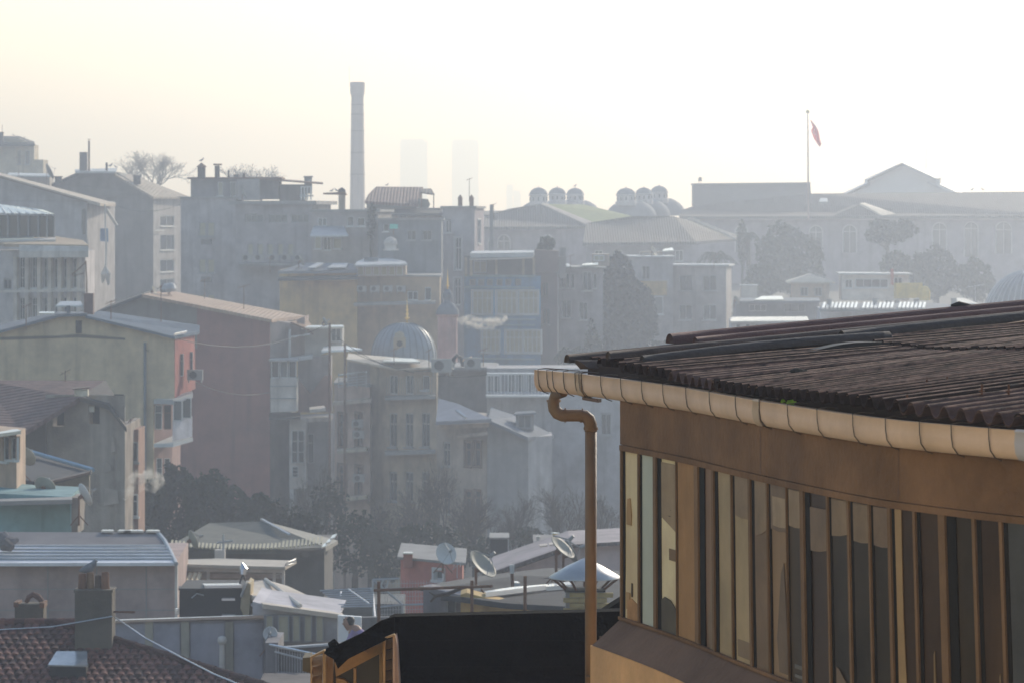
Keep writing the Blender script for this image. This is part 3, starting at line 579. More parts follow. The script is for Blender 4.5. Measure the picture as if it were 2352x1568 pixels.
# grey apartment house with two curtained windows
b = Bld('grey_apartment_house', 'grey flat roofed apartment house with two curtained double windows', 'apartment house', (415, 332), (541, 330), (556, 338), top=456, wm=wallm(.38, .38, .41), side=DGREY)
for y0, y1 in ((510, 543), (596, 627), (678, 690)):
    b.win(456, y0, 473.5, y1, nx=1, pm=M_CURT, fm=M_GREYF); b.win(476, y0, 493.5, y1, nx=1, pm=M_CURT, fm=M_GREYF)
b.done().flat(.15, .15)
for y in (548, 634): MB().box((PX(462, 329), 328.9, ZY(y + 14, 330)), (PX(485, 329), 329.8, ZY(y + 2, 330))).build('flower_box', DGREY, b.th)
# penthouse level
b = Bld('penthouse', 'dark rooftop storey with chimneys and glazed terrace on the skyline', 'penthouse', (438, 334), (640, 332), top=411, depth=7, wm=wallm(.22, .22, .24), base=ZY(458, 334))
b.win(500, 418, 512, 450, nx=1, pm=M_CURT); b.win(528, 418, 542, 452, nx=1, pm=M_GLASSL); b.done().flat(.3, .14, M_RUST)
b2 = Bld('penthouse_wing', 'light plastered half of the rooftop storey right of the chimneys', 'penthouse', (545, 331), (596, 331), top=412, depth=6, wm=GREY, base=ZY(460, 331)); b2.done()
b3 = Bld('roof_room', 'dark sloped rooftop room left of the glazed terrace', 'roof room', (642, 333), (700, 333), top=424, depth=6, wm=DGREY, base=ZY(462, 333)); b3.done()
slab(b3.th, 'roof', [(596, 410, 331), (742, 421, 331), (742, 419, 338), (596, 408, 338)], .12, M_RUST)
b.chim(463, 385, 411, 17, 333, 0, M_TILEG, False); p = P(463, 385, 333); MB().lathe(p, [(.42, 0), (.38, .12), (.12, .32), (.02, .42)], 6).build('chimney_cap', M_RUST, b.th)
b.chim(499, 381, 411, 11, 333, 0, M_TILEG, False); panel(b.th, 'chimney_cap', [(490, 380, 332.6), (490, 376.5, 332.6), (508.5, 376.5, 332.6), (508.5, 380, 332.6)], .8, M_RUST)
b.chim(525, 391, 411, 4, 333, 0, M_TILEG, False); b.chim(560, 398, 411, 6, 333, 0, M_TILEG, False); b.chim(543, 401, 411, 12, 334, 0, M_TILEG, False)
gull('gull standing on the pointed chimney cap', 463, 374, 333, 1.1)
b.chim(708, 408, 445, 17, 336, 0, M_CONC)
t = thing('terrace_railing', 'white posts and rail of the rooftop terrace against the sky', 'railing', P(705, 452, 331))
MB().box((PX(690, 331), 331, ZY(431, 331)), (PX(717, 331), 331.12, ZY(428, 331))).build('rail', M_WHITE, t)
for x in (692, 699, 706, 714): MB().box((PX(x, 331) - .06, 331, ZY(460, 331)), (PX(x, 331) + .06, 331.1, ZY(431, 331))).build('post', M_WHITE, t)
slab(t, 'tabletop', [(688, 451, 331.3), (720, 451, 331.3), (720, 448, 333), (688, 448, 333)], .05, M_WHITE)
# wide block with the row of air conditioners
b = Bld('wide_office_block', 'wide grey block with a long row of air conditioners on its ledge', 'office block', (541, 322), (716, 320), (760, 330), top=470, wm=wallm(.33, .33, .36), side=GREY)
for x in (585, 640, 690): b.win(x - 22, 492, x + 20, 512, nx=3, pm=M_GLASSL, fm=M_GREYF, sill=False)
for x in (575, 598, 621, 644, 667): b.win(x - 7, 560, x + 7, 588, nx=1, pm=M_CURT, fm=M_GREYF, sill=False)
b.done().flat(.5, .3, M_CONC)
panel(b.th, 'facade_screen', [(556, 590, 320.5), (556, 518, 320.5), (712, 518, 318.6), (712, 590, 318.6)], .3, wallm(.42, .40, .42)) if False else None
slab(b.th, 'ledge', [(548, 606, 319.5), (716, 606, 317.6), (716, 603, 320.4), (548, 603, 322)], .2, M_CONC)
aproto = ac_proto(); first = [1]
def ac(label, x, y, d, s_=1.0, rz=0):
    p = P(x, y, d); p.z += .42 * s_
    if first[0]:
        first[0] = 0; o = aproto; o.location = p; o.rotation_euler = (0, 0, rz); o.scale = (s_,) * 3; o['label'] = label; o['group'] = 'air conditioner units'; ORG[o.name] = p; return o
    o = copy_tree(aproto, p, rz, label, s_); o['group'] = 'air conditioner units'; return o
for i, x in enumerate((567, 595, 628, 656, 686)): ac(('first', 'second', 'third', 'fourth', 'fifth')[i] + ' air conditioner from the left on the wide block ledge', x, 603.5, 319, 1.0)
# rooftop pier with ball and flat slab
t = thing('roof_pier', 'tall plastered rooftop pier with a round bowl on top beside the smokestack', 'chimney', P(785, 520, 316))
MB().box((PX(778, 316), 315.6, ZY(525, 316)), (PX(793, 316), 316.4, ZY(447, 316))).build('pier', BEIGE, t)
MB().lathe(P(785, 441, 316), [(.12, -.25), (.28, -.12), (.33, .05), (.28, .2), (.1, .33), (.01, .35)], 14).build('bowl', M_DARK, t, smooth=True)
MB().prism([P(742, 447, 315.5), P(742, 443.5, 315.5), P(792, 441, 315.5), P(797, 449, 315.5), (P(778, 448, 315.5))], (0, 1.2, 0)).build('canopy', M_RUST, t)
gull('left gull over the flat slab beside the roof pier', 762, 443, 316, .9); gull('right gull over the flat slab beside the roof pier', 773, 442.5, 316, .9, -1)
b = Bld('roof_terrace_house', 'house with a flat terrace roof and small ochre windows under the pier', 'house', (716, 314), (868, 312), (900, 320), top=487, wm=wallm(.34, .33, .34), side=DGREY)
b.win(722, 545, 738, 572, nx=1, pm=M_CURT); b.win(742, 545, 760, 575, nx=2, fm=M_WHITE); b.win(764, 547, 785, 572, nx=1, pm=M_CURT); b.win(730, 500, 750, 520, nx=2, pm=M_GLASSL); b.win(797, 498, 812, 520, nx=1); b.win(820, 500, 838, 520, nx=1); b.done().flat(.2, .2)
slab(b.th, 'canopy_roof', [(712, 542, 309.5), (800, 541, 309), (790, 519, 313), (720, 519, 313.5)], .12, M_ZINC)
leafy('rooftop_shrub', 'straggly climbing shrub on the terrace left of the teal sign', 852, 462, 560, 26, 311, 500, .16, 1, seed=3, cat='shrub')
# tiled attic under the sky right of the smokestack
b = Bld('tiled_attic_house', 'house with a dark tiled attic roof and a propped canopy beside the smokestack', 'house', (838, 345), (1012, 343), (1030, 352), top=478, wm=wallm(.36, .34, .35), side=DGREY)
b.win(880, 484, 905, 500, nx=2, pm=M_GLASSL, sill=False); b.win(915, 484, 935, 500, nx=2, sill=False); b.win(950, 500, 985, 520, nx=2, pm=M_GLASSL, sill=False); b.done()
slab(b.th, 'roof', [(838, 462, 341.5), (960, 470, 341.5), (972, 430, 348), (864, 429, 348), (846, 447, 344)], .25, M_TILE)
panel(b.th, 'attic_wall', [(842, 478, 341.8), (842, 463, 341.8), (958, 471, 341.8), (958, 478, 341.8)], 2, DGREY)
slab(b.th, 'canopy', [(965, 441, 341), (998, 446, 341), (990, 433, 345), (970, 434, 345)], .12, M_TILEG)
MB().cyl(P(996, 478, 341), P(996, 447, 341), .05, n=5).build('canopy_post', M_RUST, b.th); MB().cyl(P(968, 478, 341), P(968, 442, 341), .06, n=5).build('canopy_post', M_RUST, b.th)
panel(b.th, 'terrace_screen', [(960, 478, 342), (960, 456, 342), (983, 458, 342), (988, 470, 342), (984, 478, 342)], .1, M_GLASSL)
slab(b.th, 'eaves', [(850, 492, 339), (1025, 490, 339), (1012, 480, 344), (850, 480, 344)], .2, M_DARK)
gull('tiny bird on the tiled attic ridge', 889, 429, 348, .8)
b = Bld('dark_facade_house', 'dark fronted house with a small teal sign and bright gutter ends', 'house', (868, 308), (1014, 306), top=506, depth=8, wm=wallm(.20, .22, .25))
b.win(880, 516, 893, 532, nx=1); b.win(935, 530, 955, 552, nx=2, fm=M_GREYF); b.win(970, 530, 992, 552, nx=2, fm=M_GREYF); b.done().flat(.2, .15)
t = thing('sign', 'small teal rooftop sign on the dark fronted house', 'sign', P(905, 526, 304.5)); MB().box((PX(895, 304.5), 304.4, ZY(526, 304.5)), (PX(914, 304.5), 304.5, ZY(515, 304.5))).build('board', mat((.12, .60, .50), .6), t); MB().cyl(P(904, 540, 304.6), P(904, 520, 304.6), .04, n=5).build('post', M_RUST, t)
t = thing('cooling_cowl', 'pale domed rooftop cowl below the teal sign', 'vent', P(897, 576, 303)); MB().lathe(P(897, 576, 303), [(.62, 0), (.62, .12), (.5, .14), (.46, .5), (.56, .52), (.5, .8), (.3, 1.0), (.02, 1.1)], 12).build('cowl', WHT, t)
# tall narrow house with narrow windows
b = Bld('narrow_house', 'narrow house with twin pointed chimneys and tall slit windows', 'house', (1016, 335), (1090, 333), (1112, 345), top=479, wm=wallm(.37, .37, .40), side=PINK)
b.win(1024, 505, 1036, 535, nx=2); b.win(1045, 545, 1060, 620, nx=2, ny=2, trim=.12); b.win(1044, 640, 1058, 700, nx=2, ny=2, trim=.12); b.win(1097, 505, 1103, 560, 1, nx=1, ny=2, trim=.1); b.done().flat(.2, .2)
for x in (1057, 1083):
    b.chim(x, 458, 478, 10, 334, 0, M_RUST, False); MB().lathe(P(x, 458, 334), [(.24, 0), (.16, .22), (.04, .35), (.02, .4)], 8).build('chimney_cap', M_RUST, b.th)
antenna('tall television aerial above the twin chimneys', 1078, 410, 456, 333.5, 3, 14, .035)
antenna('small aerial on the annex left of the bath house roof', 1134, 468, 500, 332, 3, 14, .03)
MB().box((PX(1125, 332), 331.8, ZY(590, 332)), (PX(1133, 332), 332.3, ZY(470, 332))).build('flue_shaft', M_CONC, b.th)
panel(b.th, 'stair_tower', [(1004, 640, 331), (1004, 520, 331), (1016, 520, 331), (1016, 640, 331)], 3, M_CONC)

# ================================================================ OCHRE BLOCK, DOME, BLUE HOUSE
b = Bld('ochre_house', 'long ochre house with grey hipped sheet roof behind the lead dome', 'house', (642, 302), (820, 298), top=622, depth=12, wm=OCH)
b.done(); slab(b.th, 'roof', [(638, 623, 299.5), (822, 621, 296), (812, 606, 303), (700, 604, 304)], .2, M_LEAD)
slab(b.th, 'roof_panel', [(706, 617, 297.6), (724, 617, 297.4), (742, 606, 302), (728, 606, 302)], -.08, M_ZINC); slab(b.th, 'roof_panel', [(752, 616.5, 297.2), (794, 616, 296.8), (800, 607, 302), (766, 607, 302)], -.08, M_ZINC)
slab(b.th, 'eaves', [(638, 640, 299), (822, 636, 295.6), (822, 632, 297), (638, 636, 301)], .2, M_DARK)
b = Bld('ochre_annex', 'ochre wall with four air conditioners left of the twin spires', 'house', (818, 300), (1010, 296), top=636, depth=10, wm=wallm(.38, .30, .20))
b.win(935, 668, 960, 690, nx=2); b.win(975, 660, 990, 690, nx=1); b.done().flat(.15, .12)
for i, x in enumerate((831, 861, 891, 921)): ac(('first', 'second', 'third', 'last')[i] + ' air conditioner from the left on the ochre wall', x, 674, 297, .85)
slab(b.th, 'ledge', [(812, 697, 297), (1000, 692, 293), (1000, 690, 295), (812, 694, 299)], .2, M_CONC)
t = thing('glazed_lantern', 'long glazed rooftop lantern with a low grey hipped roof', 'roof lantern', P(875, 636, 297.5)); d = 297.5
panel(t, 'wall', [(818, 636, d), (818, 609, d), (932, 607, d), (932, 634, d)], 4, BEIGE)
for i in range(6):
    x = 828 + i * 18; window(t, P(x, 633, d - .02), 0, .48, .72, 1, 1, M_WHITE, M_CURT, False)
slab(t, 'roof', [(814, 609, 296), (936, 606, 296), (930, 600, 299), (900, 594, 301), (838, 594, 301), (820, 601, 299)], .15, M_ZINC)
panel(t, 'roof_vent', [(836, 600, 299), (836, 592, 299), (868, 592, 299), (868, 602, 299)], 1, M_LEAD)
# lead dome
d = 262; X = PX(928, d); r = 75 / F * d; z0, z1 = ZY(826, d), ZY(741, d); t = thing('mosque_dome', 'ribbed lead dome with a gilt finial and small dormer', 'dome', (X, d, z0))
MB().box((X - r * 1.15, d - r * .9, G(d) - 1), (X + r * 1.15, d + r * 1.3, z0 - 1.0)).build('base_wall', OCH, t); H = z1 - z0; MB().lathe((X, d, z0), [(r, -3.5), (r, .15)] + [(r * math.cos(R(a)) ** .85, .15 + (H - .15) * math.sin(R(a))) for a in range(6, 90, 7)] + [(.02, H)], 48).build('dome', mat((.25, .29, .33), .5, .25, 1.2, .2, metal=.1, spec=.4), t, smooth=True)
mb = MB()
for k in range(28):
    a = 2 * math.pi * k / 28; mb = MB().path([(X + math.cos(a) * r * 1.004 * math.cos(R(q)) ** .85, d + math.sin(a) * r * 1.004 * math.cos(R(q)) ** .85, z0 + .16 + (H - .15) * math.sin(R(q))) for q in range(0, 88, 8)], .028, 5)
    if a > 3.0: mb.build('rib', M_LEAD, t)
dx = PX(918, d - r * .8); MB().box((dx - .42, d - r * .95, ZY(803, d - r)), (dx + .42, d - r * .5, ZY(775, d - r))).lathe((dx, d - r * .72, ZY(775, d - r)), [(.42, 0), (.3, .28), (.02, .42)], 10).build('dormer', mat((.40, .34, .24), .8), t)
MB().lathe((dx, d - r * .955, ZY(789, d - r)), [(.01, 0), (.2, 0), (.2, .04), (.01, .04)], 12, m=Matrix.Rotation(R(90), 3, 'X')).build('vent_hole', M_DARK, t)
GOLD = mat((.75, .50, .16), .3, .15, metal=.9)
def finial(t, x, y0, y1, d, k=1.0):
    z0, z1 = ZY(y1, d), ZY(y0, d); H = z1 - z0; pr = [(.02, -.1), (.1, 0), (.04, .08 * H), (.15 * k, .16 * H), (.04, .24 * H), (.11 * k, .32 * H), (.03, .4 * H), (.08 * k, .47 * H), (.025, .54 * H), (.05 * k, .6 * H), (.02, .66 * H), (.015, .86 * H), (0, H)]
    MB().lathe((PX(x, d), d, z0), pr, 10).build('finial', GOLD, t, smooth=True)
finial(t, 935, 680, 741, d, 1.2)
# spire
d = 276; t = thing('minaret_stump', 'pink turret with a lead cone roof and tall gilt finial', 'turret', P(1028, 826, d)); X = PX(1028, d); k = d / F
MB().lathe((X, d, 0), [(23 * k, G(d) - .5), (23 * k, ZY(728, d)), (26 * k, ZY(726, d)), (26 * k, ZY(722, d))], 12).build('wall', wallm(.44, .30, .30), t)
MB().lathe((X, d, 0), [(27 * k, ZY(722, d)), (25 * k, ZY(712, d)), (17 * k, ZY(700, d)), (8 * k, ZY(694, d)), (7 * k, ZY(688, d)), (10 * k, ZY(683, d)), (10.5 * k, ZY(675, d)), (8 * k, ZY(669, d)), (3 * k, ZY(664, d)), (.3 * k, ZY(661, d))], 20).build('cone_roof', M_LEAD, t, smooth=True)
finial(t, 1028, 616, 664, d, .9)
# blue house
b = Bld('blue_house', 'blue timber fronted house with pale grid windows and a roof terrace', 'house', (1066, 312), (1229, 310), top=634, depth=10, wm=BLUE)
for x in (1108, 1164, 1214): b.win(x - 23, 668, x + 22, 722, nx=4, ny=2, pm=M_CURT, trim=.1)
for x in (1127, 1181, 1222): b.win(x - 20, 758, x + 20, 810, nx=4, ny=2, pm=M_CURT, trim=.1)
for x in (1085, 1105, 1125, 1147, 1167, 1190): b.win(x - 7, 641, x + 7, 656, nx=1, pm=M_GLASSL, sill=False, fm=M_CONC)
b.done(); W = b.w[0]
for y in (636, 662, 735, 748, 825): MB().prism([W.pt(0, ZY(y, 311), .01), W.pt(W.L, ZY(y, 311), .01), W.pt(W.L, ZY(y - 4, 311), .01), W.pt(0, ZY(y - 4, 311), .01)], (0, -.22, 0)).build('string_course', wallm(.20, .36, .46), b.th)
tt = b.th; d = 311
panel(tt, 'terrace_back_wall', [(1066, 633.5, 315), (1066, 588, 315), (1228, 588, 315), (1228, 633.5, 315)], 1, DGREY)
for x in (1070, 1082, 1140, 1202, 1226): MB().box((PX(x - 3, d), d + .1, ZY(633.4, d)), (PX(x + 3, d), d + .4, ZY(592, d))).build('terrace_post', CREAM, tt)
window(tt, P(1103, 627, 314.9), 0, 1.1, 1.0, 2, 1, M_WHITE, M_CURT, False)
slab(tt, 'awning', [(1078, 596, 308.5), (1226, 591, 308.5), (1226, 583, 313), (1090, 585, 313)], .1, mat((.55, .48, .42), .6, .15)); slab(tt, 'roof', [(1080, 582.5, 309), (1226, 580, 309), (1228, 575, 318), (1084, 577, 318)], .35, M_ZINC)
# reddish house with dark top storey
b = Bld('reddish_house', 'reddish brown plastered house between the blue house and the cypress', 'house', (1230, 316), (1281, 314), top=628, depth=9, wm=mat((.26, .17, .16), .9, .2, .5, .3, streak=.5))
b.win(1244, 650, 1258, 680, nx=2, fm=M_BROWNF); b.win(1246, 710, 1262, 745, nx=2, fm=M_BROWNF); b.done()
panel(tt := b.th, 'brick_attic', [(1229, 627.6, 314), (1229, 574, 314), (1284, 577, 314), (1282, 627.6, 314)], 5, mat((.17, .11, .10), .9, .3, 1.0, .4)); b.chim(1292, 572, 600, 14, 318, 0, M_CONC); b.flat(.15, .12)
MB().box((PX(1284, 316), 316, ZY(640, 316)), (PX(1300, 316), 322, ZY(590, 316))).build('rear_annex', M_CONC, tt)
leafy('rooftop_shrub', 'bushy plant on the attic of the reddish house', 1255, 540, 585, 46, 318, 600, .2, 1, seed=9, cat='shrub')
b = Bld('white_terrace_house', 'whitish house with striped shutters left of the tall cypress', 'house', (1283, 322), (1385, 320), top=618, depth=10, wm=wallm(.40, .40, .44))
for x in (1291, 1303, 1315): b.win(x - 4, 628, x + 4, 662, nx=1, fm=M_WHITE)
b.win(1338, 624, 1359, 668, nx=2, pm=M_GLASSL); b.win(1362, 628, 1370, 662, nx=1); b.win(1290, 690, 1312, 730, nx=2, fm=M_WHITE); b.win(1330, 695, 1350, 735, nx=2); b.done().flat(.3, .15, M_CONC)
slab(b.th, 'roof_sheet', [(1286, 612, 320), (1312, 612, 320), (1306, 606, 324), (1290, 607, 324)], .08, M_ZINC); slab(b.th, 'roof_sheet', [(1336, 609, 320), (1374, 608, 320), (1374, 603, 324), (1340, 606, 324)], .08, M_METAL)
panel(b.th, 'roof_room', [(1362, 612, 326), (1362, 584, 326), (1400, 584, 326), (1400, 612, 326)], 4, BEIGE); window(b.th, P(1376, 600, 325.9), 0, .9, .45, 2, 1, M_WHITE, M_CURT, False)
# tall cypress like evergreen with its cone neighbour
t = thing('evergreen_tree', 'tall dark two lobed evergreen rising over the middle of the valley', 'tree', P(1425, 800, 330)); d = 330; k = d / F; bl = []
for x, y, w_, h in ((1421, 625, 37, 42), (1424, 670, 46, 50), (1402, 700, 48, 58), (1452, 702, 54, 60), (1428, 740, 74, 62), (1476, 738, 34, 52), (1386, 742, 40, 52), (1430, 800, 62, 60)): bl.append((PX(x, d), d + random.uniform(-1, 1), ZY(y, d), w_ * k, w_ * k, h * k))
crown(bl, 26000, .24, 4).build('crown', LF[2], t); MB().cyl((PX(1428, d), d, G(d) - .3), (PX(1428, d), d, ZY(760, d)), .4, .25, 8).build('trunk', M_BARK, t)
leafy('conifer', 'small cone shaped conifer left below the tall evergreen', 1362, 732, 840, 62, 318, 1400, .2, 0, shape='cone', seed=6)
for a in ((1330, 790, 900, 110, 300), (1440, 810, 920, 130, 305), (1520, 770, 900, 120, 322)): leafy('hillside_tree', ('leftmost', 'middle', 'rightmost')[(a[0] > 1400) + (a[0] > 1500)] + ' of the hazy trees on the slope below the evergreen', a[0], a[1], a[2], a[3], a[4], 1700, .25, 1, 'trees on the slope below the evergreen')
# houses right of the evergreen
b = Bld('grey_flat_house', 'grey flat roofed house with an ochre patch right behind the evergreen', 'house', (1446, 345), (1546, 343), top=592, depth=9, wm=wallm(.36, .37, .40))
b.win(1474, 612, 1492, 642, nx=2, fm=M_GREYF); b.done().flat(.2, .12, M_ZINC)
panel(b.th, 'ochre_panel', [(1470, 679, 342.6), (1470, 646, 342.6), (1532, 646, 341.2), (1532, 679, 341.2)], .3, OCH); window(b.th, P(1504, 722, 341.5), 0, 1.5, 1.6, 2, 1, M_WHITE, M_GLASSL)
slab(b.th, 'roof_sheet', [(1520, 577, 343), (1548, 575, 343), (1544, 569, 347), (1526, 572, 347)], .08, M_METAL); panel(b.th, 'roof_room', [(1472, 588, 350), (1472, 578, 350), (1522, 578, 350), (1522, 588, 350)], 3, BEIGE)
b = Bld('flat_house_right', 'flat roofed house with a thin bright roof edge below the palm', 'house', (1534, 352), (1668, 350), (1680, 356), top=612, wm=wallm(.38, .37, .38), side=GREY)
b.win(1560, 632, 1590, 668, nx=2, fm=M_GREYF); b.win(1615, 632, 1645, 668, nx=2, fm=M_GREYF); b.win(1560, 700, 1590, 735, nx=2); b.win(1615, 700, 1645, 735, nx=2); b.done().flat(.3, .15, M_ZINC)
b = Bld('dark_front_house', 'dark fronted low house with sheet roof edge behind the near roof', 'house', (1690, 338), (1882, 336), top=692, depth=8, wm=wallm(.22, .24, .28)); b.win(1720, 700, 1760, 715, nx=3, pm=M_GLASSL, sill=False); b.win(1800, 698, 1850, 716, nx=3, fm=M_GREYF, sill=False); b.done()
slab(b.th, 'roof', [(1688, 692, 335), (1884, 691, 333), (1880, 684, 342), (1700, 684, 342)], .15, M_LEAD); slab(b.th, 'roof_sheet', [(1732, 691, 334.6), (1800, 690, 334), (1796, 682.5, 341), (1750, 683, 341)], -.1, M_METAL)
b = Bld('awning_house', 'low house with a pale scalloped awning left behind the near roof', 'house', (1680, 318), (1856, 316), top=737, depth=7, wm=wallm(.42, .44, .48)); 
for x in range(1695, 1850, 22): b.win(x - 5, 745, x + 5, 775, nx=1)
b.done(); slab(b.th, 'awning', [(1676, 738, 314.5), (1858, 736, 312.5), (1854, 727, 317), (1682, 728, 319)], .12, mat((.62, .60, .56), .4, .3, 3.0, metal=.4, wave=.9, wsc=2))
b = Bld('pavilion', 'white glazed rooftop pavilion with window band', 'pavilion', (1934, 352), (2088, 350), top=632, depth=6, wm=WHT, base=ZY(690, 352))
b.win(1964, 640, 2040, 661, nx=4); b.win(1940, 642, 1958, 662, nx=2); b.win(2053, 638, 2072, 660, nx=2); b.done().flat(.3, .15, M_ZINC)
panel(b.th, 'yellow_parapet', [(2054, 686, 348), (2054, 651, 348), (2119, 650, 347), (2121, 684, 347)], .4, wallm(.60, .46, .12)); MB().lathe(P(2124, 690, 347), [(.5, 0), (.52, .8), (.3, 1.2), (.02, 1.3)], 14).build('yellow_drum', wallm(.60, .46, .12), b.th)
MB().box((PX(2046, 349), 348.8, ZY(655, 349)), (PX(2052, 349), 349.3, ZY(618, 349))).build('red_flue', wallm(.40, .10, .08), b.th)
b = Bld('gazebo', 'small kiosk like house with a hipped pale roof left of the pavilion', 'house', (1822, 354), (1905, 353), top=652, depth=5, wm=BEIGE, base=ZY(695, 354)); b.win(1838, 660, 1856, 680, nx=2, fm=M_GREYF, sill=False); b.win(1870, 660, 1888, 680, nx=2, fm=M_GREYF, sill=False); b.done(); b.pitched(.75, 'hip', m=mat((.50, .44, .36), .8, .2, 1.5), o=.5)
b = Bld('white_cube', 'small white rooftop cube left of the kiosk', 'roof room', (1702, 350), (1739, 350), top=657, depth=2, wm=WHT, base=ZY(700, 350)); b.done().flat(.1, .1, M_WHITE)
b = Bld('striped_awning_house', 'pale house with a ribbed bright canopy and a row of slim windows', 'house', (1884, 326), (2245, 322), top=712, depth=9, wm=wallm(.42, .46, .52))
for x in range(1915, 2120, 24): b.win(x - 6, 728, x + 6, 775, nx=1, fm=M_WHITE)
b.done(); slab(b.th, 'roof', [(1882, 711, 323), (2248, 708, 318.5), (2150, 696, 330), (1886, 697, 330)], .2, M_LEAD)
for i in range(26):
    x = 1888 + i * 9.2
    if i in (9, 18): continue
    slab(b.th, 'canopy_strip', [(x, 710, 322.5 - i * .12), (x + 5.5, 710, 322.4 - i * .12), (x + 9, 697, 327 - i * .12), (x + 4, 697, 327 - i * .12)], -.12, M_METAL)
slab(b.th, 'roof_hatch', [(2200, 700, 322), (2250, 704, 320), (2215, 690, 328), (2196, 690, 328)], -.2, mat((.62, .58, .5), .5, .1))
for i, (x, y0) in enumerate(((1905, 690), (2010, 688), (2105, 690), (2190, 688))): b.chim(x, y0, 702, 10, 325, 0, M_CONC, True)
antenna(('tangled aerials on the roof right of the yellow drum'), 2240, 655, 700, 330, 5, 40, .04, M_ZINC)
d = 325; X = PX(2362, d); r = 108 / F * d; t = thing('ribbed_dome', 'pale ribbed lead dome cut by the right edge of the picture', 'dome', (X, d, ZY(730, d)))
MB().lathe((X, d, ZY(745, d)), [(r, -5), (r, 0)] + [(r * math.cos(R(a)), r * 1.15 * math.sin(R(a))) for a in range(5, 90, 7)], 64).build('dome', M_LEAD, t, smooth=True)
for k in range(40):
    a = 2 * math.pi * k / 40
    if a > 3.0: MB().path([(X + math.cos(a) * r * 1.004 * math.cos(R(q)), d + math.sin(a) * r * 1.004 * math.cos(R(q)), ZY(745, d) + r * 1.15 * math.sin(R(q))) for q in range(0, 88, 8)], .07, 5).build('rib', M_ZINC, t)
# ================================================================ MIDDLE DISTANCE, LOWER ROW
# column fronted house at the left edge
b = Bld('column_front_house', 'white house with tall slit windows between pilasters under a glass roofed terrace', 'house', (-40, 262), (196, 256), top=578, depth=9, wm=wallm(.50, .50, .53))
for x in (51, 80, 107, 131, 152, 174): b.win(x - 7, 592, x + 6, 662, nx=2, ny=3, fm=M_WHITE); b.win(x - 7, 685, x + 6, 735, nx=2, ny=2, fm=M_WHITE)
b.win(8, 640, 26, 665, nx=2, fm=M_GREYF); b.done(); W = b.w[0]
for x in (40, 66, 94, 119, 142, 163, 186): r = W.rect(x - 4, 590, x + 4, 740); MB().prism([W.pt(r[0], W.zb + 3, .01), W.pt(r[1], W.zb + 3, .01), W.pt(r[1], r[3], .01), W.pt(r[0], r[3], .01)], Vector((W.n.x, W.n.y, 0)) * .22).build('pilaster', WHT, b.th)
slab(b.th, 'cornice', [(44, 578, 255), (203, 577, 253.4), (203, 566, 253.6), (44, 563, 255.4)], .42, WHT); slab(b.th, 'roof', [(10, 560, 256), (204, 563, 253.8), (190, 552, 262), (128, 543, 268), (-30, 548, 268)], .2, mat((.42, .32, .22), .85, .3, 1.2, .4))
panel(b.th, 'sill_band', [(-40, 673, 259), (-40, 667, 259), (196, 664, 254.6), (196, 670, 254.6)], .5, WHT)
t = thing('glass_roof', 'glass roofed terrace with thin struts above the white pilastered house', 'conservatory', P(60, 545, 262)); d = 262
for x in (-2, 18, 42, 65, 88, 108, 125): MB().cyl(P(x, 546, d), P(x, 492 if x < 110 else 494, d), .06, n=6).build('post', M_GREYF, t)
for i in range(8): MB().cyl(P(-4 + i * 18, 492 + i * .4, d - .2), P(-14 + i * 12, 470 + i * 1.5, d + 5), .07, n=6).build('rafter', M_ZINC, t)
slab(t, 'glazing', [(-12, 490, d), (126, 492, d), (98, 482, d + 5), (-12, 468, d + 5)], .04, M_GLASSL)
panel(t, 'glass_wall', [(-12, 545, d + .3), (-12, 494, d + .3), (125, 496, d + .3), (125, 545, d + .3)], .05, M_GLASS); slab(t, 'gutter', [(-10, 549, d - 1), (78, 546, d - 1), (78, 543.5, d), (-10, 546, d)], .12, M_METAL)
slab(t, 'ledge', [(-10, 556, d - 1.6), (128, 550, d - 2.5), (128, 546, d - .5), (-10, 550, d)], .15, WHT)
MB().path([P(200, 730, 255), P(199, 640, 255), P(197, 600, 255)], .05, 5).build('cable_mast', M_RUST, b.th); MB().cyl(P(165, 632, 253), P(196, 604, 253), .05, n=5).cyl(P(168, 634, 253), P(192, 628, 253), .04, n=4).build('aerial_bracket', M_RUST, b.th)

# brick building
BR = 250
b = thing('brick_building', 'huge windowless red brown brick gable wall under a tan roof', 'building', P(500, 1100, BR))
panel(b, 'wall', [(225, 1240, BR), (225, 716, BR), (326, 678, BR), (620, 735, BR), (620, 1240, BR)], 12, BRICK)
panel(b, 'plaster_gable', [(227, 800, BR - .15), (227, 717, BR - .15), (326, 680, BR - .15), (452, 705, BR - .15), (452, 800, BR - .15)], .14, wallm(.17, .17, .17))
slab(b, 'roof', [(326, 676, BR - .7), (624, 734, BR - .7), (700, 725, BR + 12), (392, 668, BR + 13)], .2, mat((.42, .29, .21), .85, .3, 1.2, .4, wave=.6, wsc=1.1)); slab(b, 'roof', [(222, 715, BR - .7), (326, 676, BR - .7), (345, 668, BR + 12), (250, 700, BR + 12)], .2, M_DARK)
for x, y, h in ((381, 664, 8), (392, 662, 6)): MB().lathe(P(x, y + 8, BR + 4), [(.35, 0), (.4, .2), (.3, .5), (.05, .6)], 8).build('roof_cowl', M_ZINC, b)
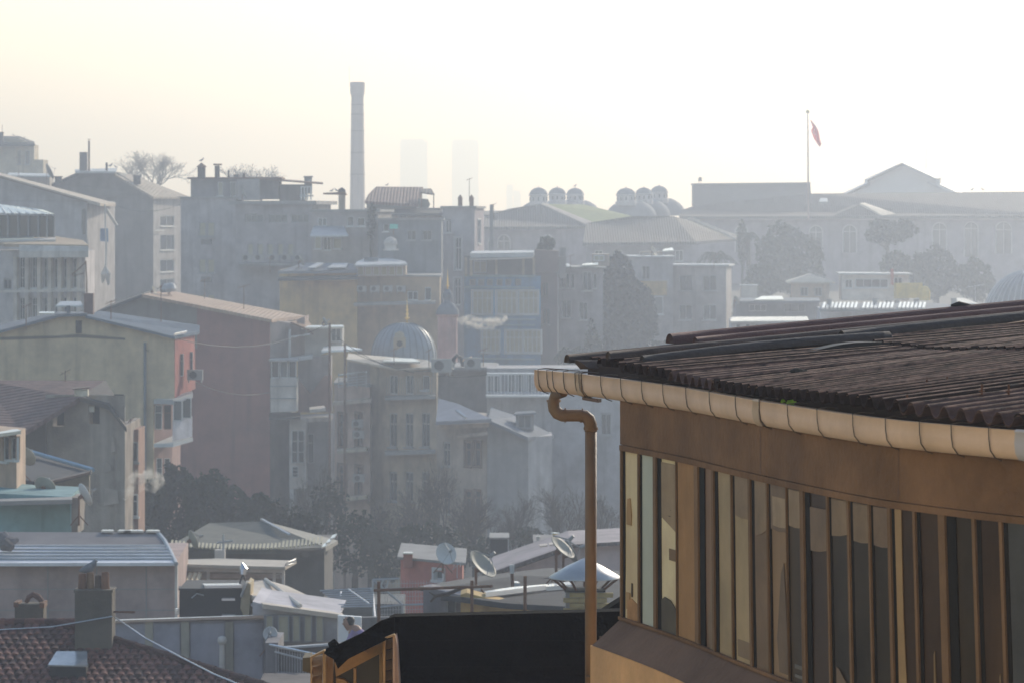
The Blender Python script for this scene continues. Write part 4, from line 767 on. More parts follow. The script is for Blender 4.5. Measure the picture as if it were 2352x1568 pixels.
# stepped right side of it: side wall, roof loggia, bay
wl = wallm(.26, .24, .24)
panel(b, 'side_wall', [(620.5, 1240, BR + .3), (620.5, 735, BR + .3), (666, 742, BR + 3), (666, 1240, BR + 3)], 6, wl)
panel(b, 'rear_wing', [(664, 820, BR + 3.2), (664, 742, BR + 3.2), (700, 727, BR + 4), (700, 820, BR + 4)], 5, wallm(.30, .24, .22))
slab(b, 'eaves_board', [(668, 739, BR + 2), (704, 731, BR + 6), (740, 779, BR + 6), (700, 752, BR + 2)], .12, M_RUST)
MB().box((PX(664, 252), 251.6, ZY(822, 252)), (PX(668, 252), 252, ZY(756, 252))).build('loggia_post', M_WHITE, b); slab(b, 'loggia_floor', [(664, 822, 251.6), (718, 815, 251.6), (718, 812, 254), (664, 818, 254)], .25, M_WHITE); slab(b, 'loggia_rail', [(668, 773, 251.6), (712, 767, 251.6), (712, 766, 252), (668, 772, 252)], .06, M_WHITE)
panel(b, 'bay_wall', [(621, 946, 248.6), (621, 868, 248.6), (682, 868, 248.6), (682, 944, 248.6)], 1.8, WHT); 
for y in (886, 914): MB().box((PX(621, 248.4), 248.5, ZY(y + 1, 248.5)), (PX(682, 248.4), 248.59, ZY(y - 1, 248.5))).build('panel_joint', M_GREYF, b)
panel(b, 'bay_roof', [(618, 829, 248.4), (618, 824, 248.4), (684, 824, 248.4), (684, 829, 248.4)], 2.2, M_ZINC)
for x in (632, 652, 672): window(b, P(x, 867, 248.9), 0, .52, 1.05, 1, 1, M_WHITE, M_GLASSL if x == 652 else M_GLASS, False)
slab(b, 'bay_floor', [(618, 958, 248), (690, 956, 248), (690, 946, 250.5), (618, 947, 250.5)], .15, M_DARK)
panel(b, 'terrace_wall', [(684, 946, 252.5), (684, 868, 252.5), (712, 905, 252.5), (745, 862, 252.5), (760, 862, 252.5), (760, 946, 252.5)], 1, wallm(.28, .17, .14)); 
panel(b, 'upper_terrace', [(684, 868, 253.2), (684, 822, 253.2), (760, 815, 253.2), (760, 946, 253.2), (684, 946, 253.2)], 2, wallm(.33, .32, .33))
slab(b, 'terrace_slab', [(666, 960, 249), (760, 956, 249), (765, 948, 253), (666, 952, 253)], .3, WHT); slab(b, 'white_step', [(712, 940, 248), (748, 936, 248), (744, 930, 250), (710, 934, 250)], .2, WHT)
panel(b, 'lower_wall', [(664, 1240, 250), (664, 962, 250), (760, 958, 250), (760, 1240, 250)], 5, wallm(.30, .31, .33))
panel(b, 'white_bay', [(665, 1122, 248.9), (665, 964, 248.9), (704, 962, 248.9), (704, 1120, 248.9)], 1, WHT)
for x, y0, y1 in ((677, 1062, 986), (692, 1062, 986), (678, 1095, 1070)): window(b, P(x, y0, 248.8), 0, .36, (y0 - y1) / F * 248.8, 1, 3, M_WHITE, M_GLASS, False)
MB().box((PX(666, 249), 248.7, ZY(1215, 249)), (PX(674, 249), 249.2, ZY(1122.5, 249))).build('corner_post', M_WHITE, b)
for x in (714,): window(b, P(x, 1062, 249.9), 0, .4, 1.9, 1, 2, M_WHITE, M_GLASS, False)
t = thing('roof_cabin', 'jumble of white framed roof cabins with bright tin edges above the loggia', 'hut', P(730, 790, 254)); panel(t, 'wall', [(700, 818, 254), (700, 752, 254), (786, 750, 254), (786, 792, 254), (730, 818, 254)], 3, wallm(.42, .43, .42)); slab(t, 'roof', [(692, 752, 252.4), (789, 750, 252.4), (787, 746, 255), (696, 748, 255)], .12, M_METAL)
slab(t, 'awning', [(738, 805, 249.5), (790, 803, 249.5), (832, 801, 249.5), (794, 793, 253), (744, 795, 253)], .12, mat((.75, .75, .74), .35, .05)); window(t, P(772, 785, 253.9), 0, .7, .9, 2, 1, M_WHITE, M_GLASSL, False)
# cream gable house
CR = 205
b = thing('cream_gable_house', 'cream gable wall stained dark along an old roof line, red side wall', 'house', P(250, 1150, CR)); cw = wallm(.55, .47, .33, .6)
panel(b, 'wall', [(-30, 1250, CR), (-30, 764, CR), (0, 761, CR), (135, 727, CR), (196, 728, CR), (400, 772, CR), (401, 914, CR), (352, 916, CR), (352, 1250, CR)], 8, cw)
panel(b, 'old_roof_stain', [(0, 781, CR - .03), (0, 774, CR - .03), (130, 771, CR - .03), (180, 767, CR - .03), (240, 772, CR - .03), (287, 776, CR - .03), (287, 781, CR - .03), (180, 775, CR - .03)], .028, wallm(.13, .12, .10))
slab(b, 'roof', [(-32, 764, CR - .5), (0, 759, CR - .5), (137, 722, CR - .5), (200, 720, CR - .5), (200, 716, CR + 8), (130, 716, CR + 8), (-32, 752, CR + 8)], .14, M_LEAD)
slab(b, 'roof', [(196, 724, CR - .5), (402, 773, CR - .5), (458, 762, CR + 8), (459, 747, CR + 9), (230, 714, CR + 9)], .14, mat((.13, .165, .21), .9, .3, .8, .2, spec=.05)); slab(b, 'flashing', [(400, 771.4, CR - .6), (428, 765, CR + 2), (430, 762.5, CR + 3), (403, 769, CR - .3)], -.1, M_METAL)
panel(b, 'side_wall', [(401.5, 914, CR), (401.5, 774, CR), (440, 768, CR + 6), (442, 895, CR + 6)], 2, RED)
panel(b, 'rear_wall', [(352.5, 1250, CR + .5), (352.5, 914, CR + .5), (396, 914, CR + 3), (396, 1250, CR + 3)], 5, wallm(.36, .24, .22))
MB().box((PX(174, CR), CR - .04, ZY(766, CR)), (PX(188, CR), CR + .3, ZY(736, CR))).build('vent_opening', M_DARK, b)
MB().path([P(333, 1240, CR - .15), P(333, 900, CR - .15), P(333, 786, CR - .15)], .075, 8).build('drainpipe', M_LEAD, b)
window(b, P(415.5, 863, CR + 2.0), R(0), .26, 1.25, 1, 2, M_WHITE, M_GLASSL, False); window(b, P(437, 862, CR + 5.4), 0, .28, 1.3, 1, 2, M_WHITE, M_GLASSL, False)
t_ = b; panel(t_, 'balcony_front', [(396, 1013, CR - 1.2), (396, 965, CR - 1.2), (441, 955, CR + 1), (441, 1002, CR + 1)], .15, wallm(.55, .58, .66)); slab(t_, 'balcony_floor', [(353, 1018, CR - 1.2), (398, 1017, CR - 1.3), (443, 1004, CR + 1), (396, 1000, CR + 3)], .2, M_WHITE); slab(t_, 'balcony_roof', [(353, 916, CR - .8), (398, 917, CR - 1.3), (443, 902, CR + 1), (441, 896, CR + 3), (396, 910, CR + 2)], .25, M_ZINC)
window(t_, P(408, 966, CR - 1.1), 0, .5, 1.05, 1, 1, M_WHITE, M_GLASSL, False); window(t_, P(429, 960, CR + .2), 0, .5, 1.05, 1, 1, M_WHITE, M_GLASSL, False); window(t_, P(364, 985, CR + .4), 0, .4, 1.3, 1, 2, M_WHITE, M_GLASSL, False); window(t_, P(385, 985, CR + 1.4), 0, .4, 1.3, 1, 2, M_BROWNF, M_GLASS, False)
window(t_, P(366, 1120, CR + .4), 0, .35, 1.6, 1, 3, M_WHITE, M_GLASSL, False); window(t_, P(384, 1120, CR + 1.4), 0, .3, 1.6, 1, 3, M_WHITE, M_GLASS, False)
ac('air conditioner on the red side wall of the cream gable house', 448, 878, CR + 3, 1.0)
d = CR + 2; MB().box((PX(193, d), d, ZY(724, d)), (PX(214, d), d + .5, ZY(674, d))).build('chimney', mat((.20, .12, .10), .9, .3, 2.0, .3), b); slab(b, 'chimney_hood', [(128, 702, d), (190, 702, d), (186, 692, d + 1), (140, 692, d + 1)], .08, M_WHITE)
MB().cyl(P(157, 722, d), P(157, 702, d), .12, n=6).build('hood_post', M_LEAD, b); slab(b, 'tin_sheet', [(88, 719, d - 1), (125, 719, d - 1), (125, 716, d), (92, 716, d)], .08, M_METAL)
antenna('thin aerial on the blue grey roof of the cream gable house', 370, 655, 748, 211, 2, 10, .03)
# mast poles
for x, y0, y1, dd in ((757, 742, 1190, 226), (792, 790, 900, 236)):
    t = thing('mast', ('tall thin lattice mast rising before the pink fronted house' if x < 780 else 'shorter thin mast right of the tall lattice one'), 'mast', P(x, y1, dd)); k = 3.0 / F * dd; X = PX(x, dd)
    for s_ in (-1, 1): MB().cyl((X + s_ * k * .5, dd, G(dd)), (X + s_ * k * .5, dd, ZY(y0, dd)), .035, n=5).build('rail', M_RUST, t)
    mb = MB(); n = int((y1 - y0) / 10)
    for i in range(n): a = y0 + 10 * i; mb.cyl((X - k * .5, dd, ZY(a, dd)), (X + k * .5, dd, ZY(a + 10, dd)), .018, n=3)
    mb.build('lacing', M_RUST, t, kind='stuff')
# pink fronted house and beige house below the dome
b = Bld('pink_front_house', 'pinkish town house with white trimmed balcony windows and a bright roof railing', 'town house', (768, 242), (850, 238), top=888, depth=8, wm=wallm(.42, .33, .29))
for x, w_ in ((787, 17), (825, 15)): b.win(x - w_ / 2, 948, x + w_ / 2, 1026, nx=2, ny=2, fm=M_BROWNF, trim=.12); b.win(x - w_ / 2, 1068, x + w_ / 2, 1136, nx=2, ny=2, fm=M_BROWNF, trim=.12)
b.done().flat(.1, .1); tt = b.th
slab(tt, 'cornice', [(764, 924, 240), (853, 915, 236.5), (853, 912, 237.6), (764, 921, 241.4)], .2, BEIGE)
for y in (1034, 1144): slab(tt, 'balcony', [(774, y, 239), (842, y - 6, 236), (846, y - 9, 238.4), (774, y - 5, 241)], .2, CREAM)
for x, y in ((821, 985), (823, 1010), (824, 1110)): ac({985: 'upper', 1010: 'lower', 1110: 'lowest'}[y] + ' air conditioner between the windows of the pink fronted house', x, y, 238, .85)
t = thing('roof_railing', 'bright metal railing on the roof of the pink fronted house', 'railing', P(808, 886, 238))
for i, y in enumerate((858, 867, 873, 879, 885)): MB().cyl(P(777, y + 3, 239), P(842, y - 5, 236), .05 if i == 0 else .025, n=6).build('rail', M_METAL if i == 0 else M_ZINC, t)
for x in (778, 799, 820, 841): MB().cyl(P(x, 889, 238), P(x, 856 - (x - 778) * .1, 238), .03, n=5).build('post', M_ZINC, t)
b = Bld('beige_house', 'beige town house with a low pale roof directly below the lead dome', 'town house', (850, 240), (1003, 234), top=846, depth=9, wm=wallm(.42, .36, .28))
for x in (903, 940, 978):
    b.win(x - 9, 862, x + 10, 905, nx=2, fm=M_WHITE, sill=False) if x != 978 else b.win(970, 862, 986, 895, nx=1, fm=M_WHITE)
    b.win(x - 9, 948, x + 9, 1026, nx=2, ny=2, fm=M_GREYF); b.win(x - 9, 1082, x + 9, 1150, nx=2, ny=2, fm=M_GREYF)
b.done(); tt = b.th
slab(tt, 'roof', [(796, 824, 237), (912, 846, 236), (1005, 842, 232), (982, 826, 238), (880, 818, 243), (800, 811, 246)], .12, mat((.50, .42, .33), .6, .25, 1.5, metal=.3)); slab(tt, 'roof_sheet', [(880, 832, 236.5), (965, 834, 234), (950, 826, 238), (880, 825, 240)], -.1, mat((.62, .60, .55), .3, .1, metal=.6))
for y in (908, 1034): slab(tt, 'balcony', [(884, y + 4, 236.5), (1000, y, 232.5), (1000, y - 3, 234), (884, y, 238.4)], .18, M_CONC)
mb = MB()
for i in range(22): x = 888 + i * 4.9; mb.cyl(P(x, 908, 236.4 - i * .18), P(x, 866, 236.4 - i * .18), .018, n=3)
mb.build('balcony_bars', M_GREYF, tt, kind='stuff')
panel(tt, 'attic_wall', [(797, 890, 240.5), (797, 824, 240.5), (852, 838, 240), (852, 890, 240)], 3, wallm(.36, .34, .35))
ac('large air conditioner right of the beige house roof', 1014, 862, 231, 1.45); ac('air conditioner beside the balcony railing under the blue house', 1086, 852, 236, 1.2)
t = thing('rubble_roof', 'cluttered flat roof with bright tin scraps under the blue house', 'roof', P(1060, 850, 244)); panel(t, 'wall', [(1003, 1230, 243), (1003, 842, 243), (1145, 842, 243), (1145, 1230, 243)], 6, wallm(.36, .36, .36)); slab(t, 'roof', [(1000, 843, 242), (1148, 843, 242), (1140, 832, 248), (1005, 832, 248)], .15, M_CONC)
slab(t, 'tin_sheet', [(1068, 834, 240), (1098, 834, 240), (1094, 831.5, 241), (1070, 831.5, 241)], .05, M_METAL); MB().path([P(1040, 842, 243), P(1042, 824, 243), P(1050, 815, 243), P(1060, 822, 243), P(1063, 842, 243)], .12, 6).build('bent_duct', M_DARK, t); slab(t, 'orange_board', [(1062, 828, 242), (1084, 820, 242), (1084, 817, 243), (1064, 825, 243)], .05, mat((.5, .32, .18), .7))
# house with the lead hipped roof
b = Bld('lead_roof_house', 'beige corner house with white trimmed windows and a bright lead hip roof', 'town house', (1003, 224), (1118, 220), top=966, depth=9, wm=wallm(.38, .34, .30))
for y0, y1 in ((1014, 1070), (1126, 1178)):
    b.win(1069, y0, 1084, y1, nx=1, ny=2, fm=M_BROWNF, trim=.1); b.win(1091, y0, 1105, y1, nx=1, ny=2, fm=M_BROWNF, trim=.1)
    b.win(1018, y0, 1034, y1, nx=2, ny=2, fm=M_GREYF)
b.done(); slab(b.th, 'roof', [(1001, 967, 220.8), (1129, 961, 216.8), (1052, 926, 224), (1007, 914, 228)], .2, mat((.24, .24, .27), .6, .25, 1.0, metal=.2)); slab(b.th, 'hip_ridge', [(1046, 945, 220), (1068, 961, 218.6), (1072, 961, 218.5), (1052, 945, 219.8)], -.12, M_METAL)
slab(b.th, 'cornice', [(1050, 1000, 220.2), (1120, 992, 217.4), (1120, 990, 219), (1050, 998, 222)], .15, BEIGE)
slab(b.th, 'cornice', [(1000, 976, 221.6), (1124, 970, 217.6), (1124, 964, 219.4), (1000, 970, 223.4)], .25, BEIGE)
# grey house with white balcony rail
b = Bld('grey_balcony_house', 'grey house with a white balustraded terrace left of the near gutter', 'house', (1118, 236), (1430, 232), top=908, depth=9, wm=wallm(.38, .40, .44))
b.win(1221, 1042, 1266, 1104, nx=3, fm=M_GREYF); b.win(1380, 947, 1403, 998, nx=2, fm=M_GREYF); b.win(1150, 1060, 1180, 1100, nx=2, fm=M_GREYF); b.done(); tt = b.th
panel(tt, 'upper_wall', [(1118, 907.6, 238.5), (1118, 845, 238.5), (1430, 845, 236), (1430, 907.6, 236)], 5, wallm(.36, .37, .40)); 
for x, y0, y1, w_ in ((1133, 905, 862, .9), (1185, 902, 858, 1.0), (1225, 902, 858, .9)): window(tt, P(x, y0, 237.6), 0, w_, (y0 - y1) / F * 238, 2, 1, M_WHITE, M_GLASSL, False)
t = thing('balustrade', 'white terrace balustrade left of the near gutter', 'railing', P(1190, 905, 234))
slab(t, 'rail', [(1118, 857, 234.6), (1262, 857, 233.6), (1262, 855, 234), (1118, 855, 235)], .07, M_WHITE); slab(t, 'base', [(1116, 908, 234), (1264, 908, 232.6), (1264, 904.5, 234), (1116, 904.5, 235.6)], .1, M_WHITE)
for i in range(19): x = 1120 + i * 7.8; MB().box((PX(x, 234.2) - .025, 234.2, ZY(905, 234)), (PX(x, 234.2) + .025, 234.25, ZY(857, 234))).build('baluster', M_WHITE, t)
b = thing('lean_to_house', 'low house with a dark shed roof sloping right behind the downpipe', 'house', P(1180, 1100, 226))
panel(b, 'wall', [(1119, 1230, 219.6), (1119, 966, 219.6), (1128, 966, 219.6), (1213, 1004, 219.6), (1213, 1230, 219.6)], 7, wallm(.28, .29, .31)); panel(b, 'right_wall', [(1213.5, 1230, 219.8), (1213.5, 1003, 219.8), (1268, 1000, 222), (1268, 1230, 222)], 4, wallm(.42, .43, .46)); slab(b, 'roof', [(1122, 963, 219), (1212, 1003, 219), (1272, 998, 224), (1190, 955, 228), (1128, 934, 231)], .18, M_LEAD)
panel(b, 'dormer_wall', [(1185, 985, 222), (1185, 950, 222), (1226, 947, 222), (1226, 988, 222)], 2, wallm(.36, .37, .38)); window(b, P(1205, 983, 221.9), 0, .8, .75, 2, 1, M_GREYF, M_GLASSL, False)
slab(b, 'dormer_roof', [(1180, 950, 221.4), (1232, 946, 221.4), (1226, 942, 224), (1184, 945, 224)], .1, M_LEAD)
# ruined house
RU = 168
b = thing('ruined_house', 'crumbling rubble walled house with a dark tiled roof and hollow windows', 'house', P(200, 1200, RU)); rub = mat((.30, .25, .21), .95, .5, .7, .8, streak=.8, dirt_refl=(.46, .41, .36))
ww = Wall(P(105, 0, RU), P(287, 0, RU - 1), G(RU) - 1, ZY(905, RU)); ops = [(121, 931, 147, 978), (203, 931, 229, 974)]
for o in ops: ww.ops.append(ww.rect(*o))
mb = MB(); ww.mesh(mb, 0, .5); mb.build('wall', rub, b); MB().box((PX(105, RU + 7), RU + 7, G(RU)), (PX(283, RU + 7), RU + 8, ZY(955, RU))).box((PX(287, RU) - .35, RU - .9, G(RU)), (PX(287, RU), RU + 7, ZY(978, RU))).build('back_wall', rub, b)
MB().box((PX(110, RU + 3), RU + 3, G(RU)), (PX(284, RU + 3), RU + 3.2, ZY(912, RU))).build('inner_wall', M_DARK, b)
slab(b, 'roof', [(-40, 990, RU - 3.5), (52, 992, RU - 3.5), (182, 912, RU - .6), (242, 873, RU + 3.2), (-40, 872, RU + 3.5)], .22, mat((.17, .10, .085), .8, .45, 3.0, .6, wave=.7, waxis='Y', wsc=.9)); slab(b, 'roof_hip', [(242, 872, RU + 3.2), (184, 910, RU - .8), (250, 930, RU - 1.4), (291, 982, RU - 1.6), (262, 905, RU + 2)], .2, mat((.09, .08, .075), .85, .3, 1.2, .5))
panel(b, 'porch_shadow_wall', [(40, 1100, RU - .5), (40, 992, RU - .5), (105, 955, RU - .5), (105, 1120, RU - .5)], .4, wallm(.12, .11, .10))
t = thing('roof_crate', 'sunlit pale crate standing on the ruined house roof', 'crate', P(188, 908, RU - 1)); MB().box((PX(173, RU - 1.2), RU - 1.5, ZY(908, RU - 1)), (PX(203, RU - 1.2), RU - 1, ZY(893, RU - 1))).build('box', mat((.62, .56, .45), .7, .3, 4.0), t); slab(t, 'lid', [(166, 892, RU - 1.6), (207, 888, RU - 1.6), (207, 886, RU - .8), (168, 890, RU - .8)], .05, M_BROWNF)
MB().box((PX(203, RU) , RU - .45, ZY(944, RU)), (PX(219, RU), RU - .38, ZY(931, RU))).build('whitewashed_board', mat((.75, .74, .70), .8), b)
for x0, y0, x1, y1 in ((240, 1060, 252, 1085), (254, 1000, 262, 1040), (238, 1120, 270, 1160)): panel(b, 'plaster_patch', [(x0, y1, RU - 1.05), (x0 + 3, y0, RU - 1.05), (x1, y0 + 6, RU - 1.05), (x1 + 3, y1 - 5, RU - 1.05)], .04, wallm(.36, .33, .30))
b = thing('brick_stub_house', 'narrow strip of brick house wall right of the ruined house', 'house', P(300, 1200, RU + 4)); panel(b, 'wall', [(288, 1230, RU + 4), (288, 988, RU + 4), (318, 985, RU + 4), (318, 1230, RU + 4)], 3, mat((.34, .20, .15), .9, .3, 1.2, .5)); window(b, P(304, 1185, RU + 3.9), 0, .45, 1.0, 1, 2, M_WHITE, M_GLASS); window(b, P(304, 1060, RU + 3.9), 0, .5, .9, 1, 1, M_GREYF, M_GLASS)
# low sheds left
d = 150
b = Bld('corner_room', 'cream windowed room with a scalloped tin eave at the left edge', 'house', (-40, 140), (38, 138), top=996, depth=4, wm=wallm(.46, .36, .28), base=ZY(1150, 138)); b.win(6, 1003, 20, 1058, nx=1, fm=M_WHITE); b.win(24, 1000, 36, 1054, nx=1, fm=M_WHITE); b.done(); slab(b.th, 'roof', [(-40, 1000, 136.5), (48, 988, 136), (40, 984, 141), (-40, 990, 142)], .12, M_METAL)
b = thing('lean_to_shed', 'dark lean-to shed roof with blue flashing against the ruined house', 'shed', P(120, 1130, 152)); slab(b, 'roof', [(40, 1098, 148), (98, 1108, 148), (208, 1080, 148), (212, 1076, 152), (95, 1042, 156), (40, 1030, 156)], .15, M_DARK); MB().cyl(P(62, 1034, 154.5), P(214, 1078, 151), .09, n=6).build('flashing', mat((.30, .42, .52), .4, metal=.4), b)
panel(b, 'wall', [(40, 1140, 149), (40, 1098, 149), (98, 1108, 149), (205, 1084, 149), (205, 1140, 149)], .3, wallm(.28, .25, .20)); slab(b, 'eaves_trim', [(90, 1110, 147.6), (206, 1083, 147.6), (206, 1080, 148), (90, 1107, 148)], .1, M_BROWNF)
b = Bld('teal_shed', 'long teal walled shed below the satellite dish', 'shed', (-40, 136), (162, 134), top=1140, depth=5, wm=wallm(.20, .36, .40), base=G(135)); b.done(); slab(b.th, 'roof', [(-40, 1151, 133.5), (166, 1146, 131.6), (164, 1132, 137), (-40, 1138, 139)], .15, M_CONC)
panel(b.th, 'rubbish_edge', [(163, 1225, 134.4), (163, 1142, 134.4), (182, 1142, 134.4), (178, 1225, 134.4)], 2, rub)
dish('large dish with its back turned above the lean-to shed', 57, 1050, 146, .42, 30, 30, None, .9); dish('bright edged dish standing over the teal shed', 190, 1138, 131, .42, 62, 25, M_WHITE, 1.0); dish('dark dish leaning on the teal shed roof', 101, 1118, 138, .40, 20, 35, None, .7)

# valley trees
def vt(lst, label, group):
    pos = 'leftmost second third fourth fifth sixth seventh eighth ninth tenth'.split()
    for i, a in enumerate(lst): leafy('valley_tree', pos[i] + ' from the left of ' + label, a[0], a[1], a[2], a[3], a[4], a[5], a[6], a[7], group)
vt([(345, 1085, 1260, 110, 192, 2600, .17, 0), (400, 1050, 1290, 150, 196, 4200, .17, 2), (470, 1075, 1290, 130, 190, 3400, .17, 0), (540, 1100, 1300, 140, 194, 3600, .17, 1), (610, 1120, 1300, 130, 188, 3200, .17, 0)], 'the dark trees under the brick building', 'dark valley trees')
vt([(690, 1150, 1330, 130, 186, 1300, .13, 3), (750, 1080, 1330, 110, 190, 1300, .13, 3), (815, 1160, 1340, 130, 184, 1400, .13, 1), (880, 1200, 1350, 120, 182, 1400, .13, 3), (950, 1190, 1340, 130, 186, 1500, .13, 1), (1040, 1205, 1330, 130, 184, 1400, .13, 3), (1130, 1215, 1330, 120, 186, 1300, .13, 1), (1225, 1205, 1320, 120, 186, 1200, .13, 3), (1320, 1210, 1310, 120, 188, 1200, .13, 1), (1400, 1210, 1310, 90, 188, 900, .13, 3)], 'the valley trees before the town houses', 'valley trees before the town houses')
for i, (x, yt, yb, w_, dd) in enumerate(((730, 1050, 1300, 130, 200), (1020, 1040, 1260, 110, 198), (1285, 1105, 1300, 130, 196), (960, 1110, 1300, 120, 202), (850, 1120, 1300, 120, 192), (1090, 1130, 1310, 120, 190), (1170, 1120, 1310, 120, 194), (1370, 1130, 1300, 110, 192), (640, 1120, 1290, 110, 188))): bare('bare grey tree ' + ('by the white bay of the brick building', 'before the lead roofed corner house', 'under the grey balcony house', 'before the beige town house', 'below the pink fronted house', 'right of the lead roofed corner house', 'before the lean-to house wall', 'behind the downpipe', 'at the right end of the dark trees')[i], x, yt, yb, w_, dd, 6, 3, 'bare valley trees', 31 + i, .13)
t = leafy('thicket', 'dark thicket behind the low tiled roof', 640, 1180, 1330, 210, 176, 3400, .16, 2, None, 8, 77, cat='tree')

# smoke puffs
def smoke(label, pts, d, seed, dens=.9):
    rd = random.Random(seed); t = thing('smoke', label, 'smoke', P(pts[0][0], pts[0][1], d)); bm_v = MB()
    m = bpy.data.materials.new('smoke'); m.use_nodes = True; nn = m.node_tree; nn.nodes.clear(); o = nn.nodes.new('ShaderNodeOutputMaterial'); v = nn.nodes.new('ShaderNodeVolumePrincipled'); tc = nn.nodes.new('ShaderNodeTexCoord'); no = nn.nodes.new('ShaderNodeTexNoise'); no.inputs['Scale'].default_value = 2.6; no.inputs['Detail'].default_value = 4
    rp = nn.nodes.new('ShaderNodeMapRange'); rp.inputs[1].default_value = .45; rp.inputs[2].default_value = .68; rp.inputs[4].default_value = dens * .8
    nn.links.new(tc.outputs['Object'], no.inputs[0]); nn.links.new(no.outputs[0], rp.inputs[0]); nn.links.new(rp.outputs[0], v.inputs['Density']); v.inputs['Color'].default_value = (.98, .97, .95, 1); v.inputs['Anisotropy'].default_value = .45; nn.links.new(v.outputs[0], o.inputs['Volume'])
    bmv = MB(); c = [P(x, y, d) for x, y, r in pts]
    for kk in (1.5, 1.15, .85, .55): MB().path(c, [r / F * d * kk for x, y, r in pts], 14).build('plume', m, t, smooth=True, kind='stuff')
    return t
smoke('white smoke drifting right from beside the pink turret', [(1050, 732, 3), (1060, 736, 8), (1075, 738, 11), (1092, 742, 10), (1110, 743, 11), (1128, 742, 11), (1146, 736, 10), (1166, 730, 5)], 258, 1, 1.5)
smoke('pale smoke curling up beside the ruined house', [(286, 1146, 3), (294, 1132, 10), (308, 1112, 16), (322, 1100, 18), (338, 1098, 20), (356, 1106, 18), (378, 1100, 8)], 158, 2, 1.6)

# rooftop aerials, dishes and slack wires of the middle distance (dmore)
for i, (x, y0, y1, dd, n_, w_) in enumerate(((60, 700, 745, 204, 3, 22), (255, 690, 722, 206, 4, 26), (470, 640, 676, 252, 3, 22), (560, 655, 700, 252, 4, 26), (905, 800, 826, 236, 3, 18), (985, 802, 838, 233, 3, 16), (1110, 800, 840, 243, 4, 24), (620, 590, 618, 300, 3, 16), (1310, 586, 612, 320, 3, 18), (1640, 585, 608, 350, 3, 16), (300, 960, 985, 171, 2, 14), (150, 850, 872, 171, 3, 24))):
    antenna('thin television aerial ' + ('on the left end of the cream gable roof', 'on the blue grey roof slope by the chimney', 'on the tan roof of the brick building', 'further right on the tan roof of the brick building', 'on the low pale roof below the dome', 'at the right end of the low pale roof', 'on the cluttered flat roof', 'behind the ochre house roof', 'on the whitish terrace house', 'on the flat house below the palm', 'on the narrow brick strip', 'on the ruined house ridge')[i], x, y0, y1, dd, n_, w_, .03)
for i, (x, y, dd, r, az) in enumerate(((392, 660, 255, .35, 60), (352, 668, 254, .32, 100), (745, 740, 255, .3, 60), (1035, 838, 240, .32, 120), (560, 448, 329, .45, 90), (690, 600, 300, .4, 70), (1500, 578, 344, .45, 110), (1690, 690, 335, .4, 60))):
    dish('small dish ' + ('right of the roof cowls on the brick building', 'left of the roof cowls on the brick building', 'on the white framed roof cabin', 'beside the bent duct on the cluttered roof', 'below the penthouse roof edge', 'at the left end of the lead hipped roof', 'on the grey flat house behind the evergreen', 'at the left end of the dark fronted low house')[i], x, y, dd, r, az, 25, None, .7)
for i, (a, c, sag) in enumerate((((757, 760, 226), (1003, 850, 233), .8), ((757, 742, 226), (400, 775, 206), .9), ((792, 800, 236), (1118, 860, 236), .7), ((333, 800, 204), (620, 900, 249), 1.0), ((415, 470, 331), (262, 470, 350), .6), ((1016, 500, 334), (868, 500, 311), .5))):
    p, q = P(*a), P(*c); t = thing('wire', 'slack overhead wire ' + ('from the tall mast to the beige house', 'from the tall mast back to the red side wall', 'from the shorter mast to the grey balcony house', 'from the cream gable wall to the white bay', 'between the grey apartment house and the long gabled house', 'between the narrow house and the dark fronted house')[i], 'wire', p, 'overhead wires')
    MB().path([p.lerp(q, k / 8) - Vector((0, 0, sag * 4 * (k / 8) * (1 - k / 8))) for k in range(9)], .02, 4).build('wire', M_DARK, t)
# ================================================================ LOW ROOFS, 60 - 150 m
# tiled low house with flared eaves
d = 145; b = thing('tiled_low_house', 'dark hipped house with flared corrugated eaves beneath the valley trees', 'house', P(600, 1300, d))
MB().box((PX(400, d), d, G(d) - 1), (PX(745, d), d + 7, ZY(1262, d))).build('wall', wallm(.10, .10, .10), b)
M_OLD = mat((.13, .13, .11), .8, .3, 1.5, .4)
slab(b, 'roof', [(395, 1250, d - 1), (500, 1262, d - 2), (620, 1262, d - 2), (748, 1256, d - 1), (602, 1196, d + 4), (480, 1200, d + 5)], .15, M_OLD); slab(b, 'roof', [(748, 1256, d - 1), (776, 1240, d + 3), (598, 1193, d + 4.5)], .15, mat((.26, .24, .20), .7, .3, 1.5, .3)); slab(b, 'ridge_flashing', [(598, 1193, d + 4.3), (604, 1193, d + 4.3), (668, 1228, d + 1), (662, 1229, d + 1)], -.06, M_ZINC)
for i in range(40):
    x = 392 + i * 8.8; y = 1262 - 12 * (((i - 18) / 20) ** 2) + (6 if i < 12 else 0) * 0; MB().prism([P(x, y, d - 2.4), P(x + 4.5, y, d - 2.4), P(x + 6.5, y - 11 - (4 if i > 28 else 0), d - 1.2), P(x + 2, y - 11 - (4 if i > 28 else 0), d - 1.2)], (0, 0, .05)).build('eave_tile', mat((.48, .42, .28), .6, .3, 3.0), b)
panel(b, 'fascia', [(392, 1280, d - 1.8), (392, 1262, d - 1.8), (720, 1262, d - 1.8), (745, 1258, d - 1.8), (745, 1275, d - 1.8), (560, 1285, d - 1.8)], .2, wallm(.10, .09, .08))
for x0 in (738, 748, 758): slab(b, 'broken_eave', [(x0, 1256 - (x0 - 738), d - 2), (x0 + 10, 1253 - (x0 - 738), d - 2), (x0 + 16, 1244 - (x0 - 738), d - 1), (x0 + 6, 1247 - (x0 - 738), d - 1)], .05, M_METAL)
dish('dish before the flared corrugated eaves', 439, 1240, 138, .36, 65, 20, None, .9)
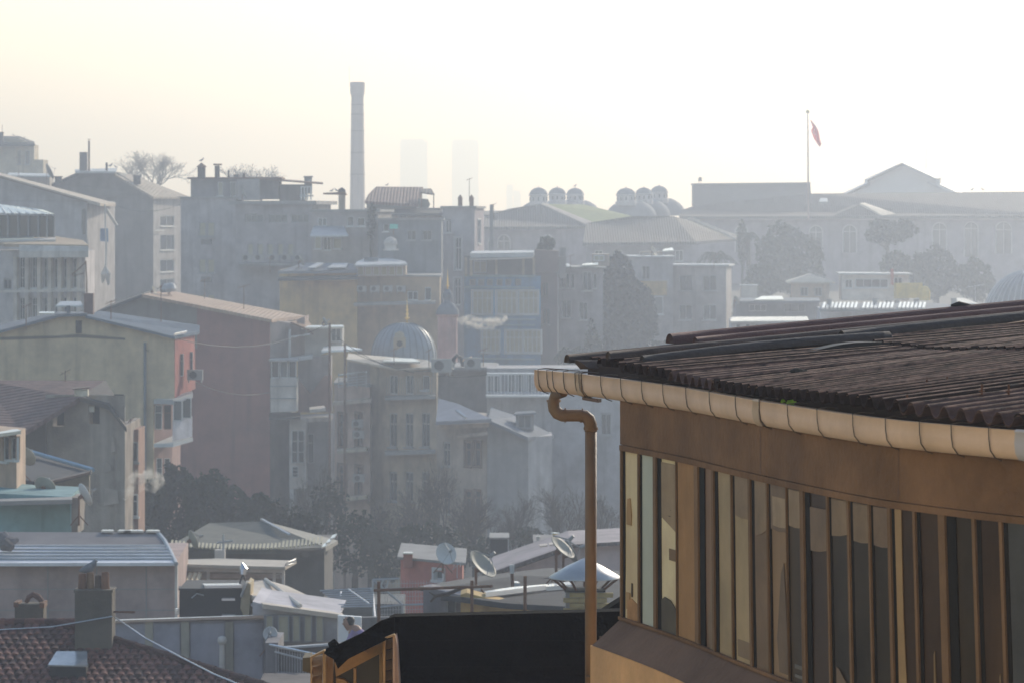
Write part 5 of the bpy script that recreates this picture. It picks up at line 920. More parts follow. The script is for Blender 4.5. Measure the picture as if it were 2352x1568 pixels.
t = thing('water_tank', 'small white tank with a bent pipe before the flared eaves', 'tank', P(505, 1288, 136)); MB().box((PX(493, 136), 136, ZY(1288, 136)), (PX(516, 136), 136.4, ZY(1262, 136))).build('tank', WHT, t); MB().path([P(513, 1262, 136.1), P(513, 1230, 136.1), P(512, 1226, 136.1)], .04, 6).cyl(P(498, 1246, 136.1), P(535, 1241, 136.1), .035, n=5).build('pipe', M_ZINC, t)
# pergola
d = 126; b = thing('pergola', 'white framed flat pergola roof on posts beside the pinkish shed', 'pergola', P(560, 1345, d)); 
slab(b, 'roof', [(405, 1294, d - 1.5), (655, 1301, d - 1.5), (681, 1286, d + 2), (500, 1281, d + 3), (405, 1284, d + 3)], .1, mat((.48, .41, .33), .6, .2, 2.0)); panel(b, 'fascia', [(405, 1310, d - 1.3), (405, 1297, d - 1.3), (652, 1303, d - 1.3), (652, 1315, d - 1.3)], .1, WHT)
panel(b, 'beam', [(405, 1326, d + 1), (405, 1316, d + 1), (645, 1318, d + 1), (645, 1328, d + 1)], .15, wallm(.5, .5, .52)); slab(b, 'gutter_end', [(654, 1302, d - 1.4), (676, 1292, d + 1), (681, 1287, d + 2), (660, 1297, d - 1)], -.1, M_METAL)
for x in (484, 634, 655): MB().box((PX(x - 3, d), d - 1.1, G(d) - .5), (PX(x + 3, d), d - .9, ZY(1303, d))).build('post', WHT, b)
MB().box((PX(405, d), d + 3.2, G(d)), (PX(640, d), d + 3.4, ZY(1328, d))).build('back_wall', wallm(.30, .27, .23), b)
for i in range(3): MB().cyl(P(424 + i * 11, 1348, d - 3), P(436 + i * 11, 1318, d - 1.6), .08, n=6).build('leaning_pole', mat((.55, .45, .3), .7), b)
# pinkish big shed
d = 118; b = Bld('pinkish_shed', 'wide pinkish panelled shed under a bright ribbed metal roof', 'shed', (-40, d), (404, d), top=1290, depth=7, wm=wallm(.40, .32, .31, .3)); b.done(); tt = b.th
slab(tt, 'roof', [(-40, 1292, d - .6), (405, 1291, d - .6), (388, 1252, d + 2.4), (-40, 1250, d + 2.4)], .1, mat((.74, .72, .74), .45, .15, 1.0, metal=.2)); slab(tt, 'upper_roof', [(-40, 1250, d + 2.5), (387, 1249, d + 2.5), (362, 1222, d + 4), (-40, 1220, d + 4)], .12, mat((.20, .18, .18), .7, .25, 1.0))
for i in range(5): slab(tt, 'roof_rib', [(-40 + 0 * i, 1284.5 - i * 7.4, d - .1 + i * .55), (401 - i * 3.2, 1284 - i * 7.4, d - .1 + i * .55), (401 - i * 3.2, 1282.8 - i * 7.4, d + i * .55), (-40, 1283.3 - i * 7.4, d + i * .55)], -.05, M_ZINC)
MB().path([P(405, 1294, d - .8), P(390, 1262, d + 1.5), (P(378, 1240, d + 3)), P(362, 1222, d + 4)], .07, 6).build('verge_trim', M_ZINC, tt)
for x0, x1 in ((232, 262), (270, 300), (285, 330), (335, 368)): slab(tt, 'loose_tin', [(x0, 1222, d + 3.8), (x1, 1222, d + 3.8), (x1 - 3, 1219.5, d + 4.4), (x0 + 4, 1219.5, d + 4.4)], -.06, M_METAL)
MB().box((PX(403, d), d - .25, ZY(1425, d)), (PX(409, d), d - .05, ZY(1295, d))).build('corner_pipe', WHT, tt)
for x in (110, 222, 336): MB().box((PX(x, d) - .012, d - .03, G(d)), (PX(x, d) + .012, d - .004, ZY(1291, d))).build('panel_joint', M_GREYF, tt)
for y in (1352, 1400): MB().box((PX(-40, d), d - .024, ZY(y, d) - .01), (PX(402, d), d - .003, ZY(y, d) + .01)).build('panel_joint', M_GREYF, tt)
t = thing('rag_heap', 'heap of dark rags on the shed roof at the left edge', 'rag heap', P(15, 1250, d + 1)); MB().path([P(-5, 1240, d + 1), P(8, 1236, d + 1), P(22, 1246, d + .8), P(40, 1238, d + 1)], [.15, .25, .2, .08], 8).build('rags', mat((.20, .18, .18), .9, .4, 6.0), t); MB().path([P(0, 1255, d + .6), P(14, 1248, d + .6), P(28, 1258, d + .5)], [.14, .22, .12], 8).build('rags', mat((.16, .14, .13), .9, .4, 6.0), t)
# container with junk
d = 108; b = thing('black_container', 'black box like roof hut with glaring white sheets lying on top', 'hut', P(480, 1412, d)); MB().box((PX(412, d), d, ZY(1420, d)), (PX(556, d), d + 2.5, ZY(1350, d))).build('wall', M_DARK, b)
slab(b, 'roof', [(410, 1350, d - .2), (558, 1352, d - .2), (556, 1344, d + 2.6), (410, 1345, d + 2.6)], .06, M_DARK)
M_GLARE = mat((.85, .86, .86), .22, .04, 1.0, metal=.55)
for q in ([(470, 1350, d - .3), (556, 1349, d - .3), (545, 1343, d + 2), (463, 1344, d + 2)], ): slab(b, 'white_sheet', q, -.08, M_GLARE)
for x0, y0 in ((512, 1370), (512, 1408)): MB().box((PX(x0, d), d - .4, ZY(y0 + 5, d)), (PX(x0 + 30, d), d - .05, ZY(y0, d))).build('white_shelf', M_GLARE, b)
MB().path([P(440, 1372, d - .05), P(452, 1362, d - .1), P(468, 1366, d - .05)], .02, 5).build('cable', M_ZINC, b)
for i in range(3): MB().box((PX(404, d), d - .3, ZY(1398 + i * 5, d)), (PX(412, d), d - .02, ZY(1395 + i * 5, d))).build('slat', M_METAL, b)
t = thing('stair_housing', 'pale stepped stair housing leaning beside the black roof hut', 'stair housing', P(570, 1410, d - 1)); MB().prism([P(552, 1395, d - 1), P(556, 1352, d - 1), P(568, 1336, d - 1), P(576, 1340, d - 1), P(572, 1412, d - 1), P(605, 1414, d - 1), P(560, 1414, d - 1)], (0, 1.4, 0)).build('side', wallm(.42, .36, .24), t)
slab(t, 'coping', [(576, 1390, d - 1.3), (606, 1412, d - 1.3), (614, 1412, d - .6), (584, 1388, d - .2)], -.08, M_METAL); slab(t, 'coping', [(552, 1370, d - 1.3), (565, 1338, d - 1.3), (576, 1338, d - .5), (566, 1370, d - .5)], -.06, M_ZINC)
t = thing('tripod_lamp', 'small tripod with a shiny lamp on the black roof hut', 'lamp', P(560, 1345, d + 1)); MB().cyl(P(548, 1345, d + 1), P(558, 1318, d + 1), .025, n=5).build('leg', M_DARK, t); MB().cyl(P(570, 1345, d + 1), P(558, 1318, d + 1), .025, n=5).build('leg', M_DARK, t); MB().path([P(558, 1318, d + 1), P(560, 1305, d + 1), P(556, 1291, d + 1)], [.07, .12, .02], 8).build('head', M_METAL, t)
# cream gable roof house with glass gallery
d = 112; b = thing('cream_roof_house', 'low house with a broad cream gable roof and curtained gallery windows', 'house', P(690, 1475, 102)); 
slab(b, 'roof', [(604, 1386, 103), (790, 1411, 103), (775, 1398, 107), (660, 1344, 113), (610, 1330, 114), (548, 1342, 112)], .12, mat((.52, .44, .36), .7, .2, 1.0, .2)); slab(b, 'roof', [(548, 1342, 112), (510, 1342, 111), (612, 1329, 114)], .1, M_CONC)
MB().cyl(P(610, 1330, 113.9), P(690, 1390, 103.4), .06, n=6).build('ridge_tiles', mat((.55, .50, .44), .7), b)
panel(b, 'wall', [(580, 1412, 103.4), (580, 1380, 103.4), (604, 1387, 103.4), (780, 1411, 103.4), (780, 1418, 103.4)], 4, wallm(.50, .50, .54, .25))
panel(b, 'frame_wall', [(606, 1478, 103.2), (606, 1412, 103.2), (775, 1412, 103.2), (775, 1472, 103.2)], .2, wallm(.25, .26, .29))
for x0, x1 in ((609, 629), (638, 664), (671, 690), (697, 718), (724, 744)):
    window(b, P((x0 + x1) / 2, 1472, 103.1), 0, (x1 - x0) / F * 103, 56 / F * 103, 1, 1, M_GREYF, M_CURT, False)
MB().box((PX(606, 103), 103.5, G(100)), (PX(775, 103), 107, ZY(1478, 103))).build('lower_wall', wallm(.3, .3, .32), b)
dish('round dish standing before the curtained gallery', 621, 1455, 100, .19, 182, 12, M_WHITE, .6)
# blue grey panel fence wall
d = 104; b = thing('panel_wall', 'blue grey panelled terrace wall with pale posts and a bright coping', 'wall', P(440, 1568, d)); 
xs = [258, 338, 350, 418, 437, 518, 537, 606]
MB().box((PX(240, d), d, G(d)), (PX(608, d), d + .25, ZY(1424, d))).build('wall', wallm(.30, .30, .36), b)
for x0, x1 in ((262, 334), (352, 414), (438, 516), (538, 604)): MB().box((PX(x0, d), d - .06, ZY(1620, d)), (PX(x1, d), d - .002, ZY(1430, d))).build('panel', wallm(.32, .33, .40, .3), b)
for x in (343, 426, 527): MB().box((PX(x - 9, d), d - .12, ZY(1620, d)), (PX(x + 9, d), d - .003, ZY(1426, d))).build('post', wallm(.38, .37, .32), b)
slab(b, 'coping', [(255, 1424, d - .2), (608, 1412, d - .2), (608, 1410, d + .3), (255, 1422, d + .3)], .07, M_METAL)
t = thing('vent_pipe', 'white vent pipe with a round cap in front of the panelled wall', 'pipe', P(510, 1568, d - .5)); MB().cyl(P(510, 1600, d - .5), P(510, 1475, d - .5), .075, n=10).build('pipe', WHT, t); MB().lathe(P(510, 1470, d - .5), [(.01, -.13), (.1, -.1), (.13, 0), (.1, .1), (.01, .13)], 12).build('cap', WHT, t, smooth=True)
# terrace with railing and person
d = 98; b = thing('terrace', 'roof terrace with grey parapet and bright handrail where the person leans', 'terrace', P(700, 1568, d))
panel(b, 'parapet', [(632, 1500, d + 1), (632, 1486, d + 1), (800, 1474, d - 1), (880, 1470, d - 1), (880, 1568, d - 1), (632, 1568, d + 1)], .25, wallm(.16, .16, .17)); slab(b, 'coping', [(630, 1487, d + .8), (800, 1474.5, d - 1.2), (800, 1472, d - .7), (630, 1484, d + 1.3)], .05, M_ZINC)
panel(b, 'back_parapet', [(776, 1470, d + 7), (776, 1418, d + 7), (905, 1416, d + 6), (905, 1470, d + 6)], .3, wallm(.15, .16, .17)); slab(b, 'floor', [(620, 1555, d - 3), (900, 1640, d - 6), (900, 1560, d - 1), (640, 1540, d + .8)], .3, M_CONC)
panel(b, 'white_wall', [(776, 1474, d + 3), (776, 1412, d + 3), (830, 1416, d + 3), (830, 1474, d + 3)], .2, mat((.8, .8, .8), .4, .06, 1.0))
MB().box((PX(606, d), d + .5, G(d)), (PX(636, d), d + 3, ZY(1480, d))).build('corner_pier', wallm(.22, .22, .24), b)
t = thing('hand_rail', 'slanting bright handrail with thin bars on the terrace', 'railing', P(680, 1510, d - 2)); MB().cyl(P(620, 1480, d - .5), P(726, 1502, d - 2.5), .035, n=6).build('rail', M_METAL, t); MB().cyl(P(632, 1496, d - .6), P(698, 1513, d - 2), .025, n=6).build('rail', M_ZINC, t)
for i in range(15): MB().cyl(P(634 + i * 6.2, 1486 + i * 1.2, d - .7 - i * .12), P(634 + i * 6.2, 1549 + i * 1.6, d - .7 - i * .12), .009, n=4).build('baluster', M_ZINC, t)
MB().box((PX(600, 94), 92, G(92)), (PX(760, 94), 95, ZY(1556, 94))).build('lower_wall', wallm(.13, .12, .12), b)
# person
def person(px, py, d, hh=1.72):
    base = P(px, py, d); t = thing('person', 'dark haired person in a purple shirt leaning on the terrace parapet', 'person', (base.x, base.y, base.z)); 
    def skin(name, verts, edges, rad, m, sub=2, root=0):
        me = bpy.data.meshes.new(name); me.from_pydata([tuple(v) for v in verts], edges, []); o = bpy.data.objects.new(name, me); COL.objects.link(o); o.parent = t
        sk_ = o.modifiers.new('skin', 'SKIN'); 
        for i, r in enumerate(rad): sv = me.skin_vertices[0].data[i] if me.skin_vertices else None; 
        return o
    # body as closed tubes fused at the joints: positions in metres, origin at the feet
    SK = mat((.36, .20, .14), .6, .15, 8.0); SH = mat((.30, .22, .42), .85, .2, 6.0); PT = mat((.05, .05, .07), .8); HR = mat((.015, .012, .01), .6)
    o = base
    V = lambda x, y, z: o + Vector((x, y, z))
    bm_ = MB().path([V(.10, 0, .86), V(.10, 0, 1.0), V(.08, 0, 1.22), V(.03, 0, 1.42), V(-.03, 0, 1.53), V(-.07, 0, 1.57), V(-.12, -.01, 1.60)], [.15, .15, .165, .18, .14, .07, .055], 16)
    bm_.path([V(-.115, -.01, 1.50), V(-.14, -.01, 1.56), V(-.165, -.01, 1.62), V(-.165, -.01, 1.70), V(-.14, -.01, 1.76), V(-.12, 0, 1.79)], [.055, .075, .092, .10, .08, .02], 14)
    bm_.path([V(-.255, -.01, 1.655), V(-.275, -.01, 1.64), V(-.25, -.01, 1.625)], [.01, .018, .012], 6)
    for s in (-1, 1):
        bm_.path([V(.0, s * .17, 1.48), V(-.10, s * .2, 1.30), V(-.2, s * .2, 1.12)], [.07, .06, .045], 10); bm_.path([V(-.2, s * .2, 1.12), V(-.33, s * .16, 1.09), V(-.45, s * .1, 1.07)], [.045, .04, .028], 10)
        bm_.path([V(-.44, s * .1, 1.07), V(-.50, s * .09, 1.06), V(-.53, s * .08, 1.05)], [.03, .035, .03], 8)
        for f in range(4): bm_.path([V(-.52, s * .08 + (f - 1.5) * .018, 1.055), V(-.57, s * .08 + (f - 1.5) * .02, 1.05), V(-.60 + .006 * abs(f - 1.5), s * .08 + (f - 1.5) * .02, 1.03)], [.0095, .009, .007], 6)
        bm_.path([V(-.47, s * .12, 1.07), V(-.50, s * .14, 1.06), V(-.525, s * .145, 1.05)], [.011, .01, .008], 6)
        bm_.path([V(.10, s * .09, .9), V(.08, s * .1, .48), V(.12, s * .1, .08), V(.0, s * .1, .03)], [.1, .062, .045, .04], 10)
    body = bm_.build('body', SK, t, smooth=True)
    MB().path([V(.10, 0, .84), V(.10, 0, 1.0), V(.08, 0, 1.22), V(.03, 0, 1.42), V(-.025, 0, 1.525)], [.163, .163, .178, .195, .125], 16).path([V(.01, -.165, 1.48), V(-.10, -.2, 1.30), V(-.19, -.2, 1.13)], [.085, .075, .06], 10).path([V(.01, .165, 1.48), V(-.10, .2, 1.30), V(-.19, .2, 1.13)], [.085, .075, .06], 10).build('shirt', SH, t, smooth=True)
    MB().path([V(.10, 0, .96), V(.10, 0, .82)], [.17, .17], 14).path([V(.10, -.09, .88), V(.08, -.1, .48), V(.12, -.1, .1)], [.112, .078, .06], 10).path([V(.10, .09, .88), V(.08, .1, .48), V(.12, .1, .1)], [.112, .078, .06], 10).build('trousers', PT, t, smooth=True)
    MB().path([V(-.10, -.01, 1.62), V(-.105, -.01, 1.70), V(-.13, -.01, 1.765), V(-.14, 0, 1.80)], [.088, .112, .10, .03], 14).path([V(-.21, -.01, 1.735), V(-.235, -.01, 1.70)], [.07, .03], 10).build('hair', HR, t, smooth=True)
    return t
person(815, 1415 + 1.80 * F / 86, 86); slab(bpy.data.objects['terrace'], 'floor', [(640, 1415 + 1.80 * F / 86, 85), (940, 1415 + 1.80 * F / 86, 85), (940, 1415 + 1.80 * F / 86 - 4, 90), (640, 1415 + 1.80 * F / 86 - 4, 90)], .2, M_CONC)
t = thing('pale_bag', 'small pale bag on the parapet by the person', 'bag', P(800, 1470, 97)); MB().path([P(796, 1474, 97), P(800, 1470, 97), P(806, 1472, 97)], [.03, .07, .03], 8).build('bag', mat((.55, .6, .7), .6), t)

# red house, meshes, dishes
d = 122; b = Bld('red_house', 'salmon red low house with a small white framed window', 'house', (920, 124), (1062, 122), top=1296, depth=5, wm=wallm(.48, .20, .17, .3)); b.win(998, 1311, 1020, 1330, nx=1, fm=M_WHITE, pm=M_GLASSL, trim=.08); b.done(); b.flat(.15, .08, M_CONC); b.chim(937, 1268, 1302, 21, 123.5, 0, wallm(.34, .16, .14), False); slab(b.th, 'chimney_cap', [(925, 1269, 123), (949, 1269, 123), (946, 1266, 124), (928, 1266, 124)], .04, M_METAL)
dish('white dish with a bright rim on the red house roof', 1022, 1272, 120, .22 * 1.6, 150, 20, M_WHITE, .6)
antenna('curly wire aerial on the red house roof', 1050, 1292, 1305, 121, 3, 22, .015, M_ZINC)
d = 135; b = thing('grey_gable_house', 'pinkish grey gable wall with a rising roof line behind the big dishes', 'house', P(1220, 1330, d)); panel(b, 'wall', [(1112, 1345, d), (1112, 1318, d), (1310, 1250, d), (1440, 1243, d), (1440, 1360, d), (1112, 1360, d)], 6, wallm(.36, .33, .35)); slab(b, 'roof', [(1106, 1322, d - .5), (1312, 1250, d - .5), (1442, 1242, d - .5), (1442, 1236, d + 5), (1200, 1262, d + 5)], .12, M_TILEG)
MB().box((PX(1188, 134), 134, ZY(1340, 134)), (PX(1196, 134), 134.3, ZY(1262, 134))).build('corner_pipe', M_CONC, b) if False else None
for i in range(3): slab(b, 'loose_tin', [(1240 + i * 22, 1256 - i * 3, d - .8), (1258 + i * 22, 1254 - i * 3, d - .8), (1256 + i * 22, 1250 - i * 3, d), (1238 + i * 22, 1252 - i * 3, d)], -.05, mat((.6, .5, .42), .6))
d = 150; b = thing('open_frame_shelter', 'dark box shelter with a pale frame among the trees', 'shelter', P(1147, 1275, d)); MB().box((PX(1127, d), d, ZY(1320, d)), (PX(1166, d), d + 2, ZY(1236, d))).build('wall', M_DARK, b); MB().box((PX(1124, d), d - .3, ZY(1235.5, d)), (PX(1169, d), d + 2, ZY(1232, d))).build('roof', M_CONC, b); MB().box((PX(1166.5, d), d - .2, ZY(1300, d)), (PX(1169, d), d, ZY(1236, d))).build('post', M_ZINC, b)
d = 152; b = thing('roof_jumble', 'jumble of small flues, a yellow drum and tin caps on a distant low roof', 'roof', P(1330, 1250, d)); MB().box((PX(1225, d), d, ZY(1330, d)), (PX(1440, d), d + 4, ZY(1246, d))).build('wall', wallm(.22, .22, .23), b)
for x, y, w_, m in ((1236, 1232, 8, WHT), (1276, 1224, 14, mat((.65, .45, .08), .6)), (1300, 1226, 8, mat((.6, .42, .1), .6)), (1350, 1230, 10, M_CONC), (1385, 1228, 12, WHT), (1412, 1232, 8, M_CONC)): MB().cyl(P(x, 1248, d + 1), P(x, y, d + 1), w_ / F * d / 2, n=10).build('flue', m, b); MB().cyl(P(x, y, d + 1), P(x, y - 1.5, d + 1), w_ / F * d / 2 * 1.5, n=10).build('flue_cap', M_METAL, b)
# wide metal roof field
b = thing('metal_roof_house', 'wide low house with patched grey metal roof and an ochre end wall', 'house', P(1200, 1400, 90))
slab(b, 'roof', [(985, 1362, 88), (1060, 1370, 84), (1160, 1384, 82), (1440, 1400, 80), (1440, 1330, 96), (1190, 1320, 100), (990, 1352, 96)], .12, mat((.05, .05, .052), .85, .4, .8, .3, spec=.1)); slab(b, 'rear_roof', [(960, 1346, 100), (1010, 1352, 98), (1300, 1322, 98), (1440, 1325, 98), (1440, 1310, 104), (1260, 1303, 106), (1100, 1322, 104)], .1, M_DARK)
panel(b, 'rear_wall', [(1010, 1372, 97.5), (1010, 1352, 97.5), (1300, 1332, 97.5), (1300, 1350, 97.5)], .3, wallm(.50, .38, .26))
panel(b, 'ochre_wall', [(1058, 1430, 84.5), (1058, 1364, 84.5), (1072, 1360, 84.5), (1130, 1376, 84.5), (1215, 1398, 84.5), (1215, 1430, 84.5)], 1, wallm(.50, .36, .15)); panel(b, 'grey_wall', [(972, 1430, 86.5), (972, 1352, 86.5), (990, 1350, 86.5), (1060, 1366, 86.5), (1060, 1430, 86.5)], 1, wallm(.24, .24, .27)); window(b, P(1037, 1408, 86.4), 0, .2, .3, 1, 1, M_GREYF, M_GLASS, False)
panel(b, 'pink_wall', [(1215, 1430, 83.5), (1215, 1396, 83.5), (1300, 1398, 83.5), (1440, 1402, 83.5), (1440, 1430, 83.5)], .6, wallm(.36, .30, .32))
for q in ([(1116, 1370, 84.6), (1180, 1362, 86.5), (1255, 1353, 89), (1258, 1350, 89.5), (1175, 1357, 87.5), (1112, 1367, 85.2)], [(1255, 1356, 89), (1316, 1351, 90), (1306, 1344, 91.5), (1262, 1350, 90)], [(1080, 1357, 87), (1104, 1355, 87), (1100, 1352, 88), (1082, 1353, 88)], [(1178, 1347, 92), (1194, 1347, 92), (1190, 1343, 93), (1178, 1343, 93)]): slab(b, 'bright_sheet', q, -.1, M_GLARE)
dish('large dish left of the metal cone cowl', 1103, 1300, 88, .39, 118, 42, None, .75); dish('large tilted dish above the metal cone cowl', 1287, 1261, 92, .36, 112, 45, None, .9); dish('dish edge on beside the tilted one over the cone cowl', 1306, 1270, 95, .34, 75, 25, mat((.25, .24, .23), .6), .7)
t = thing('vent_stack', 'slim rusty flue with a white lamp like cap behind the dishes', 'flue', P(1177, 1340, 92)); MB().cyl(P(1178, 1350, 92), P(1176, 1316, 92), .04, n=6).build('pipe', M_RUST, t); MB().cyl(P(1176, 1316, 92), P(1176, 1296, 92), .05, .07, n=8).build('cap', M_WHITE, t)
for i, (x, y0) in enumerate(((870, 1335), (1084, 1332), (1206, 1322))):
    t = thing('fence_post', ('leftmost', 'middle', 'rightmost')[i] + ' rusty upright post of the rail before the metal roofs', 'post', P(x, 1440, 76), 'rusty rail posts'); MB().cyl(P(x, 1445, 76 - i), P(x, y0, 76 - i), .035, n=8).build('post', M_RUST, t)
t = thing('cross_rail', 'long dark horizontal pipe running across the rusty posts', 'rail', P(950, 1352, 75.5)); MB().cyl(P(860, 1354.5, 75.8), P(1130, 1345, 74.3), .03, n=8).build('pipe', M_RUST, t)
t = thing('branch', 'bare dead branch leaning across the rail', 'branch', P(1020, 1360, 76)); MB().path([P(990, 1380, 76.5), P(1000, 1368, 76.3), P(1030, 1362, 76.2), P(1060, 1350, 76), P(1080, 1346, 76)], [.02, .03, .04, .03, .02], 6).path([P(1000, 1368, 76.3), P(985, 1358, 76.3)], [.02, .01], 5).build('wood', M_BARK, t)
# wire enclosure
d = 112; t = thing('wire_cage', 'pale wire mesh cage and clothes lines before the red house', 'cage', P(900, 1400, d)); 
for a, c in (((856, 1330), (918, 1328)), ((856, 1330), (858, 1420)), ((856, 1330), (925, 1388)), ((925, 1388), (1015, 1385)), ((925, 1388), (925, 1425)), ((860, 1395), (925, 1388)), ((892, 1332), (886, 1352)), ((880, 1330), (872, 1352)), ((1018, 1352), (982, 1424))): MB().cyl(P(*a, d), P(*c, d), .03, n=5).build('frame_tube', M_ZINC, t)
mb = MB()
for i in range(26): x = 858 + i * 6.4; mb.cyl(P(x, 1332 + (0 if i < 10 else 55 * 0), d + .3), P(x, 1424, d + .3), .006, n=3)
for i in range(9): y = 1340 + i * 10; mb.cyl(P(858, y, d + .3), P(1018, y - 3, d + .3), .006, n=3)
mb.build('wire_mesh', M_ZINC, t, kind='stuff')
t = thing('slatted_canopy', 'pale slatted wire canopy right of the cream gable roof', 'canopy', P(800, 1390, 110))
for i in range(9): MB().cyl(P(735 + i * 6, 1356 + i * 4.6, 113 - i * 1.0), P(858, 1350 + i * 5.2, 113 - i * 1.0), .03, n=5).build('slat', M_ZINC, t)
MB().cyl(P(800, 1352, 113.1), P(848, 1386, 106), .03, n=5).build('brace', M_ZINC, t); MB().cyl(P(783, 1358, 112), P(783, 1410, 106), .03, n=5).build('post', M_ZINC, t); MB().cyl(P(855, 1350, 113), P(862, 1425, 106), .04, n=5).build('post', M_ZINC, t)
b = thing('low_dark_shed', 'low dark shed under the slatted canopy', 'shed', P(830, 1420, 114)); MB().box((PX(740, 114), 114, G(114)), (PX(925, 114), 117, ZY(1386, 114))).build('wall', wallm(.14, .15, .15), b)
# cone cowl
d = 62; t = thing('cone_cowl', 'shiny metal cone cowl on struts over a yellow brick chimney', 'chimney cowl', P(1322, 1400, d)); X = PX(1343, d); k = d / F
MB().lathe((X, d, 0), [(82 * k, ZY(1326, d)), (82 * k, ZY(1323, d)), (40 * k, ZY(1298, d)), (3 * k, ZY(1281, d)), (0, ZY(1280, d))], 32).build('cone', mat((.48, .46, .45), .42, .15, 3.0, metal=.6), t, smooth=True)
for a in (200, 245, 290, 340, 30, 90, 150): MB().cyl((X + 78 * k * math.cos(R(a)), d + 78 * k * math.sin(R(a)), ZY(1326, d)), (X + 46 * k * math.cos(R(a)), d + 46 * k * math.sin(R(a)), ZY(1352, d)), .02, n=6).build('strut', M_RUST, t)
MB().box((X - 47 * k, d - 47 * k, ZY(1354, d)), (X + 47 * k, d + 47 * k, ZY(1351, d))).build('top_plate', M_DARK, t)
mb = bpy.data.meshes.new('brick'); bmx = MB().box((-.115, -.05, -.035), (.115, .05, .035)); ob = bmx.build('brick', mat((.36, .28, .14), .9, .3, 3.0, .4)); bme = ob.data; bpy.data.objects.remove(ob)
MB().box((X - 44 * k, d - 44 * k, ZY(1450, d)), (X + 44 * k, d + 44 * k, ZY(1354.5, d))).build('mortar_core', M_CONC, t)
for r_ in range(9):
    for c in range(3): inst('brick', bme, t, (X - 44 * k + .115 + c * .235 - (.1 if r_ % 2 else 0) + .06, d - 44 * k - .01, ZY(1354.5, d) - .045 - r_ * .082))

# ================================================================ TILED ROOF, bottom left
D0 = 92.0; b = thing('tiled_roof_house', 'old house with a red brown pantile roof at the bottom left', 'house', P(200, 1700, D0 - 4))
zr = ZY(1432, D0); sl = .36                                   # plane: z = zr - sl*(D0 - y) , ridge along X
def RP(x, y, o=0.0): return Vector((x, y, zr - sl * (D0 - y) + o))
xl, xr = PX(-60, D0), PX(125, D0); xe = -1.2; HXE = -1.57
poly = [RP(xl, 84.0), RP(xe, 84.0), RP(HXE, 86.3), RP(xr, D0), RP(xl, D0)]
MB().prism(poly, (0, 0, -.15)).build('roof_deck', mat((.08, .05, .045), .9), b)
MB().box((xl, 84.5, G(88)), (xe - 1.0, 84.9, zr - sl * 8 - .2)).box((xl, D0 + 3, G(88)), (xr, D0 + 3.2, zr - 1.2)).build('wall', wallm(.35, .3, .25), b)
MB().prism([RP(xl, D0), RP(xr, D0), (xr - .5, D0 + 5, zr - 1.6), (xl, D0 + 5, zr - 1.6)], (0, 0, -.15)).prism([RP(xr, D0), RP(HXE, 86.3), (HXE - .2, 87.2, zr - sl * 6 - .8), (xr - .5, D0 + 5, zr - 1.6)], (0, 0, -.12)).build('rear_roof', M_TILE, b)
tm = MB(); seg = 6
for i in range(seg + 1): a = math.pi * i / seg; tm.v += [(-math.cos(a) * .092, -.16, math.sin(a) * .045 - .16 * sl + .03), (-math.cos(a) * .08, .16, math.sin(a) * .04 + .16 * sl - .008)]
tm.f = [(2 * i, 2 * i + 2, 2 * i + 3, 2 * i + 1) for i in range(seg)] + [tuple(2 * i for i in range(seg + 1))]; tm.m = [0] * len(tm.f)
TM = [mat(c, .75, .5, 5.0, .3, spec=.25) for c in ((.14, .055, .042), (.08, .035, .03), (.19, .08, .06))]; tmes = []
for m_ in TM: o = tm.build('tile', m_); tmes.append(o.data); bpy.data.objects.remove(o)
rd = random.Random(4); cnt = 0; rest = MB(); cands = []
y = D0 - .25
while y > 84.3:
    x = xl + (.1 if int(round((D0 - y) / .25)) % 2 else 0)
    while x < xe:
        # right limit: hip line from (xr,D0) to (PX(600,86),86.3)
        f = (D0 - y) / (D0 - 86.3); lim = xr + (HXE - xr) * min(f, 1)
        if x < lim - .1: cands.append((x, y))
        x += .2
    y -= .25
px_ = lambda c: (CX + F * c[0] / c[1], HY - F * (zr - sl * (D0 - c[1])) / c[1])
vis = [c for c in cands if -5 < px_(c)[0] < 600 and px_(c)[1] < 1575]; vis.sort(key=lambda c: c[1])
top = set(vis[:298])
for c in cands:
    p = RP(c[0] + rd.uniform(-.012, .012), c[1] + rd.uniform(-.02, .02), .012 + rd.uniform(0, .012))
    if c in top: inst('tile', rd.choice(tmes), b, p, rd.uniform(-.04, .04))
    elif c in vis or px_(c)[1] < 1640: rest.add([Vector(v) + p for v in tm.v], tm.f, rd.choice((0, 0, 1, 2)))
rest.build('tiles', TM, b, kind='stuff')
n = 24
for i in range(n):
    f = i / n; g = (i + 1) / n; A = RP(xr, D0, .06).lerp(RP(HXE, 86.3, .06), f); Bp = RP(xr, D0, .06).lerp(RP(HXE, 86.3, .06), g + .012); MB().cyl(A, Bp, .09, .11, 10).build('hip_tile', TM[1], b)
for i in range(10): MB().cyl((xl + i * .24, D0, zr + .04), (xl + i * .24 + .26, D0, zr + .04), .09, .11, 10).build('ridge_tile', TM[i % 3], b)
q = RP(PX(160, 89.6), 89.6); MB().box((q.x - .42, q.y - .35, q.z - .15), (q.x + .42, q.y + .35, q.z + .17)).build('skylight_curb', M_DARK, b); MB().prism([(q.x - .46, q.y - .4, q.z + .18), (q.x + .46, q.y - .4, q.z + .16), (q.x + .36, q.y + .45, q.z + .40), (q.x - .36, q.y + .45, q.z + .40)], (0, 0, .035)).build('skylight', mat((.5, .5, .5), .2, .3, 2.0, metal=.5), b)
d = 91; X = PX(218, d); k = d / F; CHM = mat((.14, .12, .095), .95, .35, 1.5, .6, streak=.4)
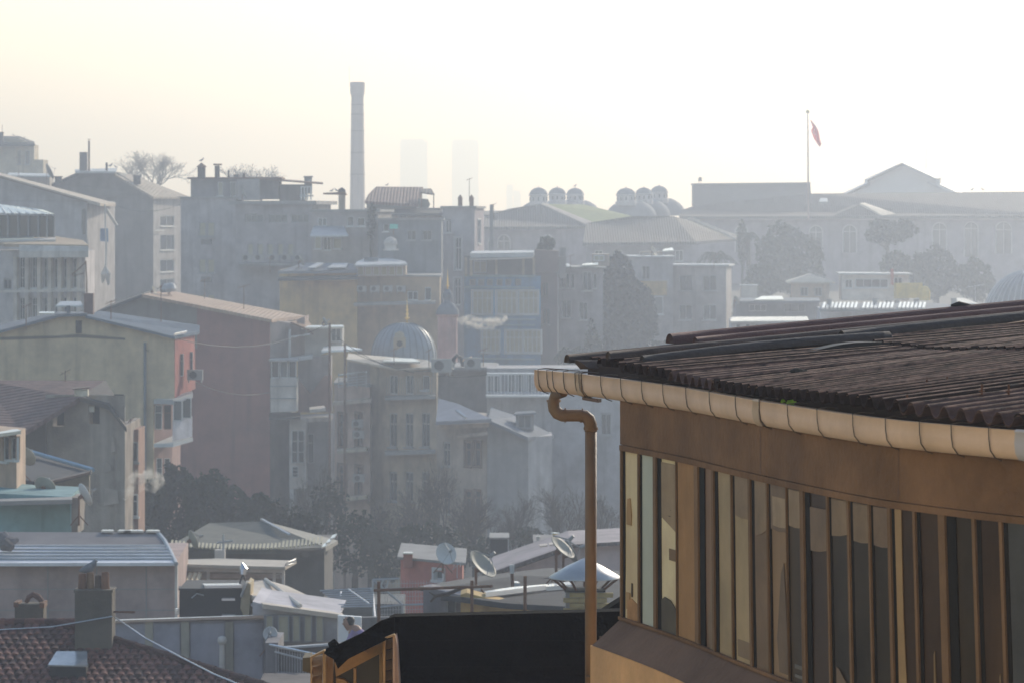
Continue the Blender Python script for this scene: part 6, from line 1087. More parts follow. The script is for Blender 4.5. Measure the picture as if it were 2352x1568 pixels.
t = thing('chimney_stack', 'large rendered chimney stack with clay pots on the tiled roof', 'chimney', P(218, 1470, d)); MB().box((X - 42 * k, d - .4, zr - 1.5), (X + 43 * k, d + .4, ZY(1356, d))).build('stack', CHM, t); MB().box((X - 44 * k, d - .43, ZY(1355.9, d)), (X + 45 * k, d + .43, ZY(1350, d))).build('cap', CHM, t)
for i, (px, h, r, c) in enumerate(((190, 34, 9, (.20, .10, .06)), (207, 36, 9, (.28, .17, .10)), (243, 38, 9, (.24, .12, .07)), (226, 30, 8, (.12, .08, .06)))): MB().lathe((PX(px, d), d - .1 + .1 * (i % 2), ZY(1350, d)), [(r * k * 1.1, 0), (r * k, h * .4 * k), (r * k * .95, h * k), (r * k * .75, h * k), (r * k * .7, h * .5 * k)], 14).build('chimney_pot', mat(c, .8, .3, 4.0), t)
t = thing('pigeon', 'grey pigeon huddled on top of the chimney pots', 'bird', P(207, 1313, d)); p = P(207, 1312, d - .1); MB().path([p + Vector((-.26, 0, .02)), p + Vector((-.14, 0, .04)), p + Vector((0, 0, .1)), p + Vector((.1, 0, .2)), p + Vector((.13, 0, .26)), p + Vector((.18, 0, .25))], [.02, .08, .11, .07, .045, .01], 10).build('body', mat((.22, .22, .24), .7, .3, 8.0), t, smooth=True)
X = PX(70, 93.0); d = 93.0; t = thing('small_chimney', 'squat chimney with a broken clay arch at the left of the tiled roof', 'chimney', P(70, 1440, d)); MB().box((X - 33 * k, d - .33, zr - 1.5), (X + 34 * k, d + .33, ZY(1384, d))).build('stack', CHM, t); MB().box((X - 35 * k, d - .36, ZY(1390, d)), (X - 24 * k, d + .36, ZY(1379, d))).box((X + 25 * k, d - .36, ZY(1392, d)), (X + 36 * k, d + .36, ZY(1380, d))).build('rim_brick', M_RUST, t, kind='stuff'); MB().path([P(60, 1383, d), P(66, 1370, d), P(76, 1364, d), P(88, 1370, d), P(98, 1381, d)], [.05, .06, .07, .08, .06], 8).build('clay_arch', mat((.17, .09, .07), .8, .3, 5.0), t)
t = thing('roof_cable', 'thin bright cable running down from the chimney stack along the roof hip', 'cable', P(260, 1415, 91)); MB().path([P(-20, 1446, 90.5), P(120, 1438, 90.5), P(258, 1414, 90.5)], .012, 5).path([P(262, 1415, 90.6), P(330, 1462, 89.5), P(400, 1500, 88.4), P(490, 1546, 86.5), P(560, 1575, 85.5)], .018, 5).build('cable', M_METAL, t)
MB().cyl(P(262, 1406, 91), P(308, 1406, 91), .025, n=6).build('iron_bar', M_RUST, bpy.data.objects[t.name]) if False else None
t = thing('iron_bar', 'short rusty iron bar sticking out of the chimney stack', 'bar', P(262, 1406, 91)); MB().cyl(P(258, 1404, 91), P(309, 1405, 90.6), .025, n=6).build('bar', M_RUST, t)
# ================================================================ BLACK ROOFED LEAN-TO WITH TIMBER GABLE, 34 m
d = 26.0; b = thing('tarred_lean_to', 'black tarred lean-to with a tan timber gable end left of the downpipe', 'lean-to', P(1000, 1600, d)); TAR = mat((.006, .005, .005), .9, .6, 1.5, 1.0, spec=.03)
panel(b, 'tarred_wall', [(893, 1650, d), (893, 1420, d), (906, 1415, d), (1345, 1405, d), (1440, 1402, d), (1440, 1650, d)], .2, TAR)
for y in (1470, 1530): MB().box((PX(895, d), d - .012, ZY(y + .6, d)), (PX(1440, d), d - .001, ZY(y, d))).build('felt_seam', TAR, b)
panel(b, 'rear_gable', [(1376, 1412, d + .6), (1400, 1395, d + .6), (1440, 1370, d + .6), (1460, 1412, d + .6)], .3, TAR)
panel(b, 'roof_edge', [(744, 1499, d - .5), (750, 1488, d - .5), (768, 1483, d - .5), (830, 1454, d - .45), (874, 1425, d - .4), (906, 1414.5, d - .3), (906, 1452, d - .3), (893, 1466, d - .4), (870, 1477, d - .42), (836, 1494, d - .45), (800, 1512, d - .48), (776, 1535, d - .48), (768, 1514, d - .5), (752, 1505, d - .5)], .04, TAR)
slab(b, 'tarred_roof', [(768, 1483, d - .48), (830, 1454, d - .43), (874, 1425, d - .38), (906, 1414.5, d - .28), (906, 1416, d + .15), (874, 1428, d + .1), (830, 1458, d + .05), (768, 1488, d)], .03, TAR)
MB().path([P(757, 1485, d - .45), P(766, 1481, d - .45), P(775, 1487, d - .42)], [.03, .045, .03], 8).build('tar_lump', TAR, b)
TIM = mat((.46, .30, .15), .75, .25, 3.0, .3, streak=.3); TIM2 = mat((.36, .23, .12), .8, .3, 3.0, .3, streak=.4)
panel(b, 'gable_board', [(752, 1650, d + .1), (752, 1520, d + .1), (893, 1455, d + .1), (893, 1650, d + .1)], .1, mat((.10, .075, .05), .9, .3))
def post(x0, x1, y0, y1, o, m=TIM, nm='post'): return panel(b, nm, [(x0, y1, d - o), (x0, y0, d - o), (x1, y0, d - o), (x1, y1, d - o)], .08, m)
post(713, 716, 1510, 1650, .30); post(741, 748, 1495, 1650, .34); post(879, 885, 1463, 1650, .34); post(902, 908, 1458, 1650, .38, mat((.52, .36, .26), .75, .2, 3.0))
post(749, 765, 1498, 1650, .20, TIM2, 'corner_board'); panel(b, 'top_rail', [(712, 1512, d - .36), (712, 1508, d - .36), (745, 1492, d - .36), (748, 1496, d - .36)], .08, TIM); panel(b, 'top_rail', [(884, 1466, d - .4), (884, 1462, d - .4), (906, 1456, d - .4), (908, 1460, d - .4)], .08, TIM)
panel(b, 'flared_post', [(908.5, 1650, d - .36), (908.5, 1462, d - .36), (912, 1480, d - .36), (917, 1568, d - .36), (920, 1650, d - .36)], .3, mat((.44, .31, .24), .75, .2, 3.0))
for x0, x1, ys in ((717, 740, (1508, 1530, 1552, 1574, 1596)), (886, 901, (1470, 1494, 1518, 1542, 1566, 1590))):
    for i, y in enumerate(ys): MB().prism([P(x0, y + 21, d - .30), P(x0, y, d - .22), P(x1, y - 4, d - .22), P(x1, y + 18, d - .30)], (0, .03, 0)).build('louvre_board', TIM2, b)
panel(b, 'rafter', [(769, 1532, d - .2), (768, 1522, d - .2), (881, 1474, d - .2), (881, 1496, d - .2), (772, 1553, d - .2)], .08, TIM); panel(b, 'stepped_board', [(778, 1524, d - .24), (830, 1492, d - .24), (842, 1496, d - .24), (846, 1500, d - .24), (790, 1530, d - .24)], .03, TIM)
panel(b, 'brace', [(772, 1556, d - .18), (790, 1560, d - .18), (870, 1625, d - .18), (860, 1640, d - .18), (772, 1580, d - .18)], .08, TIM); post(812, 818, 1534, 1650, .19, TIM, 'stud'); post(871, 878, 1500, 1650, .19, TIM, 'stud')
panel(b, 'window_glass', [(772, 1650, d - .1), (772, 1540, d - .1), (876, 1490, d - .1), (876, 1650, d - .1)], .02, mat((.08, .075, .06), .25, .3))
panel(b, 'eave_box', [(695, 1540, d - .1), (695, 1510, d - .1), (712, 1508, d - .1), (714, 1545, d - .1)], .3, mat((.20, .16, .10), .8, .3))
MB().box((PX(920, d), d + .25, G(d) - 1), (PX(1440, d), d + 3, ZY(1640, d))).build('inner_wall', M_DARK, b)

# ================================================================ NEAR BUILDING (plan curve measured at the gutter)
KG = (849 - HY) * 22.0
gp = [(1230, 849), (1320, 857), (1428, 870), (1577, 891), (1693, 911), (1850, 936), (2015, 959), (2190, 976), (2338, 988), (2500, 999), (2700, 1010)]
def yG(x):
    for i, ((a, ya), (c, yc)) in enumerate(zip(gp, gp[1:])):
        if x <= c or i == len(gp) - 2:
            t_ = (x - a) / (c - a); m0 = (yc - gp[max(i - 1, 0)][1]) / (c - gp[max(i - 1, 0)][0]); q = gp[min(i + 2, len(gp) - 1)]; m1 = (q[1] - ya) / (q[0] - a); h = c - a
            return (2 * t_**3 - 3 * t_**2 + 1) * ya + (t_**3 - 2 * t_**2 + t_) * h * m0 + (-2 * t_**3 + 3 * t_**2) * yc + (t_**3 - t_**2) * h * m1
dG = lambda x: KG / (yG(x) - HY)
ZG = -KG / F
def gpt(x, z=0, off=0.0):          # point on the gutter's outer top edge, shifted inward by off
    d = dG(x); e = 4; a = Vector((PX(x - e, dG(x - e)), dG(x - e), 0)); c = Vector((PX(x + e, dG(x + e)), dG(x + e), 0)); t_ = (c - a).normalized(); n = Vector((-t_.y, t_.x, 0))
    return Vector((PX(x, d), d, ZG + z)) + n * off
# note: walking +x the eave comes nearer; inward normal points right / away
dW = lambda x: dG(x) + .16
def wpt(x, z, off=0.0):            # point on the wall face seen at print column x
    d = dW(x); e = 5; a = Vector((PX(x - e, dW(x - e)), dW(x - e), 0)); c = Vector((PX(x + e, dW(x + e)), dW(x + e), 0)); t_ = (c - a).normalized(); n = Vector((-t_.y, t_.x, 0))
    return Vector((PX(x, d), d, z)) + n * off
nb = thing('workshop_building', 'tan plastered workshop building with a band of tall mottled window strips', 'building', (1.5, 17, -12))
TAN_SHADED = mat((.22, .13, .072), .93, .4, 1.6, .5, streak=.7, dirt_refl=(.13, .085, .06)); TAN_LIT = mat((.80, .48, .24), .93, .25, 1.6, .4, streak=.6, dirt_refl=(.45, .29, .17))  # one plaster in two tones: eave shade and bounce light painted in
XS = [1424 + i * 24 for i in range(53)]
def band(z0, z1, o0, o1, nm, m, x0=1424, x1=2680, th=.1, parent=None, n=52, smooth=False):
    xs = [x0 + (x1 - x0) * i / n for i in range(n + 1)]; vs = []
    for x in xs: vs += [wpt(x, z0, o0), wpt(x, z1, o1), wpt(x, z1, o1 + th), wpt(x, z0, o0 + th)]
    fs = [(4 * i + k, 4 * i + (k + 1) % 4, 4 * i + 4 + (k + 1) % 4, 4 * i + 4 + k) for i in range(n) for k in range(4)] + [(0, 1, 2, 3), tuple(4 * n + k for k in (3, 2, 1, 0))]
    return MB().add(vs, fs).build(nm, m, parent or nb, smooth=False)
ZT, ZB = -1.268, -2.185
band(ZT + .025, ZG - .02, 0, 0, 'wall', TAN_SHADED, th=.25)
band(ZT - .008, ZT + .022, -.007, -.007, 'lintel', TAN_SHADED, x0=1425, th=.2)
band(ZB - .012, ZB + .004, -.012, -.012, 'sill_strip', TAN_SHADED, th=.2)
for x in (1747, 2064): MB().prism([wpt(x - .5, ZT + .03, -.002), wpt(x + .5, ZT + .03, -.002), wpt(x + .5, ZG - .1, -.002), wpt(x - .5, ZG - .1, -.002)], (0, -.001, 0)).build('wall_joint', M_BROWNF, nb)
band(ZB - .15, ZB - .014, -.16, 0, 'sill_slope', mat((.19, .125, .09), .93, .25, 1.5, .4, streak=.3), x0=1424, th=.2)
band(-12, ZB - .152, -.16, -.16, 'parapet_wall', TAN_LIT, x0=1420, th=.25)
MB().prism([wpt(1424, ZB - .16, .05), wpt(1424, ZB - .16, 4), wpt(1424, -12, 4), wpt(1424, -12, .05)], (-.0, .12, 0)).build('end_wall', TAN_LIT, nb)
MB().prism([wpt(1424, ZG, .25), wpt(1424, ZG + .5, 4), wpt(1424, ZB - .1, 4), wpt(1424, ZB - .1, .25)], (0, .12, 0)).build('end_wall', TAN_SHADED, nb)
band(ZB - .3, ZG, .75, .75, 'inner_wall', mat((.05, .04, .03), .9), x0=1440, th=.05)
# window strips
BLK = mat((.012, .011, .010), .8, .3); PAL = dict(  # pane tones and warm streaks put reflections of houses into the colour
 cream=mat((.88, .72, .46), .55, .25, 2.2, .1, streak=.9, dirt_refl=(.38, .22, .10), spec=.4), green=mat((.50, .55, .47), .3, .18, 1.2, streak=.6, dirt_refl=(.62, .68, .60), spec=.5),
 board=mat((.42, .25, .12), .85, .25, 1.6, .3, streak=.4), rust=mat((.16, .085, .055), .5, .5, 2.5, streak=.9, dirt_refl=(.40, .27, .15)), tan_refl=mat((.40, .31, .18), .45, .4, 1.3, streak=.8, dirt_refl=(.60, .48, .30), spec=.25),
 dusk=mat((.20, .135, .08), .35, .5, 1.8, streak=1.0, dirt_refl=(.42, .28, .15), spec=.2), dark=mat((.045, .036, .026), .35, .45, 1.6, streak=.7, dirt_refl=(.10, .07, .04), spec=.2), brown=mat((.06, .038, .024), .35, .4, 1.6, streak=.9, dirt_refl=(.19, .115, .06), spec=.2), blue=mat((.075, .08, .085), .25, .4, 1.6, spec=.5))
panes = [(1434, 1466, 'cream', 0), (1473, 1502, 'green', 0), (1517, 1554, 'cream', .02), (1556, 1597, 'board', -.015), (1617, 1637, 'rust', .03), (1648, 1681, 'tan_refl', .01), (1687, 1722, 'tan_refl', 0), (1733, 1764, 'dusk', 0), (1771, 1809, 'dusk', .01), (1813, 1842, 'dark', 0), (1861, 1903, 'brown', .02), (1912, 1951, 'dark', 0), (1962, 2000, 'dark', 0), (2009, 2045, 'dark', 0), (2060, 2104, 'brown', 0), (2117, 2163, 'brown', .01), (2199, 2241, 'dark', .03), (2258, 2304, 'brown', .01), (2320, 2380, 'blue', 0), (2396, 2450, 'dark', 0), (2466, 2520, 'dusk', 0), (2536, 2600, 'dark', 0)]
def lean(x): return (x - 1424) / 930 * 9
def strip(x0, x1, z0, z1, o, th, nm, m, curve=0.0, parent=None):
    """upright pane between print columns x0..x1 (mid height), slightly out of plumb; returns object"""
    vs = []; nz = 8
    for j in range(nz + 1):
        f = j / nz; z = z0 + (z1 - z0) * f; l = lean(x0) * (1 - 2 * f); w_ = math.sin(f * math.pi) * curve
        for x, oo in ((x0, o), (x1, o), (x1, o + th), (x0, o + th)): vs.append(wpt(x + l, z, oo + (w_ if x == x1 else -w_)))
    fs = [(4 * j + k, 4 * j + (k + 1) % 4, 4 * j + 4 + (k + 1) % 4, 4 * j + 4 + k) for j in range(nz) for k in range(4)] + [(0, 1, 2, 3), (4 * nz + 3, 4 * nz + 2, 4 * nz + 1, 4 * nz)]
    return MB().add(vs, fs).build(nm, m, parent or nb)
prev = 1426; MUL = mat((.22, .14, .08), .8, .3, 2.0, .3, streak=.5)
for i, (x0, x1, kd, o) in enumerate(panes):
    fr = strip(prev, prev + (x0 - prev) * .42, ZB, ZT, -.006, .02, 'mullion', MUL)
    strip(prev + (x0 - prev) * .44, x0, ZB, ZT, .004, .02, 'shade_strip', BLK)  # black strips paint in the shade on the mullion sides
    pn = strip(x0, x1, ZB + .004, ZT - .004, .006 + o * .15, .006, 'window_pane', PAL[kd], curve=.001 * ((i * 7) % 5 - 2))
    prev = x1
# flat shapes on the panes: tape, marks and scribbles, plus painted-in reflections
def sticker(x0, x1, zf0, zf1, m, nm, shape=None, o=0):
    o = .001
    z = lambda f: ZB + (ZT - ZB) * f; pts = shape or [(0, 0), (1, 0), (1, 1), (0, 1)]
    q = []
    for a, c in pts: f = zf0 + (zf1 - zf0) * c; x = x0 + (x1 - x0) * a + lean(x0) * (1 - 2 * f); q.append(wpt(x, z(f), o))
    return MB().prism(q, (.003, .002, 0)).build(nm, m, nb)
TAPE = mat((.42, .27, .13), .6, .2, 4.0); CREAMP = mat((.66, .50, .30), .7, .18, 3.0); TANP = mat((.40, .29, .17), .6, .2, 3.0); DRKP = mat((.07, .055, .04), .6, .3)
sticker(1437, 1446, .06, .16, TAPE, 'tape_patch'); sticker(1440, 1464, .0, .13, mat((.42, .24, .11), .7, .4, 6.0), 'tape_patch', [(0, 0), (1, .05), (1, .8), (.4, 1), (0, .8)]); sticker(1438, 1450, .56, .72, TAPE, 'tape_patch', [(0, 0), (.9, 0), (1, .4), (.7, 1), (.2, .95), (0, .3)]); sticker(1449, 1452, .14, .22, DRKP, 'clip')
sticker(1536, 1554, .42, .485, mat((.24, .16, .09), .7), 'tape_patch', o=.03); sticker(1518, 1553, .0, .20, mat((.10, .085, .06), .6, .3, 3.0), 'dark_refl', [(0, 0), (1, 0), (1, .7), (.6, .95), (.2, 1), (0, .9)], o=.03); sticker(1519, 1553, .62, .97, mat((.36, .27, .17), .6, .3, 3.0, streak=.7), 'pane_reflection', [(0, .1), (.5, 0), (1, -.1), (1, 1), (0, 1)], o=.03)  # dark foot and upper sheet put a reflection into this pane's colour
for k in range(5): sticker(1524 + (k % 3) * 3, 1546, .66 + k * .035, .672 + k * .035, DRKP, 'ink_line', [(0, 0), (.4, .5), (.8, .2), (1, .9), (.5, 1.2), (0, .8)], o=.024)
MB().path([wpt(1580 + 6 * math.cos(R(a)), ZB + (ZT - ZB) * (.87 + .075 * math.sin(R(a))), .008) for a in range(0, 361, 20)], .003, 5).build('oval_wire', M_DARK, nb)
MB().cyl(wpt(1603, ZT - .02, .03), wpt(1608, ZB + .25, .03), .004, n=6).build('chrome_edge', M_GLARE, nb)
def refl_sheet(x0, x1, f0, f1, m, seed, nm='pane_reflection'):      # tan sheet painting a house reflection into the upper pane
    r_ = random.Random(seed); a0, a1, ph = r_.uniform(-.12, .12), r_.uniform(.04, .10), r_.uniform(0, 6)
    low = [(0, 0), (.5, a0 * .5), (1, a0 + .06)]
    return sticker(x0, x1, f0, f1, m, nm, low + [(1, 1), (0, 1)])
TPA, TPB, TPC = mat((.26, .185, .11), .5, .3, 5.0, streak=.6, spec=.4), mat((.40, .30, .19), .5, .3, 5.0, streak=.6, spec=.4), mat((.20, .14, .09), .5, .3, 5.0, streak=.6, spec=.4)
refl_sheet(1689, 1720, .78, .99, TPA, 1); refl_sheet(1735, 1763, .70, .99, TPA, 2); refl_sheet(1772, 1808, .76, .99, TPC, 3); refl_sheet(1776, 1806, .78, .93, TPB, 13); refl_sheet(1814, 1842, .80, .985, TPB, 4); refl_sheet(1863, 1902, .70, .92, TPC, 5)
refl_sheet(1913, 1950, .80, .985, TPA, 6); refl_sheet(1963, 1999, .80, .985, TPA, 7); refl_sheet(2010, 2043, .80, .985, TPC, 8)
sticker(1622, 1636, .0, .42, TPA, 'pane_reflection', [(.4, 0), (1, 0), (1, 1), (.7, .9), (.5, .6), (.2, .3)]); sticker(1692, 1720, .03, .12, TPA, 'pane_reflection'); sticker(1778, 1806, .03, .60, TPC, 'pane_reflection', [(.3, 0), (1, 0), (.95, .5), (.8, 1), (.55, .9), (.35, .6), (.15, .3)])
sticker(1917, 1950, .02, .16, TPC, 'pane_reflection', [(0, 0), (1, 0), (1, .3), (.7, .5), (.4, .75), (.15, .95), (0, 1)]); sticker(2060, 2080, .0, 1.0, mat((.36, .25, .13), .6, .25, 3.0, streak=.5), 'curtain_strip', [(0, 0), (1, 0), (.8, .3), (.7, .5), (.72, .8), (.75, 1), (0, 1)])
for x0, x1 in ((1822, 1842), (1966, 1996), (2014, 2042)): sticker(x0, x1, .035, .05, mat((.17, .17, .16), .5), 'pane_mark'); sticker(x0, x1 - 4, .08, .10, mat((.15, .15, .14), .5), 'pane_mark')
for a, c in ((2140, .35), (2152, .2), (2290, .3)): sticker(a, a + 5, c * .5, c, mat((.24, .17, .09), .6), 'paint_run', [(0, .1), (1, 0), (.8, 1), (.3, .9)])
# gutter: half round profile swept along the curve, with coupling sleeves and wire straps
GUT = mat((.76, .59, .47), .7, .2, 1.6, .15, streak=.7, dirt_refl=(.45, .34, .24), spec=.25); GH = .125
def sweep(x0, x1, prof, nm, m, parent, n=60, smooth=True):
    vs = []; k = len(prof); xs = [x0 + (x1 - x0) * i / n for i in range(n + 1)]
    for x in xs:
        for o, z in prof: vs.append(gpt(x, z, o))
    fs = [(k * i + j, k * i + j + 1, k * (i + 1) + j + 1, k * (i + 1) + j) for i in range(n) for j in range(k - 1)]
    fs += [tuple(range(k)), tuple(k * n + j for j in reversed(range(k)))] if False else []
    return MB().add(vs, fs).build(nm, m, parent, smooth=smooth)
go = thing('rain_gutter', 'long curved tan half round rain gutter along the workshop eave', 'gutter', (1.0, 18, ZG))
prof = [(.105, -.01), (.115, -.06), (.095, -.11), (.05, -GH), (.02, -.118), (.002, -.09), (-.004, -.05), (0, -.004), (-.006, 0), (.008, 0.002), (.008, -.045), (.02, -.09), (.05, -.112), (.085, -.1), (.10, -.06), (.095, -.01), (.105, -.01)]
sweep(1230, 2700, prof, 'trough', GUT, go, 120)
MB().prism([gpt(1230, z, o) for o, z in prof[:9]], (-.006, .0, 0)).build('end_cap', GUT, go)
for x, w_ in ((1330, 14), (1739, 15), (2347, 26)): sweep(x - w_ / 2, x + w_ / 2, [(o - .006 if o < .05 else o + .006, z - .005) for o, z in prof[:9]] + [(0, .006)], 'coupling', mat((.57, .45, .34), .55, .1) if x < 2300 else mat((.5, .52, .6), .5, .1), go, 4)
STR = mat((.12, .10, .085), .6, .3)
for x in (1240, 1260, 1273, 1298, 1325, 1334, 1340, 1384, 1430, 1478, 1527, 1580, 1634, 1694, 1749, 1814, 1882, 1964, 2039, 2117, 2190, 2276, 2368, 2460):
    MB().path([gpt(x, .008, .09), gpt(x, .012, .03), gpt(x, .006, -.012), gpt(x + .6, -.045, -.012), gpt(x + 1.2, -.09, -.006), gpt(x + 1.8, -.122, .018), gpt(x + 2.2, -.134, .05)], .0026, 6).build('strap', STR, go, smooth=True)
MB().prism([gpt(1325, -.132, .03), gpt(1362, -.132, .03), gpt(1362, -.150, .03), gpt(1326, -.146, .03)], (.02, .06, 0)).build('support_board', M_BROWNF, go)
# downpipe
dp = thing('downpipe', 'brown drain pipe with an offset elbow beneath the gutter end', 'downpipe', P(1357, 1568, 21.9)); DPM = mat((.23, .16, .105), .6, .2, 3.0, .15, streak=.3, spec=.35); dd = 21.95; k = dd / F
top = gpt(1276, -.125, .05); xt = top.x; yt = top.y
Q = lambda x, y: Vector((PX(x, dd), dd, ZY(y, dd)))
MB().path([top + Vector((0, 0, .01)), Vector((Q(1275, 905).x, (yt + dd) / 2, Q(1275, 905).z)), Q(1271, 925), Q(1273, 938), Q(1280, 948), Q(1292, 953), Q(1312, 953), Q(1330, 953), Q(1343, 955), Q(1352, 962), Q(1356.5, 974), Q(1357, 990)], [.030, .030, .034, .035, .036, .036, .035, .035, .037, .037, .037, .036], 20).build('elbow', DPM, dp, smooth=True)
MB().cyl(Q(1357, 985), Q(1357, 1640), .0335, .0335, 24).build('pipe', DPM, dp, smooth=True)
for a, c in ((Q(1272, 917), Q(1272, 922)), (Q(1296, 952.5), Q(1300, 952.5)), (Q(1334, 953), Q(1338, 953.5)), (Q(1357, 980), Q(1357, 986))): MB().cyl(a, c, .042, .042, 20).build('collar', DPM, dp)
MB().box((PX(1346, dd) , dd - .045, ZY(1552, dd)), (PX(1376, dd), dd + .05, ZY(1548, dd))).build('pipe_clip', STR, dp); MB().cyl(Q(1379, 1460), Q(1381, 1600), .006, n=6).build('clip_wire', STR, dp)
# ---- corrugated roof
ro = thing('corrugated_roof', 'sagging dark brown corrugated roof sheets lapped over each other above the gutter', 'roof', (2.0, 19, ZG))
e_ = (gpt(1300) - gpt(2300)).normalized(); nI = Vector((-e_.y, e_.x, 0)); nI = nI if nI.x > 0 else -nI
WORN_LIT = mat((.22, .13, .09), .8, .95, 14.0, .3, spec=.15)  # pale crests: wear, with sunlit crest lines painted into the colour
SH = mat((.035, .021, .016), .9, .5, 9.0, .3, spec=.08); SHD = mat((.09, .065, .055), .8, .4, 6.0, .5); SHG = mat((.07, .062, .06), .9, .3, 2.0, .4)
SL = .082; W0 = 0
SLf = lambda u: .080 + .04 * min(max((u - 1.2) / 4, 0), 1)
x_lo, x_hi = 1305, 2700
acc = [0.0]; xs = [x_lo + i * 2.0 for i in range(int((x_hi - x_lo) / 2) + 1)]
for a, c in zip(xs, xs[1:]): acc.append(acc[-1] + (gpt(c) - gpt(a)).length)
def roofpt(i, s, z=0):   # i index along eave, s metres up the slope
    q = gpt(xs[i]); u = acc[i]; wv = math.sin(u * 2 * math.pi / .132); h = .026 * (abs(wv) ** .7 * (1 if wv > 0 else -1))
    base = q + nI * (s + .02); base.z = ZG + .055 + SLf(u) * s + h + z + .012 * math.sin(u * 1.7 + s) ; return base
tot = len(xs)
def sheet(i0, i1, s0, s1, z, m, nm='roof_sheet', th=.008, ns=6):
    i0, i1 = max(0, int(i0)), min(tot - 1, int(i1)); ii = list(range(i0, i1 + 1)); mb = MB(); n = len(ii); vs = []
    for j in range(ns + 1):
        s = s0 + (s1 - s0) * j / ns
        for i in ii: vs.append(roofpt(i, s, z))
    for j in range(ns + 1):
        s = s0 + (s1 - s0) * j / ns
        for i in ii: vs.append(roofpt(i, s, z - th))
    o = (ns + 1) * n
    fs = [(j * n + k, j * n + k + 1, (j + 1) * n + k + 1, (j + 1) * n + k) for j in range(ns) for k in range(n - 1)]
    fs += [tuple(o + v for v in f) for f in fs[:]] + [(k, k + 1, o + k + 1, o + k) for k in range(n - 1)] + [(j * n, (j + 1) * n, o + (j + 1) * n, o + j * n) for j in range(ns)]
    mi = []
    for f in fs:
        c0 = f[0] % n; uu = (acc[ii[min(c0, n - 1)]] + acc[ii[min(c0 + 1, n - 1)]]) / 2; mi.append(1 if len(f) == 4 and math.sin(uu * 2 * math.pi / .132) > .72 and abs(f[1] - f[0]) == 1 and f[2] - f[1] == n else 0)
    mb.add(vs, fs); mb.m = mi
    return mb.build(nm, [m, WORN_LIT], ro, smooth=False)
ix = lambda u: min(range(tot), key=lambda i: abs(acc[i] - u)); T = acc[-1]; step = .88; k = 0; u = 0
rd = random.Random(3)
while u < T:
    i0, i1 = ix(max(u - .08, 0)), ix(min(u + step, T)); jit = rd.uniform(-.04, .04)
    sheet(i0, i1, -.02 + (0 if k else .12), 1.5 + jit, .004 * (k % 2), SH if k % 4 != 2 else mat((.09, .05, .04), .7, .5, 9.0, .3))
    sheet(i0, i1, 1.36 + jit, 3.1, .014 + .004 * (k % 2), SH); sheet(i0, i1, 2.95, 6.5, .028 + .004 * (k % 2), SH)
    u += step; k += 1
# fascia board under the sheets and packed dark void
def eave_band(z0, z1, o, m, nm, n=80):
    vs = []
    for i in range(n + 1): q = int(i * (tot - 1) / n); a = gpt(xs[q]) + nI * o; vs += [(a.x, a.y, ZG + z0), (a.x, a.y, ZG + z1)]
    return MB().add(vs, [(2 * i, 2 * i + 1, 2 * i + 3, 2 * i + 2) for i in range(n)]).build(nm, m, ro)
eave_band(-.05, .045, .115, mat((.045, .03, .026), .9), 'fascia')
# far verge: dark cap strips, grey half round flashing lying along the slope
def along(s0, s1, off, z, r, m, nm, n=24, sag=.0):     # off: metres from far corner towards the viewer
    pts = []
    for j in range(n + 1): s = s0 + (s1 - s0) * j / n; q = gpt(x_lo) - e_ * off + nI * s; q.z = ZG + .055 + SL * s + z + sag * math.sin(j / n * math.pi); pts.append(q)
    mb = MB(); vs = []
    for p in pts:
        for a in range(0, 181, 20): vs.append(p + e_ * math.cos(R(a)) * r + Vector((0, 0, math.sin(R(a)) * r * .8)))
    kk = 10; fs = [(kk * i + j, kk * i + j + 1, kk * (i + 1) + j + 1, kk * (i + 1) + j) for i in range(n) for j in range(kk - 1)] + [tuple(range(kk)), tuple(kk * n + j for j in range(kk))]
    return mb.add(vs, fs).build(nm, m, ro, smooth=True)
along(.0, 6.4, -.02, .0, .06, SHD, 'verge_cap'); along(.62, 6.4, -.05, .05, .07, mat((.13, .07, .065), .8, .3, 5.0, .4), 'verge_cap'); along(.70, 6.4, .16, .045, .05, mat((.15, .08, .07), .8, .3, 5.0, .4), 'verge_cap')
along(.12, 1.55, .95, .02, .055, SHG, 'flashing_roll', sag=.015); along(1.35, 6.4, .75, .035, .055, SHG, 'flashing_roll', sag=.01); along(.1, 6.4, .42, .03, .05, SHD, 'flashing_roll')
for s0, off, L in ((.95, 1.25, .55), (2.3, 1.02, .8)):     # dark solid arches stand in for shaded voids under lifted sheet edges
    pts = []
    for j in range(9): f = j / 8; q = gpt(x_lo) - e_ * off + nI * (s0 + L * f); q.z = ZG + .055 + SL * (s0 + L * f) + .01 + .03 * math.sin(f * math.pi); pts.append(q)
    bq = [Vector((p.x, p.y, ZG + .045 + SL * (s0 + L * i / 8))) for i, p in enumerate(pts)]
    MB().prism(pts + bq[::-1], e_ * .12).build('shaded_void', M_DARK, ro)
MB().prism([gpt(1306, .075, .02) + nI * .0, gpt(1322, .07, .02), gpt(1330, .03, .06), gpt(1310, .02, .06)], nI * .2).build('corner_sheet', SHD, ro)
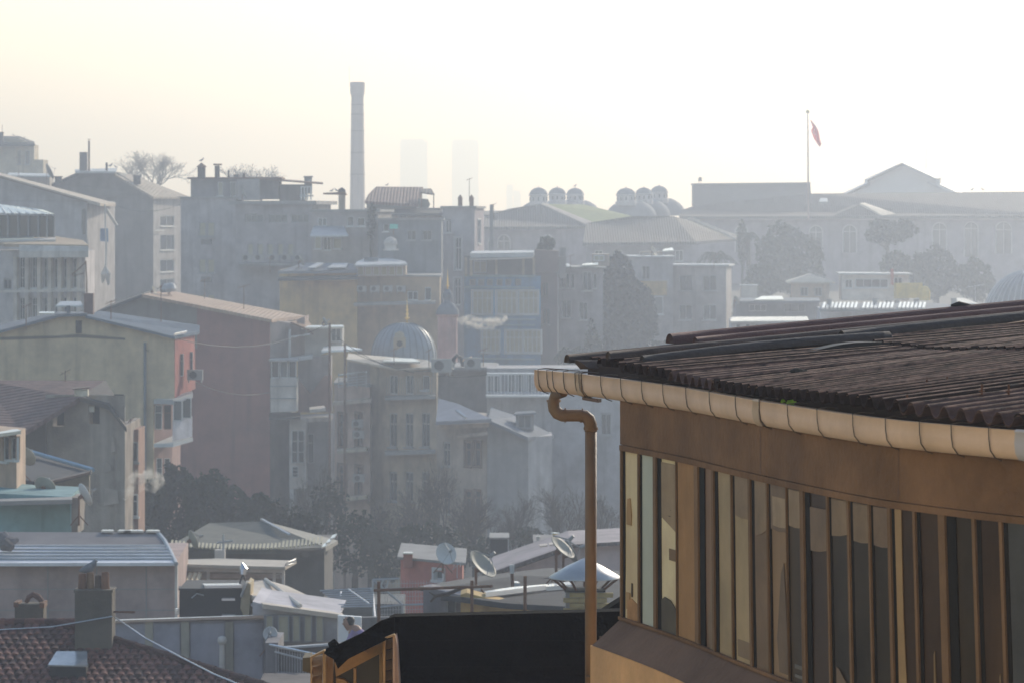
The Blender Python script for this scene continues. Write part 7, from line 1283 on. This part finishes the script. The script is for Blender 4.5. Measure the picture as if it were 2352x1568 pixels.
# moss clumps, bolts, plant, bird droppings brick
MOSS = mat((.022, .018, .014), .95, .4, 8.0)
RG = [(i, s * .05, roofpt(i, s * .05)) for i in range(0, tot, 6) for s in range(0, 60)]
def onroof(px, py):
    return min(RG, key=lambda g: (CX + F * g[2].x / g[2].y - px) ** 2 + (HY - F * g[2].z / g[2].y - py) ** 2)[2].copy()
def onroof_old(px, py):      # point on the roof plane seen at a print position
    p0 = gpt(1900); p0.z = ZG + .055; nrm = (-nI * SL + Vector((0, 0, 1))); dr = P(px, py, 1.0); t_ = nrm.dot(p0) / nrm.dot(dr); return dr * t_
for i, (px, py, w_, h) in enumerate(((1834, 858, 26, 12), (1893, 865, 20, 9), (1926, 872, 34, 13), (1998, 879, 26, 10), (2052, 884, 34, 7), (2168, 893, 32, 11), (2250, 903, 16, 7), (2300, 909, 36, 10), (2112, 910, 8, 9), (1750, 828, 30, 8), (1690, 832, 20, 5))):
    c = onroof(px, py); kk = c.y / F; rd2 = random.Random(i); t = thing('moss_clump', 'dark moss clump on the corrugated roof, ' + ('directly above the green seedling', 'small one left of the broad pair', 'broad one at the middle of the roof', 'flat one right of the broad middle one', 'long low one at the roof centre right', 'peaked one with a stub bolt', 'small one right of the peaked clump', 'widest one nearest the right edge', 'tiny one closest to the gutter', 'upper one under the grey flashing', 'leftmost flat one near the flashing')[i], 'moss', c, 'moss clumps on the corrugated roof')
    mb = MB(); W = w_ * kk * .8; H = h * kk
    for q in range(14): a = rd2.uniform(0, 6.28); rr = rd2.random() ** .6; p = c + Vector((math.cos(a) * rr * W, math.sin(a) * rr * W * .8, -.02)); r = H * (1.0 - .65 * rr) + .01; mb.lathe(p, [(r * 1.3, 0), (r * 1.1, r * .7), (r * .5, r * 1.15), (.002, r * 1.25)], 7)
    mb.build('clump', MOSS, t)
for i, (px, py) in enumerate(((2172, 882), (2258, 892), (2322, 899), (2126, 884), (2077, 918), (1730, 820))):
    c = onroof(px, py + 8); t = thing('roof_bolt', ('hooked fixing bolt above the peaked moss clump', 'fixing bolt right of the peaked clump', 'fixing bolt above the widest moss clump', 'fixing bolt left of the peaked clump', 'fixing bolt closest to the gutter', 'fixing bolt by the grey flashing roll')[i], 'bolt', c, 'roof fixing bolts'); MB().cyl(c, c + Vector((0, 0, .045)), .005, n=6).cyl(c + Vector((0, 0, .012)), c + Vector((0, 0, .018)), .014, n=8).build('bolt', M_RUST, t)
c = onroof(2150, 772) ; t = thing('roof_stone', 'dark stone weighting the far verge of the roof', 'stone', c); q = gpt(x_lo) + e_ * .02; 
s_ = 2.35; q = gpt(x_lo) + e_ * .05 + nI * s_; q.z = ZG + .055 + SL * s_ + .11; MB().path([q, q + nI * .05 + Vector((0, 0, .01)), q + nI * .1, q + nI * .13], [.008, .016, .014, .006], 8).build('stone', M_DARK, t)
t = thing('seedling', 'bright green seedling sprouting from the gutter', 'plant', gpt(1797, 0, .05)); rd = random.Random(8); base = gpt(1797, -.02, .05); LFG = mat((.22, .48, .04), .5, .25, 6.0); st = MB(); 
for i in range(7):
    tip = gpt(1797 + (-13, -9, -5, 1, 6, 9, 12)[i], (.012, .03, .018, .008, .022, .03, .014)[i], .03 + .01 * (i % 3)); st.path([base, (base + tip) / 2 + Vector((0, 0, .01)), tip], .0015, 4)
    n_ = Vector((rd.uniform(-.5, .5), -1, rd.uniform(-.2, .6))).normalized(); a_ = n_.orthogonal().normalized(); c_ = n_.cross(a_); r = rd.uniform(.010, .015); MB().prism([tip + a_ * r * math.cos(w_) * (1.0 + .25 * math.cos(3 * w_)) + c_ * r * math.sin(w_) * (1 + .25 * math.cos(3 * w_)) for w_ in [k * math.pi / 5 for k in range(10)]], n_ * .0012).build('leaf', LFG, t)
st.build('stem', LFG, t)
